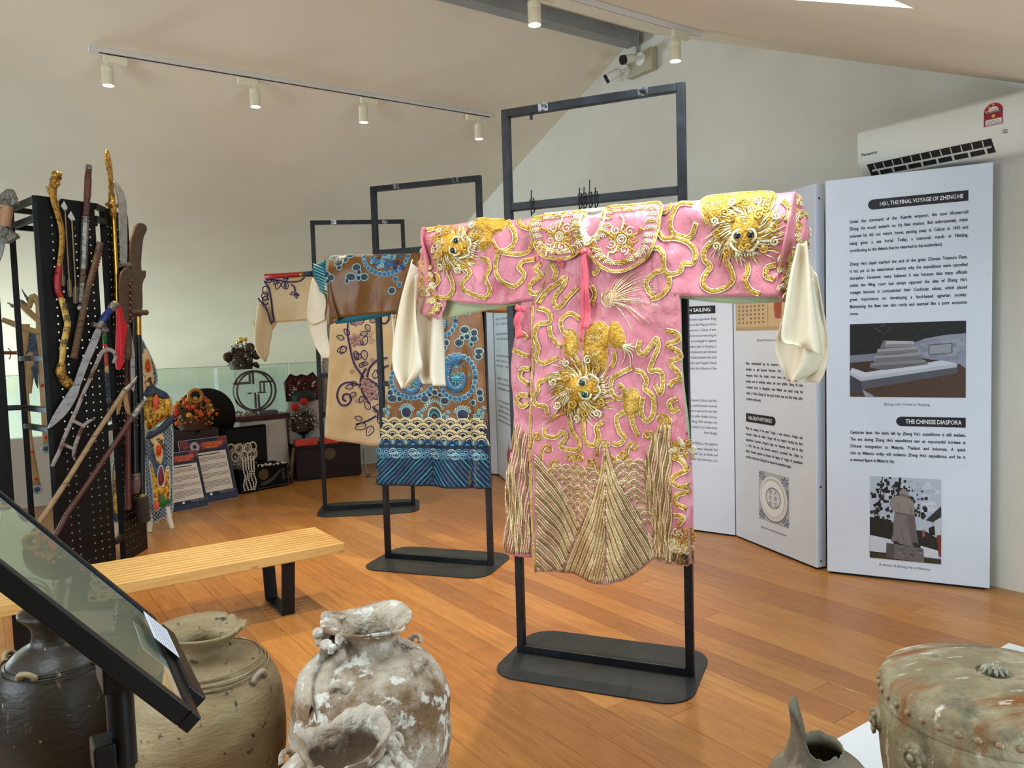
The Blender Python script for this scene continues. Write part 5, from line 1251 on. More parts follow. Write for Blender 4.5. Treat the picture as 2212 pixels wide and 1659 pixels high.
def leaf(par, cf, x, y, L_, ang, w_=.32):
    c = cr.P(*cf([(x, y)])[0]); u = (cr.P(*cf([(x + 100, y)])[0]) - c).length / 100; L_ = L_ * u; d = V((math.cos(ang), math.sin(ang))); n = V((-d.y, d.x))
    b = MB(); cord_into(cr, b, [c, c + d * L_ * .35 + n * L_ * w_, c + d * L_, c + d * L_ * .4 - n * L_ * w_], .0042, 0, 4, closed=True); cord_into(cr, b, [c, c + d * L_ * .7], .0025, 1, 2); b.build('leaf', VM, par, smooth='all')
rl = random.Random(8)
for pts in ([(330, 210), (325, 290), (340, 370), (360, 470), (390, 550), (450, 630)], [(420, 690), (330, 670), (270, 700), (245, 770), (270, 840), (320, 850), (355, 810), (340, 765), (300, 765), (290, 800), (315, 820)],
            [(480, 630), (500, 560), (560, 500), (640, 480)], [(630, 130), (650, 170), (620, 210), (580, 200)], [(600, 620), (610, 560), (650, 540)], [(480, 640), (560, 700), (590, 800)], [(470, 560), (430, 640), (440, 740), (500, 840)], [(550, 930), (480, 970), (390, 1000)], [(520, 860), (560, 900), (560, 950)]):
    vine(cbody, cE, pts)
for x, y, L_, a in ((300, 330, 60, 160), (320, 400, 80, 200), (310, 390, 70, 235), (340, 300, 60, 130), (430, 300, 60, 20), (440, 380, 80, 60), (450, 420, 80, -80), (430, 450, 60, 230), (400, 440, 60, 260), (380, 430, 60, -60), (420, 550, 50, 40), (440, 530, 50, 10), (370, 700, 60, 190), (390, 750, 60, 220), (400, 690, 50, 150), (450, 780, 60, 240), (480, 720, 60, 300), (500, 700, 60, 20), (520, 760, 60, -50), (430, 210, 50, 60), (380, 220, 60, 120), (470, 220, 60, -60), (500, 190, 50, 0),
                   (470, 1000, 90, 200), (440, 960, 60, 160), (500, 880, 70, 120), (540, 900, 70, 60), (520, 1010, 90, 240), (560, 960, 60, -30), (540, 640, 70, 80), (560, 600, 70, 40), (480, 660, 60, 170), (470, 690, 60, 200), (360, 330, 50, 300), (400, 340, 60, -30)):
    leaf(cbody, cE, x, y, L_, math.radians(a))
for x, y in ((390, 340), (470, 690), (520, 760), (400, 180)):
    c = cr.P(*cE([(x, y)])[0]); b = MB()
    for i in range(7): a = i * .9; pad(cr, b, circ(c + V((math.cos(a), math.sin(a))) * .035, .028, .018, 8, a), .006, 2, 1)
    b.build('mauve_flower', VM, cbody, smooth='all')
for x, y, r_ in ((515, 350, .03), (500, 300, .03), (360, 590, .02), (520, 500, .02), (400, 820, .02)):
    b = MB(); cord_into(cr, b, spiral(cr.P(*cE([(x, y)])[0]), r_, 1.6, 0, 1, 14), .0025, 1, 2); b.build('sequin_curl', VM, cbody, smooth='all')
for pts in ([(230, 240), (300, 240), (400, 250), (520, 270), (640, 260), (700, 215)], [(540, 300), (580, 330), (595, 390)], [(440, 230), (500, 220), (480, 250)]): vine(csl, cF, pts, .006)
for x, y, L_, a in ((400, 270, 100, 250), (440, 270, 90, 290), (300, 250, 60, 200), (480, 280, 80, 280), (380, 260, 60, 220), (590, 400, 60, 200), (600, 410, 60, 280), (595, 410, 50, 330), (330, 260, 50, 140)): leaf(csl, cF, x, y, L_, math.radians(a))
for pts in ([(225, 260), (280, 340), (310, 480), (325, 640), (345, 730), (300, 770)], [(155, 465), (200, 530), (250, 580), (280, 660), (300, 750)]):
    b = MB(); b.tube([V((cr.P(*p).x, .07, cr.P(*p).y)) for p in cF(pts)], .007, 6); b.build('cuff_piping', VIO, ccf, smooth='all')
for x, y in ((240, 370), (230, 440), (240, 490)):
    p = cr.P(*cF([(x, y)])[0]); b = MB(); b.tube([V((q_.x, .06, q_.y)) for q_ in circ(p, .025, .035, 10)], .005, 5); b.build('leaf', VIO, ccf, smooth='all')
# red garment folded behind it, with grey sequinned side
def fred(s, z): return -.045
rd = Robe(SFc, -.045, fred, 'red_robe', 'red robe hanging behind the cream robe with grey sequinned side edge')
sheet(rd, 'sleeve', [(572, 594), (620, 592), (665, 590), (720, 588)], [(575, 640), (620, 640), (665, 640), (720, 640)], 8, 24, mat('scarlet_satin', (198, 50, 34), .4, bump=(20, .2)))
b = MB(); b.tube([rd.at(rd.P(u, v), .0) for u, v in [(572, 597), (620, 595), (665, 592), (718, 589)]], .022, 10); b.build('shoulder_fold', mat('scarlet_satin', (198, 50, 34), .4), rd.o, smooth='all')
b = MB(); b.tube([rd.at(rd.P(u, v), .002) for u, v in [(648, 593), (655, 593)]], .024, 10); b.build('gold_band', GOLD, rd.o, smooth='all')
b = MB(); b.tube([rd.at(rd.P(u, v), .002) for u, v in [(657, 593), (676, 591)]], .024, 10); b.build('dark_band', SLATE, rd.o, smooth='all')
sheet(rd, 'sequinned_side', [(703, 690), (697, 760), (692, 840), (688, 900)], [(730, 690), (726, 760), (722, 840), (718, 905)], 8, 40, mat('grey_sequin', (134, 124, 112), .35, metal=.4, mix=((176, 166, 150), 60, .45, .65, (1, 1, 1), 3), bump=(90, .9)), yfn=lambda s, z, t, v: -.04 + .012 * math.sin(v * 14))
# ================================================================ STONEWARE JARS
def nz3(p, s, seed=0.0): return mnoise.noise(V((p[0] * s + seed, p[1] * s - seed, p[2] * s + seed * .7)))
def fract(p, s, seed=0): return nz3(p, s, seed) + .5 * nz3(p, s * 2.1, seed + 3) + .25 * nz3(p, s * 4.3, seed + 7)
def resprof(prof, n): return [(q_.x, q_.y) for q_ in resample(smooth_pts([V(p) for p in prof], 6), n)]
CRUST = mat('sea_crust', (188, 174, 154), .9, mix=[((126, 98, 70), 5.5, .44, .58, (1, 1, 1.2), 8), ((92, 76, 64), 9, .58, .68, (1, 1, 1), 6), ((216, 211, 200), 22, .55, .61, (1, 1, 1), 6), ((60, 52, 48), 3.2, .62, .68, (1, 1, 1), 5)], bump=[(30, .9, (1, 1, 1), .012), (110, .8, (1, 1, 1), .006)])
CRUST2 = mat('sea_crust_pale', (190, 178, 162), .9, mix=[((146, 122, 96), 6, .44, .60, (1, 1, 1.3), 8), ((106, 84, 66), 8, .58, .68, (1, 1, 1), 6), ((228, 222, 212), 17, .54, .62, (1, 1, 1), 6)], bump=[(28, .9, (1, 1, 1), .012), (100, .8, (1, 1, 1), .006)])
TANJ = mat('tan_stoneware', (164, 146, 108), .62, mix=[((118, 96, 66), 2.2, .44, .66, (1, 1, 2.6), 6), ((96, 62, 42), 1.6, .56, .74, (1, 1, 1.4), 5), ((58, 50, 40), 34, .62, .68, (1, 1, 1), 4), ((182, 168, 134), 7, .55, .72, (.6, .6, 3), 6)], bump=[(50, .35, (1, 1, 3), .006)])
DARKJ = mat('dark_glazed_stoneware', (44, 36, 28), .42, spec=.35, mix=[((20, 17, 15), 2.4, .42, .62, (1, 1, .8), 6), ((104, 90, 72), 14, .62, .70, (1, 1, .5), 6), ((150, 136, 112), 46, .66, .70, (1, 1, .6), 5)], bump=[(40, .3, (1, 1, 2), .006)])
RIMT = mat('worn_rim_clay', (150, 134, 114), .8, mix=((178, 164, 144), 12, .45, .65, (1, 1, 1), 6), bump=(60, .6))
def jar(name, label, loc, prof, mt, rimfn=None, crust=0.0, seed=1.0, lugs=(), lugr=.016, rings=(), rim_mat=None, in_prof=None, k=80, rot=0):
    """prof: outer profile bottom->rim (r,z); in_prof rim->inside"""
    t = thing(name, label, 'jar', T(*loc) @ RZ(rot), 'storage jars on the floor')
    n = 70; outer = resprof(prof, n); zt = prof[-1][1]
    def fn(co, i, a):
        d = V((math.cos(a), math.sin(a), 0))
        cr_ = crust * (1 if co.z < zt - .09 else .35)
        if crust: co = co + d * cr_ * fract(co, 7, seed) + V((0, 0, cr_ * .5 * fract(co, 9, seed + 5)))
        if rimfn: co = rimfn(co, a)
        return co
    b = MB(); b.lathe(outer, k, None, 0, fn)
    inner = resprof(in_prof, 16)
    b2_start = None
    full = outer + inner
    b = MB(); b.lathe([(.001, prof[0][1])] + full, k, None, 0, fn)
    o = b.build('jar_body', mt, t, smooth='all', merge=.0004)
    for (ang, r_, z, tilt) in lugs:
        d = V((math.cos(ang), math.sin(ang), 0)); s_ = V((-math.sin(ang), math.cos(ang), 0)); c = d * r_ + V((0, 0, z)); up = (V((0, 0, 1)) + d * tilt).normalized()
        pts = [c + s_ * lugr * math.cos(x) * 1.2 + up * lugr * math.sin(x) * 1.1 - up * lugr * .25 for x in [math.pi * q_ / 10 for q_ in range(11)]]
        MB().tube(pts, [lugr * (.62 if q_ in (0, 10) else .42) for q_ in range(11)], 8).build('lug_handle', rim_mat or mt, t, smooth='all')
    for (r_, z) in rings:
        MB().tube([V((r_ * math.cos(a), r_ * math.sin(a), z)) for a in [2 * math.pi * q_ / 48 for q_ in range(49)]], .0022, 5, caps=False).build('shoulder_line', mt, t, smooth='all')
    return t
# tan jar behind the tilted sign
p = fl(436, 1352, .69)
bp = [(.11, 0), (.15, .06), (.185, .20), (.204, .36), (.206, .44), (.192, .525), (.148, .592), (.100, .615), (.076, .625), (.074, .645), (.096, .670), (.118, .686)]
ip = [(.117, .692), (.100, .684), (.072, .652), (.066, .62), (.10, .57), (.001, .5)]
def rim_tan(co, a):
    if co.z > .655:
        g = max(0, math.cos(a - 0.15)) ** 6; co = co + V((0, 0, -.018 * g + (.016 * fract((math.cos(a), math.sin(a), 0), 4.5, 2) - .004) * max(0, math.cos(a + .1)))); co = co + V((math.cos(a), math.sin(a), 0)) * (.004 * math.sin(a * 3))
    return co
jar('stoneware_jar', 'tan stoneware jar with flared chipped rim beside the encrusted jar', (p.x, p.y, 0), bp, TANJ, rim_tan, .004, 2.0, [(-2.3, .172, .565, .5), (-.9, .172, .565, .5), (.7, .172, .565, .5), (2.4, .172, .565, .5)], .019, [(.150, .597), (.160, .585), (.168, .575)], RIMT, ip)
# tall dark jar
p = fl(118, 1322, .76)
bp = [(.10, 0), (.120, .08), (.145, .26), (.158, .42), (.157, .52), (.138, .61), (.10, .66), (.062, .685), (.055, .71), (.062, .735), (.085, .76)]
ip = [(.086, .768), (.070, .765), (.052, .74), (.046, .70), (.001, .64)]
jar('stoneware_jar', 'dark brown glazed jar with small neck under the tilted sign', (p.x, p.y, 0), bp, DARKJ, None, .003, 5.0, [(-2.2, .128, .64, .7), (-.75, .128, .64, .7), (.9, .128, .64, .7), (2.5, .128, .64, .7)], .017, [(.128, .642), (.136, .632)], TANJ, ip)
# big encrusted jar
p = fl(793, 1340, .70)
bp = [(.12, 0), (.155, .06), (.19, .20), (.212, .36), (.215, .43), (.205, .51), (.175, .575), (.125, .612), (.088, .626), (.080, .642), (.082, .668), (.098, .688), (.120, .696)]
ip = [(.120, .704), (.102, .698), (.074, .672), (.068, .63), (.10, .58), (.001, .48)]
def rim_big(co, a):
    if co.z > .66:
        co = co + V((0, 0, .012 * max(0, math.cos(a - .35)) ** 4 - .008 * max(0, math.cos(a - 1.6)) ** 6)) + V((math.cos(a), math.sin(a), 0)) * .012 * nz3((math.cos(a) * 2, math.sin(a) * 2, 0), 1.3, 4)
    return co
jb_ = jar('stoneware_jar', 'large jar thickly crusted with pale sea growth and flared rim', (p.x, p.y, 0), bp, CRUST, rim_big, .012, 9.0, [(-2.45, .170, .588, .5), (-1.0, .165, .60, .5), (.25, .170, .59, .5), (1.9, .17, .59, .5)], .016, (), CRUST2, ip)
b = MB(); rl = random.Random(3)
for i in range(26):
    a = rl.uniform(1.9, 3.6); r_ = rl.uniform(.085, .135); b.sphere((r_ * math.cos(a), r_ * math.sin(a), rl.uniform(.655, .70)), rl.uniform(.008, .018), 8, 6, 0, (1, 1, rl.uniform(.6, 1)))
b.build('shell_cluster', CRUST2, jb_, smooth='all')['kind'] = 'stuff'
G = []
for i in range(9):                                      # crust ridge running from neck to shoulder
    t_ = i / 8; a0 = lerp(2.75, 3.5, t_); G.append([V((lerp(.09, .20, t_) * math.cos(a0 + d * .05), lerp(.09, .20, t_) * math.sin(a0 + d * .05), lerp(.675, .52, t_) + h_)) for d, h_ in ((-2, -.03), (-1, .012), (0, .03), (1, .012), (2, -.03))])
b = MB(); b.grid(G); b.build('crust_ridge', CRUST2, jb_, smooth='all')
# front encrusted jar, broken mouth
p = fl(738, 1578, .64)
bp = [(.10, 0), (.13, .06), (.16, .20), (.176, .34), (.176, .42), (.160, .51), (.125, .565), (.090, .588), (.084, .605), (.092, .63), (.100, .645)]
ip = [(.096, .648), (.080, .630), (.072, .60), (.10, .55), (.001, .42)]
def rim_front(co, a):
    if co.z > .595:
        dz = -.030 * max(0, math.cos(a + 2.2)) ** 2 + .022 * max(0, math.cos(a - .55)) ** 8 + .018 * max(0, math.cos(a - 2.9)) ** 10 - .018 * max(0, math.cos(a - 1.7)) ** 3
        co = co + V((0, 0, dz - .012 + .012 * fract((math.cos(a), math.sin(a), 0), 3.5, 6)))
    return co
jf = jar('stoneware_jar', 'crusted jar with broken jagged mouth in front of the large jar', (p.x, p.y, 0), bp, CRUST2, rim_front, .014, 14.0, [(-2.9, .138, .565, .5), (-1.75, .15, .545, .5), (.2, .14, .56, .5), (2.2, .14, .56, .5)], .015, (), CRUST2, ip)
b = MB(); rl = random.Random(6)
for i in range(22):
    a = rl.uniform(-.9, .5); t_ = rl.uniform(0, 1); r_ = lerp(.10, .165, t_); b.sphere((r_ * math.cos(a), r_ * math.sin(a), lerp(.60, .49, t_)), rl.uniform(.006, .015), 8, 6, 0, (1, 1, .7))
b.build('barnacles', CRUST2, jf, smooth='all')['kind'] = 'stuff'

# ================================================================ DRUM STOOL, BROKEN JAR, SHEET ON THE FLOOR
sh = tag(MB().box((2.24, .2, 0), (3.75, 1.525, .005), bev=.001).build('information_sheet', mat('white_sheet', (226, 232, 240), .45)), 'large white information sheet lying on the floor under the drum', 'sheet')
for i in range(4): MB().box((2.33, 1.19 - i * .022, .0052), (2.33 + .5, 1.196 - i * .022, .0056)).build('text_line', pr((150, 156, 168)), sh)
VERD = mat('weathered_bronze', (142, 130, 100), .6, metal=.1, mix=[((182, 172, 144), 5, .44, .62, (1, 1, 1), 8), ((142, 88, 44), 3.4, .50, .60, (.6, 2.4, 1), 7), ((90, 88, 70), 8, .56, .72, (1, 1, 1), 6), ((214, 208, 190), 16, .60, .66, (.5, 2, 1), 6)], bump=[(36, .4, (1, 1, 1), .006), (120, .3)])
c = fl(2148, 1450, .5); R0 = .285
dr = thing('drum_stool', 'weathered bronze drum stool with studded rim and flower knob', 'drum stool', T(c.x, c.y, 0) @ RZ(-.5))
prof = [(.001, 0.006), (.20, .006), (.225, .02), (.25, .08), (.275, .18), (.285, .27), (.288, .35), (.283, .395)]
MB().lathe(resprof(prof, 30), 72).build('drum_body', VERD, dr, smooth=True)
prof = [(.283, .392), (.286, .396), (.287, .402), (.280, .455), (.274, .468), (.262, .474), (.250, .478), (.20, .490), (.12, .498), (.055, .5005), (.045, .499), (.040, .492), (.001, .490)]
lid = MB().lathe(prof, 72).build('drum_lid', VERD, dr, smooth=True)
for i in range(40):
    a = 2 * math.pi * i / 40; q_ = V((.284 * math.cos(a), .284 * math.sin(a), .430))
    if i == 0: s0 = MB().sphere((0, 0, 0), .0095, 10, 7, 0, (1, 1, 1)).build('stud', VERD, lid, smooth='all'); o = s0
    else: o = s0.copy(); COL.objects.link(o)
    o.location = q_
b = MB(); b.sphere((0, 0, .500), .014, 10, 6, 0, (1, 1, .8))
for i in range(12): a = i * math.pi / 6; b.tube([(.010 * math.cos(a), .010 * math.sin(a), .508), (.024 * math.cos(a), .024 * math.sin(a), .509), (.033 * math.cos(a), .033 * math.sin(a), .500)], [.004, .006, .003], 6)
b.build('flower_knob', mat('pale_knob', (178, 178, 160), .6, mix=((120, 116, 98), 30, .45, .6, (1, 1, 1), 4), bump=(80, .5)), lid, smooth='all')
for i, a in enumerate((2.06, 2.72, 3.4, 4.3, 5.3)):          # lion mask bosses and ring holders
    d = V((math.cos(a), math.sin(a), 0)); s_ = V((-math.sin(a), math.cos(a), 0)); q_ = d * .286 + V((0, 0, .33))
    b = MB(); m_ = Matrix((s_, d, V((0, 0, 1)))).transposed()
    b.sphere(q_ + V((0, 0, .0)), .034, 12, 8, 0, (1, .5, 1), m_); b.sphere(q_ + s_ * .014 + V((0, 0, .016)) + d * .014, .010, 8, 6); b.sphere(q_ - s_ * .014 + V((0, 0, .016)) + d * .014, .010, 8, 6); b.sphere(q_ + d * .018 - V((0, 0, .004)), .011, 8, 6)
    b.tube([q_ + d * .016 + s_ * .026 * math.cos(x) + V((0, 0, -.012 + .026 * math.sin(x))) for x in [2 * math.pi * k / 16 for k in range(17)]], .005, 6)
    b.build('lion_mask', VERD, dr, smooth='all')
SHELLJ = mat('mottled_grey_pot', (120, 110, 92), .75, mix=[((84, 76, 68), 5, .45, .62, (1, 1, 1), 7), ((150, 138, 114), 14, .56, .66, (1, 1, 1), 6), ((120, 92, 52), 4, .55, .68, (1, 1, 1), 6)], bump=[(40, .6, (1, 1, 1), .008)])
c = fl(1772, 1618, .33)
bp = [(.07, 0), (.10, .03), (.135, .10), (.148, .17), (.140, .235), (.110, .285), (.075, .315), (.066, .330), (.066, .345)]
ip = [(.062, .345), (.060, .325), (.075, .30), (.11, .25), (.12, .12), (.001, .05)]
def rim_brk(co, a):
    if co.z > .30:
        k_ = (co.z - .30) / .045; g = max(0, min(1, (math.cos(a - 2.3) - .50) * 5)); co = co + V((0, 0, .105 * g * k_ - .016 * k_ * max(0, math.cos(a + 1.0)) + .010 * fract((math.cos(a), math.sin(a), 0), 3.0, 8) * k_)) + V((math.cos(a), math.sin(a), 0)) * (.022 * g * k_ + .012 * k_ * math.cos(a * 2 - .6))
    return co
jar('broken_pot', 'small mottled grey pot with broken neck shard beside the drum', (c.x, c.y, 0), bp, SHELLJ, rim_brk, .005, 21.0, (), .02, (), SHELLJ, ip, rot=-.0)

# ================================================================ TILTED SIGN ON A POST
za = .85; A = fl(432, 1556, za); B = fl(335, 1338, za); d = (B - A).normalized(); Wd = (B - A).length
pp = V((-d.y, d.x, 0)); th = math.radians(50); U = pp * math.cos(th) + V((0, 0, 1)) * math.sin(th); N_ = d.cross(U).normalized()
if N_.z < 0: N_ = -N_
LS = .86
ms = Matrix(((d.x, U.x, N_.x, A.x), (d.y, U.y, N_.y, A.y), (d.z, U.z, N_.z, A.z), (0, 0, 0, 1)))
sg = thing('tilted_sign', 'black framed glazed sign tilted on a slim black post stand', 'sign', (A.x - .2, (A.y + B.y) / 2, 0))
sg.matrix_world = Matrix.Translation(V((0, 0, 0)))
FRM = mat('sign_frame_black', (9, 10, 12), .38, spec=.4)
fw = .022
for lo, hi in (((0, 0), (Wd, fw)), ((0, LS - fw), (Wd, LS)), ((0, fw), (fw, LS - fw)), ((Wd - fw, fw), (Wd, LS - fw))):
    MB().box((lo[0], lo[1], -.026), (hi[0], hi[1], .004), bev=.002, m=ms).build('frame_rail', FRM, sg)
pg = MB().box((fw, fw, -.012), (Wd - fw, LS - fw, -.004), m=ms).build('poster', mat('sign_poster', (196, 184, 158), .5, mix=((176, 166, 142), 2, .4, .7, (1, 1, 1), 4)), sg)
for lo, hi in (((fw, fw), (Wd - fw, fw + .014)), ((fw, fw), (fw + .012, LS - fw)), ((Wd - fw - .012, fw), (Wd - fw, LS - fw)), ((fw, LS - fw - .014), (Wd - fw, LS - fw))):
    MB().box((lo[0], lo[1], -.004), (hi[0], hi[1], -.0035), m=ms).build('white_margin', mat('sign_margin', (208, 214, 220), .5), pg)
MB().box((fw, fw, -.002), (Wd - fw, LS - fw, 0), m=ms).build('glass', glassmat('sign_glass', (240, 244, 242), .03, .015), sg)
MB().box((.03, -.034, -.02), (Wd * .72, .004, .012), bev=.004, m=ms @ T(Wd * .16, 0, 0)).build('ledge', FRM, sg)
nt = tag(MB().box((Wd * .48, .002, .0125), (Wd * .48 + .17, .066, .0135), m=ms).build('paper_note', mat('paper_note', (222, 226, 238), .7)), 'small white printed paper note on the ledge of the sign', 'paper note')
for i in range(7): MB().box((Wd * .48 + .012, .010 + i * .0075, .0136), (Wd * .48 + .158, .0118 + i * .0075, .0138), m=ms).build('text_line', pr((150, 150, 165)), nt)
pc = ony(262, 1560, (A.y + B.y) / 2 - .05); px_, py_ = pc.x, pc.y
s_ = (V((px_, py_, 0)) - A).dot(pp) / math.cos(th); zt = za + s_ * math.sin(th)
print('post', px_, py_, zt, 's', s_)
MB().cyl((px_, py_, .02), (px_, py_, zt - .14), .018, 16).build('post', FRM, sg, smooth=True)
MB().cyl((px_, py_, zt - .26), (px_, py_, zt - .05), .023, 16).build('collar', FRM, sg, smooth=True)
MB().box((px_ - .03, py_ - .05, zt - .11), (px_ + .03, py_ + .05, zt - .045), bev=.004).build('tilt_bracket', FRM, sg)
MB().box((px_ - .015, py_ + .02, zt - .10), (px_ + .015, py_ + .085, zt - .07), bev=.003).build('clamp_knob', FRM, sg)
MB().box((px_ - .05, py_ - .04, zt - .25), (px_ - .015, py_ + .02, zt - .20), bev=.004).build('clamp_knob', FRM, sg)
MB().lathe([(.001, 0), (.13, 0), (.13, .012), (.03, .022), (.018, .03)], 32, T(px_, py_, 0)).build('base_disc', FRM, sg, smooth=True)
# ================================================================ WEAPON RACK
PEG = mat('rack_black', (9, 9, 10), .55, spec=.3, mix=((15, 15, 17), 8, .4, .7, (1, 1, 1), 4))
HR = 2.38
pL, p1l, p1r, p2l, p2r = [V((q_.x, q_.y, 0)) for q_ in (fl(22, 447, HR), fl(80, 422, HR), fl(202.5, 438.6, HR), fl(223, 448, HR), fl(275, 466, HR))]
rack = thing('weapon_rack', 'black metal weapon rack with perforated panels behind the bench', 'weapon rack', (0, 0, 0))
def post_at(p, s=.035): MB().box((p.x - s / 2, p.y - s / 2, 0), (p.x + s / 2, p.y + s / 2, HR), bev=.002).build('post', PEG, rack)
def bar(a, b_, z, s=.034):
    d = (b_ - a); L_ = d.length; d.normalize(); m = Matrix(((d.x, -d.y, 0, a.x), (d.y, d.x, 0, a.y), (0, 0, 1, z), (0, 0, 0, 1))); MB().box((0, -s / 2, -s), (L_, s / 2, 0), bev=.002, m=m).build('cross_bar', PEG, rack)
back1 = pL + (p1r - p1l) * 1.05; back2 = p2r + V((-.25, .28, 0))
for p_ in (pL, p1l + V((-.01, .02, 0)), back1): post_at(p_)
for z in (HR, 2.27, 1.42, 1.10, .98): bar(pL, p1l, z)
bar(pL, back1, HR); bar(back1, p1r, HR); bar(pL, back1, 2.27); bar(back1, p1r, 2.27)
for z in (HR, 2.30, 1.10, .95, .2): bar(p1r, p2l, z)
far_l = ony(4, 700, pL.y + .05)
pz = V((far_l.x, far_l.y, 0)); MB().box((pz.x - .16, pz.y - .02, 0), (pz.x - .0, pz.y + .02, HR), bev=.002).build('post', PEG, rack)
bar(pz, pL, HR); bar(pz, pL, 1.1)
def pegpanel(fr, W_, name, cols, pitch, hs, x_first):
    """perforated sheet: grid lines either side of every hole, hole cells left open"""
    xs = [0]; 
    for i in range(cols): xs += [x_first + i * pitch - hs / 2, x_first + i * pitch + hs / 2]
    xs.append(W_); zs = [.0]; n = int((HR - .08) / .05)
    for j in range(n): zs += [.06 + j * .05 - hs / 2, .06 + j * .05 + hs / 2]
    zs.append(HR); b = MB(); B = {}
    def vv(i, j):
        if (i, j) not in B: B[(i, j)] = b.bm.verts.new((xs[i], 0, zs[j]))
        return B[(i, j)]
    for i in range(len(xs) - 1):
        for j in range(len(zs) - 1):
            if i % 2 == 1 and j % 2 == 1 and i < len(xs) - 1: continue
            b.bm.faces.new((vv(i, j), vv(i + 1, j), vv(i + 1, j + 1), vv(i, j + 1)))
    o = b.build(name, PEG, rack, m=None); o.matrix_local = fr.m; md = o.modifiers.new('t', 'SOLIDIFY'); md.thickness = .002
    for x0 in (0, W_ - .012): e = MB().box((x0, -.03, 0), (x0 + .012, .004, HR), bev=.001).build('panel_edge', PEG, o)
    return o
F1 = Frame(p1l, p1r); F2 = Frame(p2l, p2r)
pegpanel(F1, F1.len, 'perforated_panel', 6, .047, .0095, .075); pegpanel(F2, F2.len, 'perforated_panel', 6, .047, .0095, .045)
w1 = crop(0, 300, 4.1475); w2 = crop(0, 600, 4.1475); w3 = crop(0, 850, 4.148); w6 = crop(200, 600, 5.53); w7 = crop(220, 880, 5.53)
STEELB = mat('blade_steel', (176, 178, 180), .34, metal=.45, mix=((140, 140, 140), 12, .45, .7, (1, 1, 3), 5), bump=(60, .06))
RUST = mat('rusty_steel', (164, 156, 150), .4, metal=.4, mix=((96, 66, 48), 18, .45, .62, (1, 1, 1), 5), bump=(60, .3))
ANT = mat('antique_gold', (168, 128, 58), .36, metal=.7, mix=((96, 68, 26), 30, .48, .62, (1, 1, 1), 5), bump=(70, .8))
BRZ = mat('brass', (186, 142, 58), .25, metal=.9); PEW = mat('pewter', (150, 148, 142), .35, metal=.8, mix=((106, 104, 100), 30, .45, .6, (1, 1, 1), 4), bump=(60, .8))
WOODB = mat('carved_brown_wood', (92, 70, 50), .55, mix=((68, 50, 36), 10, .4, .7, (1, 1, 4), 5), bump=(40, .4)); WRAP = mat('cane_wrap', (104, 78, 54), .6, mix=((72, 52, 36), 40, .45, .6, (.3, .3, 4), 4), bump=(60, .6, (.3, .3, 6)))
SHAFT = mat('pale_shaft', (158, 130, 94), .55, mix=((128, 102, 72), 8, .4, .7, (1, 1, 4), 5)); SHAFTR = mat('red_lacquer_shaft', (84, 34, 28), .35); SHAFTB = mat('black_lacquer', (22, 20, 20), .3); BRN = mat('dark_wood_shaft', (78, 46, 36), .45)
REDC = mat('red_cloth', (190, 16, 34), .6, bump=(24, .3)); REDG = mat('red_grip', (150, 22, 30), .35); BLUEG = mat('blue_grip', (24, 44, 104), .3); YELB = mat('yellow_bamboo', (200, 168, 84), .4, mix=((164, 128, 52), 9, .4, .7, (1, 1, 3), 5))
class Wp:
    def __init__(s, name, label, cat, fr, off, grp='weapons hung on the black rack'):
        s.fr = fr; s.off = off; s.t = thing(name, label, cat, fr.m, grp)
    def P(s, u, v, lift=0): x, z = s.fr.px(u, v, s.off); return V((x, s.off + lift, z))
    def L(s, px): return [s.P(*p) for p in px]
    def tube(s, name, px, r, mt, k=10, n=5, flat=1.0, straight=False):
        pts = s.L(px); pts = pts if straight else smooth_pts(pts, n)
        if isinstance(r, (list, tuple)):
            rr_ = []; m_ = len(pts) - 1
            for i in range(len(pts)): t = i / m_ * (len(r) - 1); k0 = min(int(t), len(r) - 2); rr_.append(lerp(r[k0], r[k0 + 1], t - k0))
            r = rr_
        return MB().tube(pts, r, k, 0, flat=flat, nrm=V((0, 1, 0))).build(name, mt, s.t, smooth=True)
    def plate(s, name, px, th, mt, n=4, curve=True, bevel=True):
        pts = [s.fr.px(u, v, s.off) for u, v in px]; pts = [(q_.x, q_.y) for q_ in (smooth_pts(pts, n, True) if curve else [V(p) for p in pts])]
        c = V((sum(p[0] for p in pts) / len(pts), sum(p[1] for p in pts) / len(pts)))
        b = MB(); b.prism(pts, lambda a, c_, t: (a, s.off + t, c_), -th / 2, th / 2); return b.build(name, mt, s.t)
    def ties(s, px, r=.012):
        for u, v in px:
            p = s.P(u, v); MB().tube([p + V((-r, 0, 0)), p + V((-r * .6, r * .8, 0)), p + V((r * .6, r * .8, .002)), p + V((r, 0, .002)), p + V((r, -s.off * .9, 0))], .0016, 5).build('wire_tie', TIE, s.t)
# bow
w = Wp('ornate_bow', 'yellow painted bow with golden dragon ends and red grip', 'bow', F1, .03)
w.tube('upper_limb', [(120, 385), (114, 408), (117, 437), (125, 464), (132, 493), (134, 517), (132, 546), (128, 575)], [.026, .024, .02, .018, .018, .018, .017, .016], ANT, flat=.6)
w.tube('grip', [(128, 575), (124, 601), (125, 625), (131, 642)], [.017, .02, .02, .017], REDG)
w.tube('lower_limb', [(131, 642), (137, 661), (142, 680), (146, 700), (142, 722), (137, 745), (135, 769), (132, 790)], [.016, .019, .02, .02, .02, .02, .018, .016], YELB, flat=.6)
w.tube('claw_end', [(134, 785), (131, 800), (134, 813), (142, 826), (152, 836)], [.022, .03, .026, .03, .02], ANT)
b = MB(); 
for (u, v, r_) in [(121, 378, .026), (127, 384, .018), (116, 390, .022), (123, 396, .02), (118, 402, .018), (129, 376, .014)]: b.sphere(w.P(u, v), r_, 10, 7)
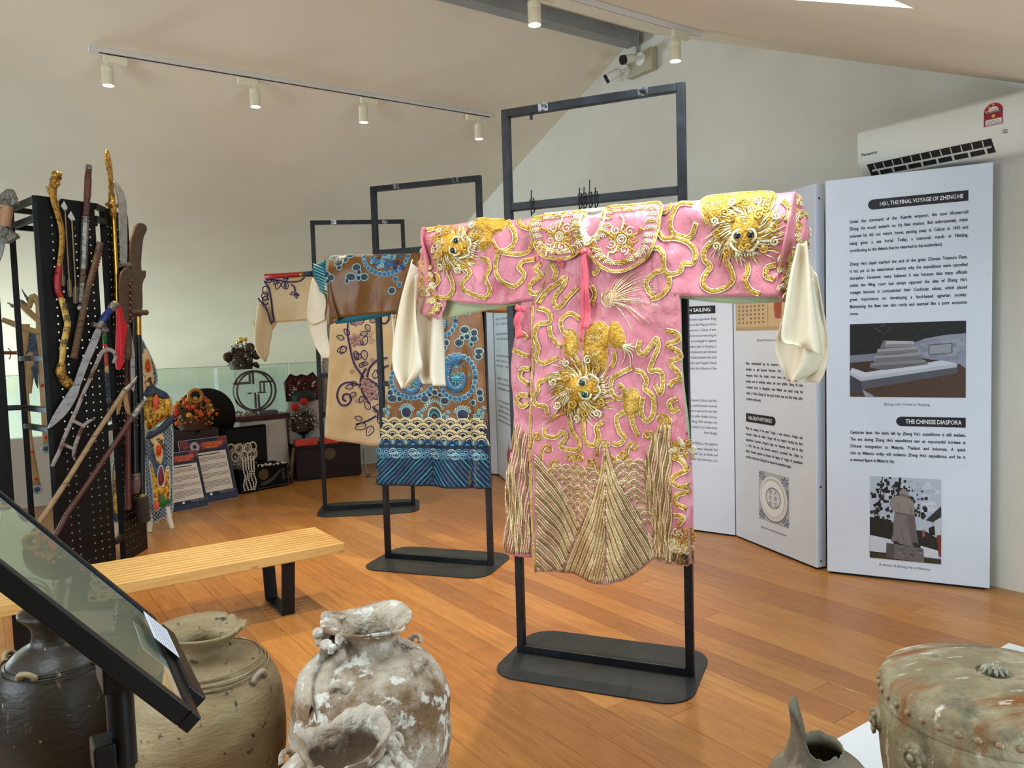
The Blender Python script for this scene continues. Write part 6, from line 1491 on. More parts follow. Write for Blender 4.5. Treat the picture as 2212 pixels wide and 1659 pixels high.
b.build('dragon_head', ANT, w.t, smooth='all'); w.tube('horn', [(113, 425), (104, 412), (100, 402)], [.010, .008, .003], ANT)
b = MB()
for (u, v, r_) in [(140, 815, .018), (147, 822, .018), (144, 832, .018), (152, 828, .016), (156, 838, .014)]: b.sphere(w.P(u, v, .012), r_, 8, 6)
b.build('claws', ANT, w.t, smooth='all')
bm_ = bmesh.new()
for i, ch in enumerate('龍鳳弓神'): q_ = w.P(138 + (2, 5, 3, -2)[i], 668 + i * 26, .013); text_bm(bm_, T(q_.x, q_.y, q_.z) @ UP, ch, .05, align='CENTER')
me = bpy.data.meshes.new('inked_characters'); bm_.to_mesh(me); bm_.free(); me.materials.append(INK); o = bpy.data.objects.new('inked_characters', me); COL.objects.link(o); o.parent = w.t; o['kind'] = 'stuff'
w.ties([(122, 590), (125, 626)], .02)
# arrows
for tip, sh_, tail, lb in (((139, 436), (149, 600), (152, 642), 'arrow with bright diamond head beside the bow'), ((154, 458), (163, 614), (163, 656), 'arrow with bright diamond head beside the silver ribbed mace'), ((124, 416), (135, 590), (136, 618), 'arrow partly hidden behind the golden bow')):
    w = Wp('arrow', lb, 'arrow', F1, .016)
    w.tube('shaft', [(tip[0] + 1, tip[1] + 16), sh_, tail], .0045, SHAFT, 8, straight=True)
    w.plate('arrow_head', [(tip[0] - 1, tip[1] - 2), (tip[0] + 7, tip[1] + 13), (tip[0] + 1, tip[1] + 21), (tip[0] - 8, tip[1] + 9)], .004, mat('bright_steel', (226, 228, 230), .3, metal=.6), curve=False)
    for sg_ in (-1, 1): w.plate('fletching', [(sh_[0], sh_[1]), (sh_[0] + 5 * sg_, sh_[1] + 8), (tail[0] + 5 * sg_, tail[1]), (tail[0], tail[1] - 4)], .002, mat('feather_grey', (96, 88, 74), .8), curve=False)
# ribbed mace
w = Wp('ribbed_mace', 'long ribbed silver mace with banded brown handle', 'mace', F1, .028)
w.tube('handle', [(192, 366), (190, 385), (188, 428), (185, 466)], [.017, .02, .019, .018], BRN); w.tube('pommel', [(192, 356), (192, 366)], [.018, .020], PEW, straight=True)
for k in range(9): t_ = k / 8; w.tube('handle_band', [(190.5 - 2 * t_, 388 + 36 * t_), (190.3 - 2 * t_, 391 + 36 * t_)], .0215, mat('rust_band', (112, 60, 48), .5), straight=True)
for nm, (u0, v0), (u1, v1), n_ in (('ribbed_shaft', (184, 467), (180, 582), 18), ('ribbed_shaft', (177, 612), (175, 655), 8)):
    r_ = [.019 + (.004 if i % 2 else 0) for i in range(n_ * 2 + 1)]; w.tube(nm, [(lerp(u0, u1, i / (n_ * 2)), lerp(v0, v1, i / (n_ * 2))) for i in range(n_ * 2 + 1)], r_, PEW, 6, straight=True)
w.tube('wooden_joint', [(180, 582), (177, 612)], .018, WOODB, straight=True); b = MB(); b.sphere(w.P(173.5, 665), .023, 12, 8); b.build('end_knob', PEW, w.t, smooth='all'); w.ties([(184, 471), (179, 595)], .024)
# baton
w = Wp('wrapped_baton', 'brown cane wrapped baton with red bands leaning on the panel', 'baton', F1, .045)
w.tube('shaft', [(217, 524), (202, 582), (190, 624), (178, 680), (166, 740), (159, 774)], [.02, .0195, .0195, .0195, .0195, .02], WRAP)
for k in range(5): t_ = k / 4; w.tube('red_band', [(212.5 - 7 * t_, 548 + 28 * t_), (211.5 - 7 * t_, 552 + 28 * t_)], .0212, mat('dull_red', (120, 46, 48), .6), straight=True)
w.ties([(213, 541), (203, 591), (177, 693)], .024)
# broadsword
w = Wp('broadsword', 'curved broadsword with blue grip and red cloth tassel', 'sword', F1, .06)
w.plate('blade', w2([(860, 455), (905, 485), (850, 640), (790, 775), (722, 960), (690, 1060), (622, 1180), (540, 1272), (432, 1348), (480, 1232), (540, 1130), (600, 1040), (660, 945), (722, 770), (800, 590)]), .006, STEELB)
w.tube('grip', w2([(985, 290), (945, 345), (912, 395)]), [.021, .024, .022], BLUEG); w.tube('pommel', w2([(1040, 225), (1020, 250), (985, 290)]), [.024, .026, .024], PEW); w.tube('guard', w2([(828, 415), (880, 432), (935, 470), (965, 462)]), [.018, .016, .016, .014], PEW); w.tube('collar', w2([(912, 395), (885, 440)]), .021, PEW, straight=True)
w.ties(w2([(690, 960)]), .03)
w.plate('red_tassel_cloth', w2([(1042, 222), (1082, 262), (1110, 380), (1132, 440), (1110, 640), (1100, 780), (1048, 822), (1036, 700), (1042, 500), (1046, 350)]), .012, REDC)
w.tube('cloth_fold', w2([(1060, 250), (1075, 420), (1085, 620), (1075, 790)]), [.01, .02, .022, .012], REDC, flat=.7); w.tube('cloth_fold', w2([(1055, 300), (1058, 500), (1060, 700), (1055, 810)]), [.008, .014, .014, .008], REDC, flat=.7)
# hook sword
w = Wp('hook_sword', 'steel hook sword with crescent guard hung below the broadsword', 'sword', F1, .075)
w.tube('hooked_blade', w2([(1015, 765), (1035, 705), (1010, 658), (960, 642), (912, 668), (882, 730), (850, 800), (800, 920), (740, 1050), (700, 1150), (660, 1240), (620, 1330), (570, 1450), (530, 1560), (500, 1620), (468, 1690)]), [.011, .014, .014, .014, .014, .014, .013, .013, .013, .013, .013, .013, .013, .013, .013, .012], RUST, 6, flat=.35)
w.tube('crescent_guard', w2([(850, 1262), (790, 1290), (740, 1340), (692, 1450), (666, 1540), (660, 1600), (686, 1650)]), [.006, .011, .013, .013, .013, .011, .005], RUST, 6, flat=.4)
for l in ([(645, 1275), (760, 1335)], [(560, 1490), (680, 1540)]): w.tube('guard_bar', w2(l), .011, RUST, 6, flat=.4, straight=True)
w.ties(w2([(860, 775), (575, 1440)]), .02)
# diagonal spears
for nm, lb, head, shaft, mt, hm in (('spear', 'pale wooden spear with silver head leaning across the rack', w2([(1232, 878), (1195, 935), (1150, 985), (1118, 1012)]), w2([(1115, 1015)]) + w3([(850, 380), (590, 800), (335, 1185)]), SHAFT, [.002, .016, .018, .02]),
                              ('spear', 'dark brown spear with wrapped silver head leaning across the rack', w2([(1312, 1085), (1270, 1140), (1225, 1200), (1190, 1245)]), w2([(1200, 1232)]) + w3([(920, 610), (600, 1080), (485, 1295)]), BRN, [.015, .018, .022, .018])):
    w = Wp(nm, lb, 'spear', F1, .10 if mt is SHAFT else .13); w.tube('spear_head', head, hm, PEW); w.tube('shaft', shaft, .0155, mt, straight=True); w.ties(shaft[1:3], .02)
    if mt is SHAFT: w.tube('cloth_tie', w2([(1115, 1020), (1070, 1100), (1060, 1180), (1050, 1230)]), [.016, .02, .014, .004], mat('tan_cloth', (150, 120, 78), .8), flat=.5); w.tube('cloth_tie', w2([(1125, 1025), (1130, 1120), (1150, 1200), (1170, 1225)]), [.012, .018, .014, .004], mat('tan_cloth', (150, 120, 78), .8), flat=.5)
# polearms on the second panel
w = Wp('golden_polearm', 'golden polearm with pierced leaf blade rising above the rack', 'polearm', F2, .03)
w.plate('blade', w1([(955, 92), (975, 130), (995, 200), (1005, 300), (1018, 470), (1015, 500), (985, 500), (975, 420), (968, 310), (948, 220), (945, 150)]), .008, ANT); w.tube('socket', w1([(998, 490), (1002, 540), (1005, 640), (1015, 700)]), [.022, .02, .028, .02], ANT); w.tube('guard', w1([(960, 588), (1050, 600)]), .014, ANT, straight=True)
w.tube('shaft', w1([(1015, 700), (1045, 1300), (1052, 1660)]), .015, BRZ, straight=True); w.ties(w1([(1010, 715)]), .024)
w = Wp('steel_glaive', 'steel glaive with curved blade and red shaft on the second panel', 'polearm', F2, .05)
w.plate('blade', w1([(1020, 378), (1075, 430), (1115, 510), (1134, 620), (1136, 800), (1132, 1110), (1085, 1115), (1078, 1000), (1070, 850), (1066, 700), (1060, 560), (1035, 450)]), .007, STEELB); w.tube('guard', w1([(1068, 1128), (1160, 1128)]), .018, PEW, straight=True); w.tube('shaft', w1([(1108, 1120), (1120, 1400)]) + w2([(1140, 740)]) + w3([(1148, 1040)]), .020, SHAFTR, straight=True)
w = Wp('carved_glaive', 'brown carved wooden glaive with wavy edge and dragon hilt', 'polearm', F2, .085)
w.plate('blade', w1([(1090, 1190), (1160, 1160), (1172, 1290), (1150, 1370), (1165, 1500)]) + w2([(1170, 270), (1150, 360), (1130, 440), (1090, 430), (1075, 200), (1070, 60)]), .012, WOODB)
w.tube('hilt', w2([(1120, 430), (1140, 540), (1135, 640), (1140, 710)]), [.03, .028, .032, .03], WOODB); w.tube('guard', w2([(1092, 715), (1182, 715)]), .018, WOODB, straight=True)
b = MB(); 
for i in range(14): b.sphere(w.P(*w2([(1165 - 12 * (i % 2), 30 + i * 28)])[0], .010), .012, 8, 6)
b.build('scalloped_edge', WOODB, w.t, smooth='all')['kind'] = 'stuff'
w.tube('spiral', w1([(1140, 1480), (1160, 1490), (1158, 1515), (1135, 1512), (1132, 1495), (1145, 1492)]), .004, mat('pale_carving', (140, 112, 82), .5))
w = Wp('wooden_glaive', 'broad brown wooden glaive with notched back and black shaft', 'polearm', F2, .06)
w.plate('blade', w1([(1232, 762), (1290, 768), (1308, 815), (1275, 900), (1256, 1100), (1264, 1185), (1294, 1180), (1298, 1230), (1268, 1310), (1264, 1540), (1182, 1540), (1176, 1300), (1166, 1050), (1176, 880)]), .014, WOODB)
w.tube('guard', w1([(1158, 1555), (1310, 1555)]), .020, WOODB, straight=True); w.tube('socket', w1([(1235, 1560), (1235, 1600)]), [.034, .02], WOODB); w.tube('brass_sleeve', w2([(1235, 330), (1238, 515)]), .022, BRZ, straight=True); w.tube('shaft', w2([(1238, 515)]) + w3([(1268, 400), (1270, 900)]), .0225, SHAFTB, straight=True); w.tube('yellow_ferrule', w3([(1270, 860), (1272, 930)]), .0215, YELB, straight=True)
w.tube('rope_wrap', [(305 + .4 * i, 1073 + i * 4.4) for i in range(13)], [.045 + (.006 if i % 2 else 0) for i in range(13)], mat('dark_rope', (52, 46, 42), .8, bump=(60, .6)), 12, straight=True)
w = Wp('black_staff', 'black staff with pewter collar and brown butt', 'polearm', F2, .045)
w.tube('shaft', w2([(1190, 330), (1195, 1000)]) + w3([(1208, 710)]), .024, SHAFTB, straight=True); w.tube('collar', w3([(1212, 715), (1215, 770)]), [.034, .03], PEW, straight=True); w.tube('butt', w3([(1213, 770), (1212, 830), (1212, 895)]), [.034, .036, .026], mat('dull_brown_butt', (98, 74, 66), .6))
w = Wp('straight_dagger', 'narrow straight steel blade beside the carved glaive', 'sword', F2, .10)
w.plate('blade', w2([(1160, 478), (1185, 560), (1205, 700), (1205, 980), (1180, 985), (1172, 700)]), .005, STEELB); w.ties(w2([(1190, 800)]), .02)
# sword hilt at the left side of the rack
FL = Frame((pL.x - .3, pL.y - .02), (p1l.x, p1l.y - .02))
w = Wp('pewter_sword', 'sword with pewter trefoil pommel and wooden grip at the rack side', 'sword', FL, .06)
w.plate('pommel', w1([(85, 450), (118, 475), (148, 560), (150, 590), (95, 605), (30, 600), (-15, 560), (-10, 520), (30, 490)]), .03, PEW); w.tube('grip', w1([(65, 595), (55, 680), (38, 775)]), [.03, .034, .034], mat('pale_wood_grip', (168, 126, 88), .5)); w.plate('guard', w1([(-40, 770), (30, 760), (75, 800), (120, 840), (155, 850), (160, 885), (130, 900), (70, 935), (0, 930), (-50, 900)]), .03, PEW); w.plate('blade', w1([(-20, 930), (40, 930), (20, 1040), (-20, 1130), (-40, 1130)]), .006, STEELB)
# ================================================================ KAO ARMOUR COSTUME on white stand
FK = Frame((.66, 6.60), (1.34, 6.62))
BSC = mat('blue_scale_brocade', (74, 96, 116), .5, mix=((44, 58, 76), 24, .45, .6, (1, 1, 1), 4), bump=(50, .6)); CRMK = mat('cream_leopard', (222, 190, 140), .5, mix=((84, 44, 16), 22, .54, .58, (1, 1, .6), 3)); YGK = mat('yellow_flame_brocade', (214, 158, 30), .42, metal=.2, mix=[((120, 66, 16), 30, .48, .56, (1, 1, .5), 4), ((240, 214, 120), 36, .56, .62, (1, 1, 1), 3)], bump=(60, .8)); REDK = mat('red_jewel', (214, 50, 24), .2); GRNK = mat('green_satin', (26, 110, 40), .4); MARK = mat('maroon_fish', (120, 36, 50), .4); WHL = mat('white_lacquer_leg', (228, 222, 210), .4); CORAL = mat('coral_satin', (226, 90, 70), .4)
class RK(Robe):
    def __init__(s): s.fr = FK; s.off = .06; s.front = lambda x, z: .06 + .02 * math.sin(x * 9) ; s.o = thing('armour_costume', 'blue scaled opera armour costume with red jewels on a white legged stand', 'costume', FK.m)
kr = RK()
def kpad(px, cf, mt, name, h=.02, par=None, lift=.001, edge=None):
    b = MB(); Q = smooth_pts([kr.P(*p) for p in cf(px)], 4, True); pad(kr, b, Q, h, 0, 3, lift=lift)
    if edge: cord_into(kr, b, [kr.P(*p) for p in cf(px)], .006, 1, 4, closed=True, lift=lift)
    return b.build(name, [mt, edge or mt], par or kr.o, smooth='all'), Q
WHC = mat('white_cord', (176, 188, 190), .4)
def kscales(Q, lift, par, st=.026, skip=None):
    b = MB(); z = min(q_.y for q_ in Q); r0 = 0
    while z < max(q_.y for q_ in Q):
        x = min(q_.x for q_ in Q) + (st / 2 if r0 % 2 else 0)
        while x < max(q_.x for q_ in Q):
            if inside((x, z), Q) and bdist((x, z), Q) > .006 and not (skip and inside((x, z), skip)): cord_into(kr, b, [V((x - st * .45, z + st * .1)), V((x, z - st * .5)), V((x + st * .45, z + st * .1))], .0019, 0, 3, lift=lift, k=5)
            x += st
        z += st * .62; r0 += 1
    b.build('stitched_scales', WHC, par, smooth='all')['kind'] = 'stuff'
fo, Q = kpad([(575, 735), (640, 830), (725, 1000), (772, 1150), (772, 1250), (740, 1300), (600, 1420), (500, 1420), (480, 900)], w6, BSC, 'chest_panel', .03, edge=WHC); kscales(Q, .022, fo)
i_, Qi = kpad([(590, 900), (650, 860), (690, 960), (725, 1150), (720, 1260), (600, 1380), (540, 1300)], w6, CRMK, 'leopard_inset', .012, fo, .026)
kpad([(640, 985), (668, 985), (684, 1060), (668, 1125), (640, 1120), (625, 1050)], w6, REDK, 'red_jewel', .02, fo, .038, GOLD)
lo, Q = kpad([(515, 370), (620, 330), (830, 240), (850, 600), (852, 900), (842, 1280), (720, 1330), (600, 1392), (545, 1290), (520, 800)], w7, BSC, 'lower_apron', .03, edge=WHC)
inn = [kr.P(*p) for p in w7([(580, 360), (730, 310), (770, 600), (805, 900), (800, 1110), (690, 1210), (620, 1220), (590, 900), (560, 640)])]; kscales(Q, .026, lo, skip=inn)
kpad([(580, 360), (725, 310), (730, 480), (720, 640), (690, 680), (650, 640), (610, 480)], w7, CRMK, 'leopard_inset', .012, lo, .028); kpad([(655, 455), (690, 450), (700, 530), (680, 580), (650, 570), (642, 510)], w7, REDK, 'red_jewel', .02, lo, .038, GOLD)
kpad([(560, 640), (610, 760), (640, 960), (690, 1080), (720, 1000), (770, 720), (800, 760), (805, 1080), (690, 1200), (625, 1220), (600, 960)], w7, YGK, 'flame_inset', .014, lo, .026, WHC); kpad([(670, 740), (700, 690), (725, 740), (740, 880), (690, 950), (660, 880)], w7, MARK, 'fish_emblem', .014, lo, .036, WHC); kpad([(700, 1050), (720, 1010), (740, 1090), (800, 1090), (800, 1130), (690, 1190)], w7, GRNK, 'leaf_emblem', .01, lo, .038); kpad([(620, 1130), (650, 1100), (680, 1160), (650, 1220), (620, 1210)], w7, CORAL, 'coral_emblem', .01, lo, .038)
be, Q = kpad([(490, 0), (540, -120), (640, -180), (740, -130), (820, -120), (835, 60), (800, 120), (650, 210), (560, 280), (510, 200)], w7, YGK, 'lion_belt', .045, lift=.02, edge=WHC); kpad([(600, -110), (640, -160), (665, -80), (650, 20), (620, 30), (595, -40)], w7, CORAL, 'tongue_emblem', .02, be, .06)
for x, y in ((640, 1500), (800, 1480), (690, 1600), (850, 1600)): b = MB(); cord_into(kr, b, spiral(kr.P(*w6([(x, y)])[0]), .03, 1.6, x, 1, 12), .006, 0, 2, lift=.06); b.build('gold_curl', GOLD, be, smooth='all')
bb, Q = kpad([(610, 1370), (660, 1300), (720, 1285), (780, 1320), (890, 1380), (905, 1450), (800, 1450), (740, 1390), (690, 1370), (630, 1430)], w6, mat('navy_pearl_band', (48, 62, 82), .4, bump=(50, .7)), 'pearl_band', .03, lift=.03); bb2, Q = kpad([(540, 300), (640, 260), (830, 90), (845, 180), (720, 290), (560, 380)], w7, mat('navy_pearl_band', (48, 62, 82), .4, bump=(50, .7)), 'pearl_band', .03, lift=.03)
ls, Q = kpad([(100, 560), (200, 560), (260, 700), (280, 1000), (280, 1300), (250, 1659), (120, 1659), (100, 1000)], w6, BSC, 'side_panel', .03, edge=WHC); kscales(Q, .024, ls, .03)
for (x, y, r_, m_) in ((170, 740, .05, GRNK), (175, 820, .045, REDK)): b = MB(); b.sphere(kr.at(kr.P(*w6([(x, y)])[0]), .05), r_, 14, 10); b.build('pompom', m_, ls, smooth='all')
kpad([(130, 900), (215, 900), (230, 1010), (140, 1050)], w6, CORAL, 'coral_inset', .01, ls, .03); kpad([(140, 1060), (230, 1030), (235, 1130), (140, 1130)], w6, CRMK, 'leopard_inset', .01, ls, .03); ll, Q = kpad([(130, 650), (200, 620), (215, 1000), (205, 1330), (125, 1330), (120, 1000)], w7, BSC, 'side_apron', .03, edge=WHC); kpad([(135, 700), (195, 720), (205, 1200), (130, 1200)], w7, YGK, 'flame_inset', .014, ll, .03)
for q0, q1 in ((w7([(565, 1290)])[0], w7([(580, 1530)])[0]), (w7([(790, 1260)])[0], w7([(840, 1370)])[0]), (w7([(190, 1330)])[0], w7([(140, 1470)])[0])):
    a_ = kr.P(*q0); e_ = kr.P(*q1); MB().tube([V((a_.x, .05, a_.y + .05)), V((a_.x + .01 * (1 if e_.x > a_.x else -1), .05, lerp(a_.y, 0, .4))), V((e_.x, .05, 0.004))], [.02, .02, .016], 10).build('stand_leg', WHL, kr.o, smooth=True)
MB().cyl((.36, .0, .15), (.36, 0, 1.35), .02, 12).build('stand_pole', WHL, kr.o, smooth=True)
MB().tube([(.36, 0, .16), (.36, -.12, .06), (.36, -.22, .005)], .018, 10).build('stand_leg', WHL, kr.o, smooth=True)
# battle flags with wrapped poles behind the rack
FG = Frame((-.2, 7.15), (.6, 7.15)); CRF = mat('cream_flag_silk', (196, 164, 114), .6, mix=((170, 136, 92), 5, .4, .7, (1, 1, 1), 4), bump=(14, .4))
def flag(lb, pole, tip, ribbon_px, wpx, dots, endc):
    w = Wp('battle_flag', lb, 'flag', FG, .0, 'battle flags of the armour costume')
    w.tube('wrapped_pole', pole, [.02, .026, .024, .02], CRF); w.tube('pole_tip', tip, [.004, .014, .012], PEW)
    for c_ in ribbon_px:
        L_ = [(u - wpx / 2, v) for u, v in c_]; R_ = [(u + wpx / 2, v) for u, v in c_]; A_ = w.L(L_); B_ = w.L(R_); b = MB(); A_ = smooth_pts(A_, 5); B_ = smooth_pts(B_, 5)
        b.grid([[p.lerp(q_, t) + V((0, .012 * math.sin(i * .5 + t), 0)) for t in (0, .33, .66, 1)] for i, (p, q_) in enumerate(zip(A_, B_))]); o = b.build('ribbon', CRF, w.t, smooth='all'); md = o.modifiers.new('t', 'SOLIDIFY'); md.thickness = .003
    for u, v in dots: b = MB(); b.sphere(w.P(u, v, .014), .013, 8, 6, 0, (1, .4, 1)); b.build('red_flower', REDK, w.t, smooth='all')
    if endc:
        b = MB(); b.cyl(w.P(*endc) - V((0, .012, 0)), w.P(*endc) + V((0, .02, 0)), .034, 16); b.build('ribbon_roundel', SLATE, w.t, smooth=True)
        for r_ in (.024, .034): b = MB(); p = w.P(*endc, .021); b.tube([p + V((r_ * math.cos(a), 0, r_ * math.sin(a))) for a in [2 * math.pi * k / 16 for k in range(17)]], .004, 6, caps=False); b.build('roundel_ring', WHC, w.t, smooth='all')
    return w
w = flag('cream flag ribbon ending in a blue roundel, hanging beside the rack panel', [(62, 665), (72, 640), (90, 670), (105, 690)], [(46, 624), (58, 645), (66, 655)], [[(84, 650), (85, 720), (90, 800), (95, 880), (100, 965)]], 15, [(91, 832), (98, 944)], (100, 969))
w.plate('blue_scale_flag', [(40, 705), (75, 715), (80, 760), (82, 840), (62, 780), (42, 735)], .01, BSC)
w = flag('cream flag ribbon with red flowers ending in a low roundel', [(38, 652), (60, 672), (80, 690), (92, 700)], [(15, 653), (26, 660), (38, 664)], [[(56, 700), (52, 780), (56, 880), (64, 960), (80, 1050)], [(64, 760), (66, 800), (60, 850)]], 17, [(65, 923), (70, 975), (77, 1034)], (80, 1057))
w = flag('cream wrapped flag pole pointing left behind the rack', [(100, 720), (60, 712), (30, 700), (4, 690)], [(34, 645), (48, 652), (58, 660)], [], 10, [], None)
w = Wp('flag_pole', 'thin copper flag pole tied with string behind the rack', 'flag', FG, -.03, 'battle flags of the armour costume'); w.tube('pole', [(4, 762), (40, 762), (76, 760)], .014, mat('copper_pole', (132, 84, 64), .4, metal=.4)); w.tube('string_bow', [(18, 752), (24, 762), (20, 776)], .004, mat('dark_string', (70, 50, 40), .8))
# ================================================================ DISPLAY ALONG THE PARAPET
NAVY = mat('sign_navy', (34, 38, 62), .3); PAPER = mat('sign_paper', (216, 204, 192), .5); REDB = mat('sign_red', (150, 44, 40), .4); PEO = mat('sign_peony', (150, 60, 72), .5, mix=((104, 30, 46), 40, .45, .55, (1, 1, 1), 3)); ORG = pr((226, 128, 70)); CLEAR = glassmat('acrylic', (250, 252, 252), .01)
def card(a, b_, Wd_, Ht, tilt, label):
    d = (b_ - a).normalized(); bk = V((-d.y, d.x, 0)); up = V((0, 0, 1)) * math.cos(tilt) + bk * math.sin(tilt); n = d.cross(up); a = b_ - d * Wd_
    m = Matrix(((d.x, up.x, n.x, a.x), (d.y, up.y, n.y, a.y), (d.z, up.z, n.z, a.z + .006), (0, 0, 0, 1)))
    t = thing('information_card', label, 'information card', m, 'navy information cards on the floor')
    MB().box((0, 0, -.006), (Wd_, Ht, 0), bev=.001).build('panel', NAVY, t); MB().box((-.004, -.004, -.008), (Wd_ + .004, Ht + .004, -.006)).build('acrylic_back', mat('acrylic_edge', (206, 200, 204), .2), t)
    MB().box((Wd_ * .07, Ht * .155, 0), (Wd_ * .93, Ht * .78, .0008)).build('paper', PAPER, t)
    rb_ = MB().box((Wd_ * .42, Ht * .83, 0), (Wd_ * .86, Ht * .94, .0008)).build('red_title_block', REDB, t)
    for i, ch in enumerate('紅頭巾頭飾'):
        bm_ = bmesh.new(); text_bm(bm_, T(Wd_ * (.46 + .085 * i), Ht * .875, .0012), ch, Wd_ * .10); me = bpy.data.meshes.new('title_character'); bm_.to_mesh(me); bm_.free(); me.materials.append(ORG); o = bpy.data.objects.new('title_character', me); COL.objects.link(o); o.parent = rb_
    MB().box((Wd_ * .52, Ht * .845, .0008), (Wd_ * .78, Ht * .86, .0012)).build('title_underline', ORG, rb_)
    for (x, y, r_) in ((.10, .93, .09), (.90, .95, .10)):
        b = MB()
        for k in range(9): a_ = k * .7; b.sphere((Wd_ * x + r_ * Wd_ * .6 * math.cos(a_), min(Ht * y + r_ * Wd_ * .6 * math.sin(a_), Ht * .97), .0004), r_ * Wd_ * .5, 8, 5, 0, (1, 1, .02))
        b.build('peony_print', PEO, t)
    b = MB()
    for k in range(10): a_ = k * .63; b.sphere((Wd_ * .30 + .07 * Wd_ * math.cos(a_), Ht * .885 + .07 * Wd_ * math.sin(a_), .0005), Wd_ * .035, 8, 5, 0, (1, 1, .03))
    b.build('emblem_print', mat('emblem_pale', (176, 160, 158), .5), t)
    MB().box((Wd_ * .24, Ht * .735, .0008), (Wd_ * .80, Ht * .75, .0011)).build('heading', INK, t)
    zz_ = .695
    for para_ in (4, 5, 4, 6):
        for i in range(para_):
            x1 = .90 if i < para_ - 1 else .5
            MB().box((Wd_ * .10, Ht * zz_, .0008), (Wd_ * x1, Ht * (zz_ + .008), .0011)).build('text_line', pr((110, 102, 100)), t); zz_ -= .021
        zz_ -= .035
    for i in range(3): MB().box((0, Ht * (.02 + .025 * i), 0), (Wd_, Ht * (.028 + .025 * i), .0006)).build('footer_stripe', pr((70, 76, 104)), t)
    MB().box((Wd_ * .42, Ht * .105, .0), (Wd_ * .47, Ht * .14, .0008)).build('logo_mark', INKW, t); textobj('footer_lettering', [(Wd_ * .62, Ht * .108, Wd_ * .075, 'MING·ART', None, 'LEFT')], pr((150, 150, 170)), t, T(0, 0, .0008))
    return t
card(fl(370, 1109), fl(451, 1093), .40, .52, math.radians(18), 'navy information card propped in front of the larger card')
card(fl(452, 1087), fl(515, 1074.5), .47, .60, math.radians(16), 'navy information card with round emblem propped beside the black case')
# gong
c = ony(442, 903, 8.02); gm = T(c.x, c.y, 0) @ RZ(.05)
BRONZED = mat('dark_gong_bronze', (28, 24, 14), .42, metal=.5, mix=((18, 15, 9), 3, .4, .7, (1, 1, 1), 4))
gg = thing('bronze_gong', 'large dark bronze gong leaning behind the orange headdress', 'gong', gm)
m = T(0, 0, c.z) @ RX(math.radians(100))
MB().lathe([(.001, .06), (.15, .058), (.25, .045), (.30, .02), (.305, 0), (.298, -.004), (.292, .0), (.245, .036), (.15, .05), (.001, .052)], 48, m).build('disc', BRONZED, gg, smooth=True)
MB().tube([(0, .06, c.z + .28), (0, .2, .25), (0, .24, 0)], .014, 8).build('strut', BLACK, gg); MB().box((-.24, .02, 0), (.16, .12, c.z - .30), bev=.004).build('support_block', BLACK, gg)
# headdress maker: pearls, pompoms, wires
def headdress(name, label, loc, R, H_, cols, npearl, npom, pomr, pomm, seed, stand_h=.0, loops=0, tass=0, wingm=None, flat=.8):
    t = thing(name, label, 'headdress', loc, None); rl = random.Random(seed); z0 = stand_h
    if stand_h: MB().lathe([(.001, 0), (.06, 0), (.055, .01), (.02, .03), (.018, stand_h * .7), (.05, stand_h * .8), (.08, stand_h)], 20).build('head_stand', BLACK, t, smooth=True)
    b = MB(); b.lathe([(R * .72, z0), (R * .78, z0 + H_ * .2), (R * .76, z0 + H_ * .42), (R * .6, z0 + H_ * .62), (R * .3, z0 + H_ * .72), (.001, z0 + H_ * .75)], 24, None, 0, lambda co, i, a: V((co.x, co.y * flat, co.z))); b.build('cap', cols[0], t, smooth='all')
    b = MB()
    for i in range(npearl):
        a = rl.uniform(0, 6.283); e = rl.uniform(.05, 1.35); r_ = R * rl.uniform(.82, 1.02); b.sphere((r_ * math.cos(a) * math.cos(e * .9), r_ * flat * math.sin(a) * math.cos(e * .9), z0 + H_ * (.10 + .85 * math.sin(e)) * rl.uniform(.8, 1.05)), rl.uniform(.006, .012), 7, 5, rl.randrange(2))
    b.build('pearls', [cols[1], cols[2]], t, smooth='all')['kind'] = 'stuff'
    b = MB()
    for i in range(40):
        a = rl.uniform(0, 6.283); e = rl.uniform(.3, 1.3); d = V((math.cos(a) * math.cos(e), flat * math.sin(a) * math.cos(e), math.sin(e))); p = V((0, 0, z0 + H_ * .3)) + d * R * .7; b.tube([p, p + d * R * .25 + V((rl.uniform(-.02, .02), 0, .02)), p + d * R * .45 + V((rl.uniform(-.03, .03), 0, .01))], .0028, 5, rl.randrange(2))
    b.build('wire_springs', [cols[1], cols[0]], t, smooth='all')['kind'] = 'stuff'
    for i in range(npom):
        a = rl.uniform(2.6, 6.6); e = rl.uniform(.0, 1.2); p = (R * 1.12 * math.cos(a) * math.cos(e), R * flat * math.sin(a) * math.cos(e), z0 + H_ * (.25 + .8 * math.sin(e))); b = MB(); b.sphere(p, pomr * rl.uniform(.7, 1.1), 10, 7); b.build('pompom', pomm[i % len(pomm)], t, smooth='all')
    for i in range(loops):
        a = math.pi + math.pi * (i + .5) / loops; p = V((R * .8 * math.cos(a), R * flat * math.sin(a), z0 + H_ * (.55 + .3 * (i % 2)))); b = MB(); b.tube([p + V((.035 * math.cos(x), -.01, .05 * math.sin(x))) for x in [2 * math.pi * k / 14 for k in range(15)]], .008, 6, caps=False); b.build('pearl_loop', cols[1], t, smooth='all')
    for i in range(tass):
        x = lerp(-R * .6, R * .7, i / max(1, tass - 1)); b = MB(); y = -R * flat * .85
        for k in range(16): b.box((x - .006, y - .006 - .002 * k, z0 + H_ * .2 - .022 * k - .018), (x + .006, y + .006 - .002 * k, z0 + H_ * .2 - .022 * k))
        b.build('bead_tassel', cols[2], t)['kind'] = 'stuff'
    return t
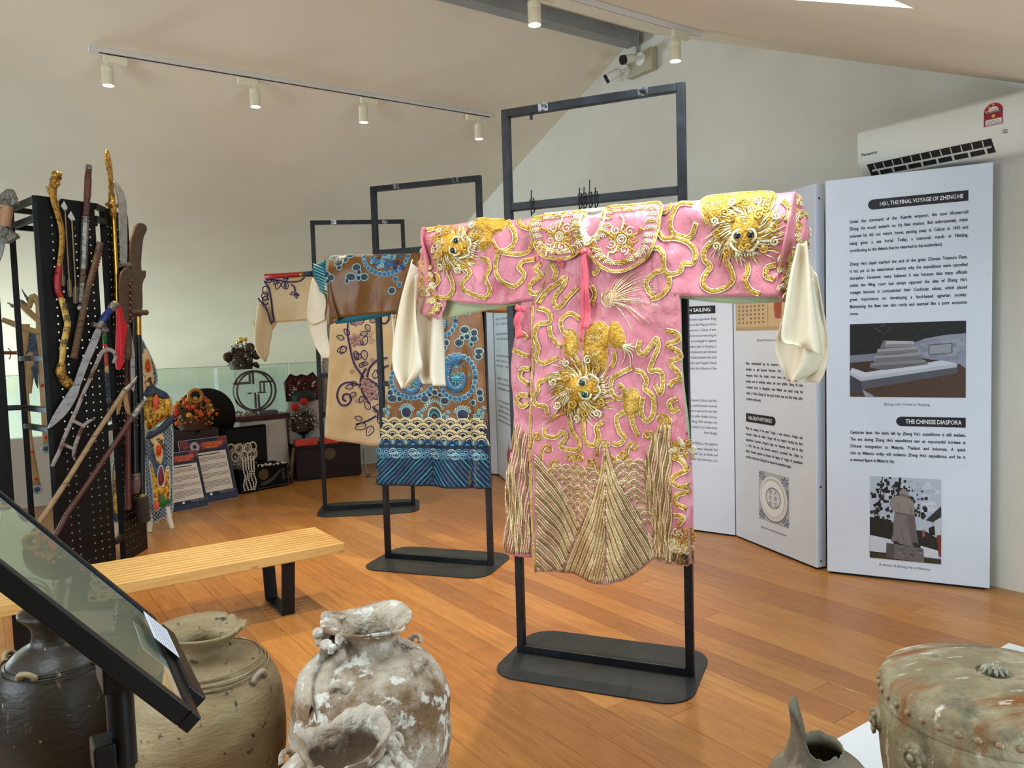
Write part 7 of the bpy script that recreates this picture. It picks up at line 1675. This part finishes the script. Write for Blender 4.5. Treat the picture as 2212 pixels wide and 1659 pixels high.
PRL = mat('pearl', (206, 192, 168), .3, metal=.2); PRLW = mat('pearl_white', (228, 222, 208), .25, metal=.2); SIL = mat('dull_silver', (120, 116, 104), .35, metal=.7, bump=(60, .7)); GLD = mat('amber_gold', (176, 118, 48), .35, metal=.5); OR1 = mat('orange_pompom', (216, 96, 34), .8, bump=(120, .6)); OR2 = mat('red_pompom', (196, 36, 24), .8, bump=(120, .6)); YEL2 = mat('yellow_pompom', (214, 158, 60), .8)
q_ = ony(420, 905, 7.74); h = headdress('orange_headdress', 'orange pompom opera headdress with gold wires before the gong', (q_.x, q_.y, 0), .19, .30, [mat('dark_amber_cap', (74, 42, 16), .5, metal=.3, bump=(40, .9)), mat('amber_bead', (206, 150, 86), .3, metal=.2), GLD], 170, 30, .024, [OR1, YEL2, OR1, OR2], 3, .66)
b = MB(); b.tube([V((0, -.1, .98)) + V((.06 * math.cos(x), 0, .06 * math.sin(x))) for x in [2 * math.pi * k / 16 for k in range(17)]], .016, 8, caps=False); b.build('crest_ring', GLD, h, smooth='all')
MB().box((-.22, -.07, 0), (.20, .10, .66), bev=.006).build('stand_block', mat('dark_carved_block', (52, 32, 24), .6, mix=((34, 20, 16), 12, .4, .7, (1, 1, 3), 5)), h)
# open black case with pearl headdress
fr = Frame(fl(519, 1068), fl(626, 1048)); Wc = fr.len; CASE = mat('black_velvet_case', (6, 6, 6), .7, spec=.2); STUDM = mat('pale_stud', (146, 136, 118), .4)
cs = thing('jewel_case', 'open black studded case holding the pearl headdress', 'case', fr.m)
MB().box((0, -.30, .004), (Wc, -.0, .23), bev=.006).build('case_body', CASE, cs); MB().box((.0, -.33, .235), (Wc * .86, -.27, .62), bev=.006).build('open_lid', CASE, cs); MB().box((.02, -.269, .26), (Wc * .84, -.262, .60)).build('lid_lining', mat('case_lining', (8, 8, 9), .8), cs)
b = MB(); b.cyl((Wc * .47, 0, .155), (Wc * .47, .006, .155), .055, 20); b.build('medallion', mat('brass_medallion', (92, 74, 48), .45, metal=.5, bump=(60, .6)), cs)
def studs(pts): 
    b = MB()
    for x, z in pts: b.sphere((x, .001, z), .0045, 6, 4)
    b.build('stud_row', STUDM, cs)['kind'] = 'stuff'
studs([(Wc * t, .022) for t in [i / 24 for i in range(1, 24)]]); studs([(Wc * .97, .03 + .022 * i) for i in range(9)]); studs([(lerp(Wc * .42, Wc * .80, i / 20), .075 + .10 * (i / 20) ** 2.2) for i in range(21)]); studs([(lerp(Wc * .42, Wc * .82, i / 20), .055 + .11 * (i / 20) ** 2.2) for i in range(21)]); studs([(Wc * (.10 + .03 * k), .05 + .02 * i) for k in range(2) for i in range(7)]); studs([(Wc * (.86 + .03 * k), .08 + .02 * i) for k in range(2) for i in range(6)])
p = fr.m @ V((Wc * .18, -.14, .232)); h = headdress('pearl_headdress', 'cream pearl loop headdress with bead tassels in the open black case', p, .15, .24, [SIL, PRL, PRLW], 130, 0, .02, [PRL], 8, 0, 9, 0)
for i in range(5):
    b = MB(); x = -.02 + .026 * i; pts = [V((x, -.14 - .002 * k, .12 - .02 * k)) for k in range(7)] + [V((x + .009 * math.sin(k * .8 + i), -.165 - .003 * (k % 2), -.02 - .022 * k)) for k in range(9)]
    for q2 in pts: b.box(q2 - V((.006, .005, .008)), q2 + V((.006, .005, .008)))
    b.build('bead_tassel', PRLW, h)['kind'] = 'stuff'
b = MB(); rl = random.Random(2)
for i in range(60): b.sphere((rl.uniform(.14, .42), rl.uniform(-.10, -.02), rl.uniform(.004, .018)), .007, 6, 4)
b.build('loose_beads', PRLW, h)['kind'] = 'stuff'
# cloth covered tables
CLOTH = mat('white_tablecloth', (198, 188, 178), .8, mix=((182, 172, 162), 3, .4, .7, (1, 1, 1), 4), bump=(10, .2))
def cloth_table(x0, x1, y0, y1, H_, label, seed):
    t = thing('cloth_table', label, 'table', ((x0 + x1) / 2, (y0 + y1) / 2, 0), None); hw, hd = (x1 - x0) / 2, (y1 - y0) / 2; rl = random.Random(seed)
    MB().box((-hw + .03, -hd + .03, 0), (hw - .03, hd - .03, H_ - .01)).build('table_core', mat('plain_box', (110, 96, 84), .8), t)
    G = []; n = 64
    for j in range(14):
        row = []; f_ = max(0, (j - 3) / 10); z = H_ if j <= 3 else H_ - f_ * (H_ - .02)
        for i in range(n + 1):
            a = 2 * math.pi * i / n; k = (.25, .6, .9, 1)[min(j, 3)]; cx_, cy_ = math.cos(a), math.sin(a); mx = max(abs(cx_), abs(cy_)); sx, sy = cx_ / mx, cy_ / mx
            fold = 1 + f_ * (.06 + .05 * math.sin(a * 9 + seed) + .03 * math.sin(a * 17)); row.append(V((sx * hw * k * fold, sy * hd * k * fold, z - .004 * (k >= 1 and j == 3))))
        G.append(row)
    b = MB(); b.grid(G); o = b.build('tablecloth', CLOTH, t, smooth='all', merge=.0005); return t
cloth_table(2.20, 2.68, 8.06, 8.36, .655, 'white cloth table carrying the wooden ring model', 2)
# wooden ring model under acrylic
fr = Frame((2.17, 8.06), (2.71, 8.10)); MAR = mat('maroon_lacquer', (72, 20, 22), .3); RINGW = mat('dark_red_wood', (64, 26, 28), .4)
md_ = thing('ring_model', 'dark red wooden ring model on a maroon base under clear acrylic', 'model', fr.m @ T(0, 0, .662))
MB().box((-.02, -.24, 0), (fr.len + .02, .03, .05), bev=.004).build('base', MAR, md_)
cxm, czm, rm = .245, .30, .205
for dy in (-.05, -.16): MB().tube([(cxm + rm * math.cos(a), dy, czm + rm * math.sin(a)) for a in [2 * math.pi * k / 48 for k in range(49)]], .011, 8, caps=False).build('ring', RINGW, md_, smooth='all')
b = MB()
for lo, hi in (((.02, .375), (.20, .40)), ((.30, .38), (.45, .40)), ((.19, .38), (.205, .50)), ((.225, .37), (.24, .50)), ((.30, .28), (.312, .38)), ((.34, .28), (.352, .38)), ((.28, .27), (.36, .285)), ((.17, .27), (.21, .285)), ((.24, .12), (.255, .28)), ((.275, .10), (.29, .26))): b.box((lo[0], -.12, lo[1]), (hi[0], -.09, hi[1]))
b.build('lattice', RINGW, md_)['kind'] = 'stuff'
MB().box((.30, -.16, .05), (.46, -.04, .085), bev=.003).build('step_block', mat('purple_grey_block', (92, 76, 92), .5), md_)
b = MB(); rl = random.Random(9)
for i in range(30): b.sphere((rl.uniform(.05, .30), rl.uniform(-.16, -.04), .055 + rl.uniform(0, .05)), rl.uniform(.006, .016), 7, 5)
b.build('miniature_figures', mat('miniature_gold', (150, 112, 66), .5, metal=.3), md_, smooth='all')['kind'] = 'stuff'
for lo, hi in (((0, .0, .05), (fr.len, .004, .53)), ((0, -.22, .05), (fr.len, -.216, .53)), ((0, -.216, .05), (.004, 0, .53)), ((fr.len - .004, -.216, .05), (fr.len, 0, .53)), ((0, -.22, .53), (fr.len, .004, .534))): MB().box(lo, hi).build('acrylic_pane', CLEAR, md_)
p = fr.m @ T(0, 0, .662) @ V((.12, -.11, .535)); h = headdress('antique_crown', 'dark antique crown with beads standing on the acrylic case', p, .155, .30, [mat('tarnished_silver', (74, 64, 48), .45, metal=.5, mix=((44, 36, 28), 16, .45, .6, (1, 1, 1), 4), bump=(40, .9)), SIL, PRL], 60, 0, .02, [PRL], 4, 0)
b = MB()
for x, z, r_ in ((-.14, .13, .05), (.15, .14, .05), (.09, .22, .05), (-.06, .19, .045), (.14, .04, .03), (.16, -.0 + .02, .02)): b.sphere((x, -.03, z), r_, 10, 7, 0, (1, .5, 1))
b.build('cloud_wings', MATS['tarnished_silver'], h, smooth='all')['kind'] = 'stuff'
b = MB(); b.sphere((.0, -.03, .30), .03, 12, 8); b.sphere((.05, -.03, .31), .022, 10, 7); b.sphere((-.03, -.03, .28), .02, 10, 7); b.build('gilt_finials', mat('bright_gilt', (250, 220, 120), .12, metal=.9), h, smooth='all')
# red and black fan headdress on a white box
fr = Frame((2.74, 8.135), (3.16, 8.10))
wb = tag(MB().box((0, -.13, .3665), (fr.len, 0, .82), bev=.004).build('white_box', mat('white_card_box', (196, 188, 184), .6)), 'white box standing behind the silver pompom headdress', 'box'); wb.matrix_world = fr.m
fh = thing('fan_headdress', 'black edged fan headdress with dark red satin on the white box', 'headdress', fr.m @ T(fr.len * .42, -.08, .822)); DRED = mat('dark_red_satin', (92, 14, 16), .45, bump=(20, .4))
pts = [(-.17, .0), (-.19, .20), (-.12, .29), (-.06, .26), (0, .28), (.06, .26), (.12, .30), (.19, .20), (.17, 0)]
MB().prism(pts, lambda a, c_, t: (a, t, c_), -.01, .006).build('fan_back', DRED, fh); b = MB(); b.tube([(x, .008, z) for x, z in pts], .010, 8)
for x0, z0, x1, z1 in ((0, .05, -.19, .2), (0, .05, -.12, .29), (0, .05, .12, .30), (0, .05, .19, .2), (-.17, .12, -.10, .2), (.17, .12, .10, .2)): b.tube([(x0, .008, z0), (x1, .008, z1)], .006, 6)
b.build('fan_rim', BLACK, fh, smooth='all'); b = MB(); b.lathe([(.13, 0), (.135, .06), (.10, .11), (.001, .13)], 24, T(0, .03, 0)); b.build('cap', mat('dark_lace', (40, 34, 30), .6, bump=(60, .9)), fh, smooth='all')
b = MB(); rl = random.Random(7)
for i in range(50): b.sphere((rl.uniform(-.15, .15), .02 + rl.uniform(0, .04), rl.uniform(.02, .22)), rl.uniform(.006, .014), 7, 5, i % 2)
b.build('sequin_trim', [SIL, PRLW], fh, smooth='all')['kind'] = 'stuff'
for (x, z) in ((0, .22), (-.11, .15), (.12, .16), (-.05, .14)): b = MB(); b.sphere((x, .02, z), .04, 10, 7, 0, (1, .4, 1)); b.build('red_rosette', DRED, fh, smooth='all')
# brown chest with silver headdress and orange trays
fr = Frame(fl(646, 1040), fl(781, 1026)); CH = mat('dark_chest_wood', (34, 18, 13), .5, spec=.3, mix=((22, 11, 8), 6, .4, .7, (.4, 1, 4), 5))
ct = thing('wooden_chest', 'dark brown wooden chest with round brass medallion', 'chest', fr.m)
MB().box((-.02, -.43, .012), (fr.len, 0, .335), bev=.004).build('chest_body', CH, ct); MB().box((-.03, -.44, .335), (fr.len + .01, .008, .365), bev=.003).build('lid', CH, ct); MB().box((-.01, -.42, 0), (fr.len - .01, -.01, .012)).build('plinth', BLACK, ct); b = MB(); b.cyl((fr.len * .50, 0, .265), (fr.len * .50, .008, .265), .062, 24); b.build('medallion', mat('brass_medallion', (92, 74, 48), .45, metal=.5, bump=(60, .6)), ct)
ORT = mat('orange_lacquer_tray', (204, 64, 30), .4, mix=((180, 40, 20), 9, .4, .7, (1, 1, 1), 3))
for x0, x1, lb in ((-.02, .21, 'orange lacquer tray on the chest end near the black case'), (.24, .44, 'orange lacquer tray in the middle of the chest lid')):
    t = thing('lacquer_tray', lb, 'tray', fr.m @ T(x0, -.005, .3655), 'orange trays on the chest'); w_ = x1 - x0; MB().box((0, -.10, 0), (w_, 0, .075), bev=.008).build('tray_body', ORT, t); b = MB()
    for i in range(14): b.sphere((w_ * (i + .5) / 14, -.02, .078), .008, 7, 5)
    b.build('bead_row', SIL, t, smooth='all')['kind'] = 'stuff'
t = tag(MB().box((.46, -.12, .366), (.70, -.02, .40), bev=.006).build('red_cloth_bundle', mat('red_bundle', (150, 34, 26), .7)), 'small red cloth bundle on the chest lid under the cream robe', 'bundle'); t.matrix_world = fr.m
p = fr.m @ V((.10, -.19, .366)); h = headdress('silver_headdress', 'silver pearl headdress with two red pompoms on the chest', p, .16, .26, [mat('tarnished_silver', (74, 64, 48)), SIL, PRLW], 150, 0, .02, [OR2], 15, .14, flat=.5)
for x, z in ((-.10, .41), (.0, .46)): b = MB(); b.sphere((x, -.06, z), .042, 14, 10); b.build('red_pompom', OR2, h, smooth='all')
p0 = fr.m @ V((-.045, .03, .36)); p1_ = fr.m @ V((-.10, .10, .18))
t = thing('ornate_scabbard', 'ornate brass scabbard leaning on the corner of the chest', 'scabbard', (p1_.x, p1_.y, 0)); MB().tube([V((p0.x - p1_.x, p0.y - p1_.y, .36)), V(((p0.x - p1_.x) * .4, (p0.y - p1_.y) * .4, .20)), V((0, 0, .01))], [.016, .022, .026], 8).build('sheath', mat('scabbard_brass', (98, 80, 48), .4, metal=.6, bump=(50, .8)), t, smooth='all'); b = MB(); b.sphere((-.02, 0, .10), .028, 10, 7, 0, (1, 1, 1.4)); b.build('sheath_boss', mat('scabbard_brass', (98, 80, 48)), t, smooth='all')
# cable coming down behind the chest
tag(MB().tube([fl(784, 985, 0) * 0 + ony(785, 968, 7.95), ony(787, 1000, 7.9), ony(793, 1022, 7.8), V((fl(806, 1030).x, fl(806, 1030).y, .01)), V((fl(790, 1031).x, fl(790, 1031).y, .01)), V((fl(815, 1029).x, fl(815, 1029).y, .012))], .010, 8).build('power_cable', mat('grey_cable', (150, 146, 138), .5), smooth='all'), 'grey power cable trailing to the floor behind the chest', 'cable')
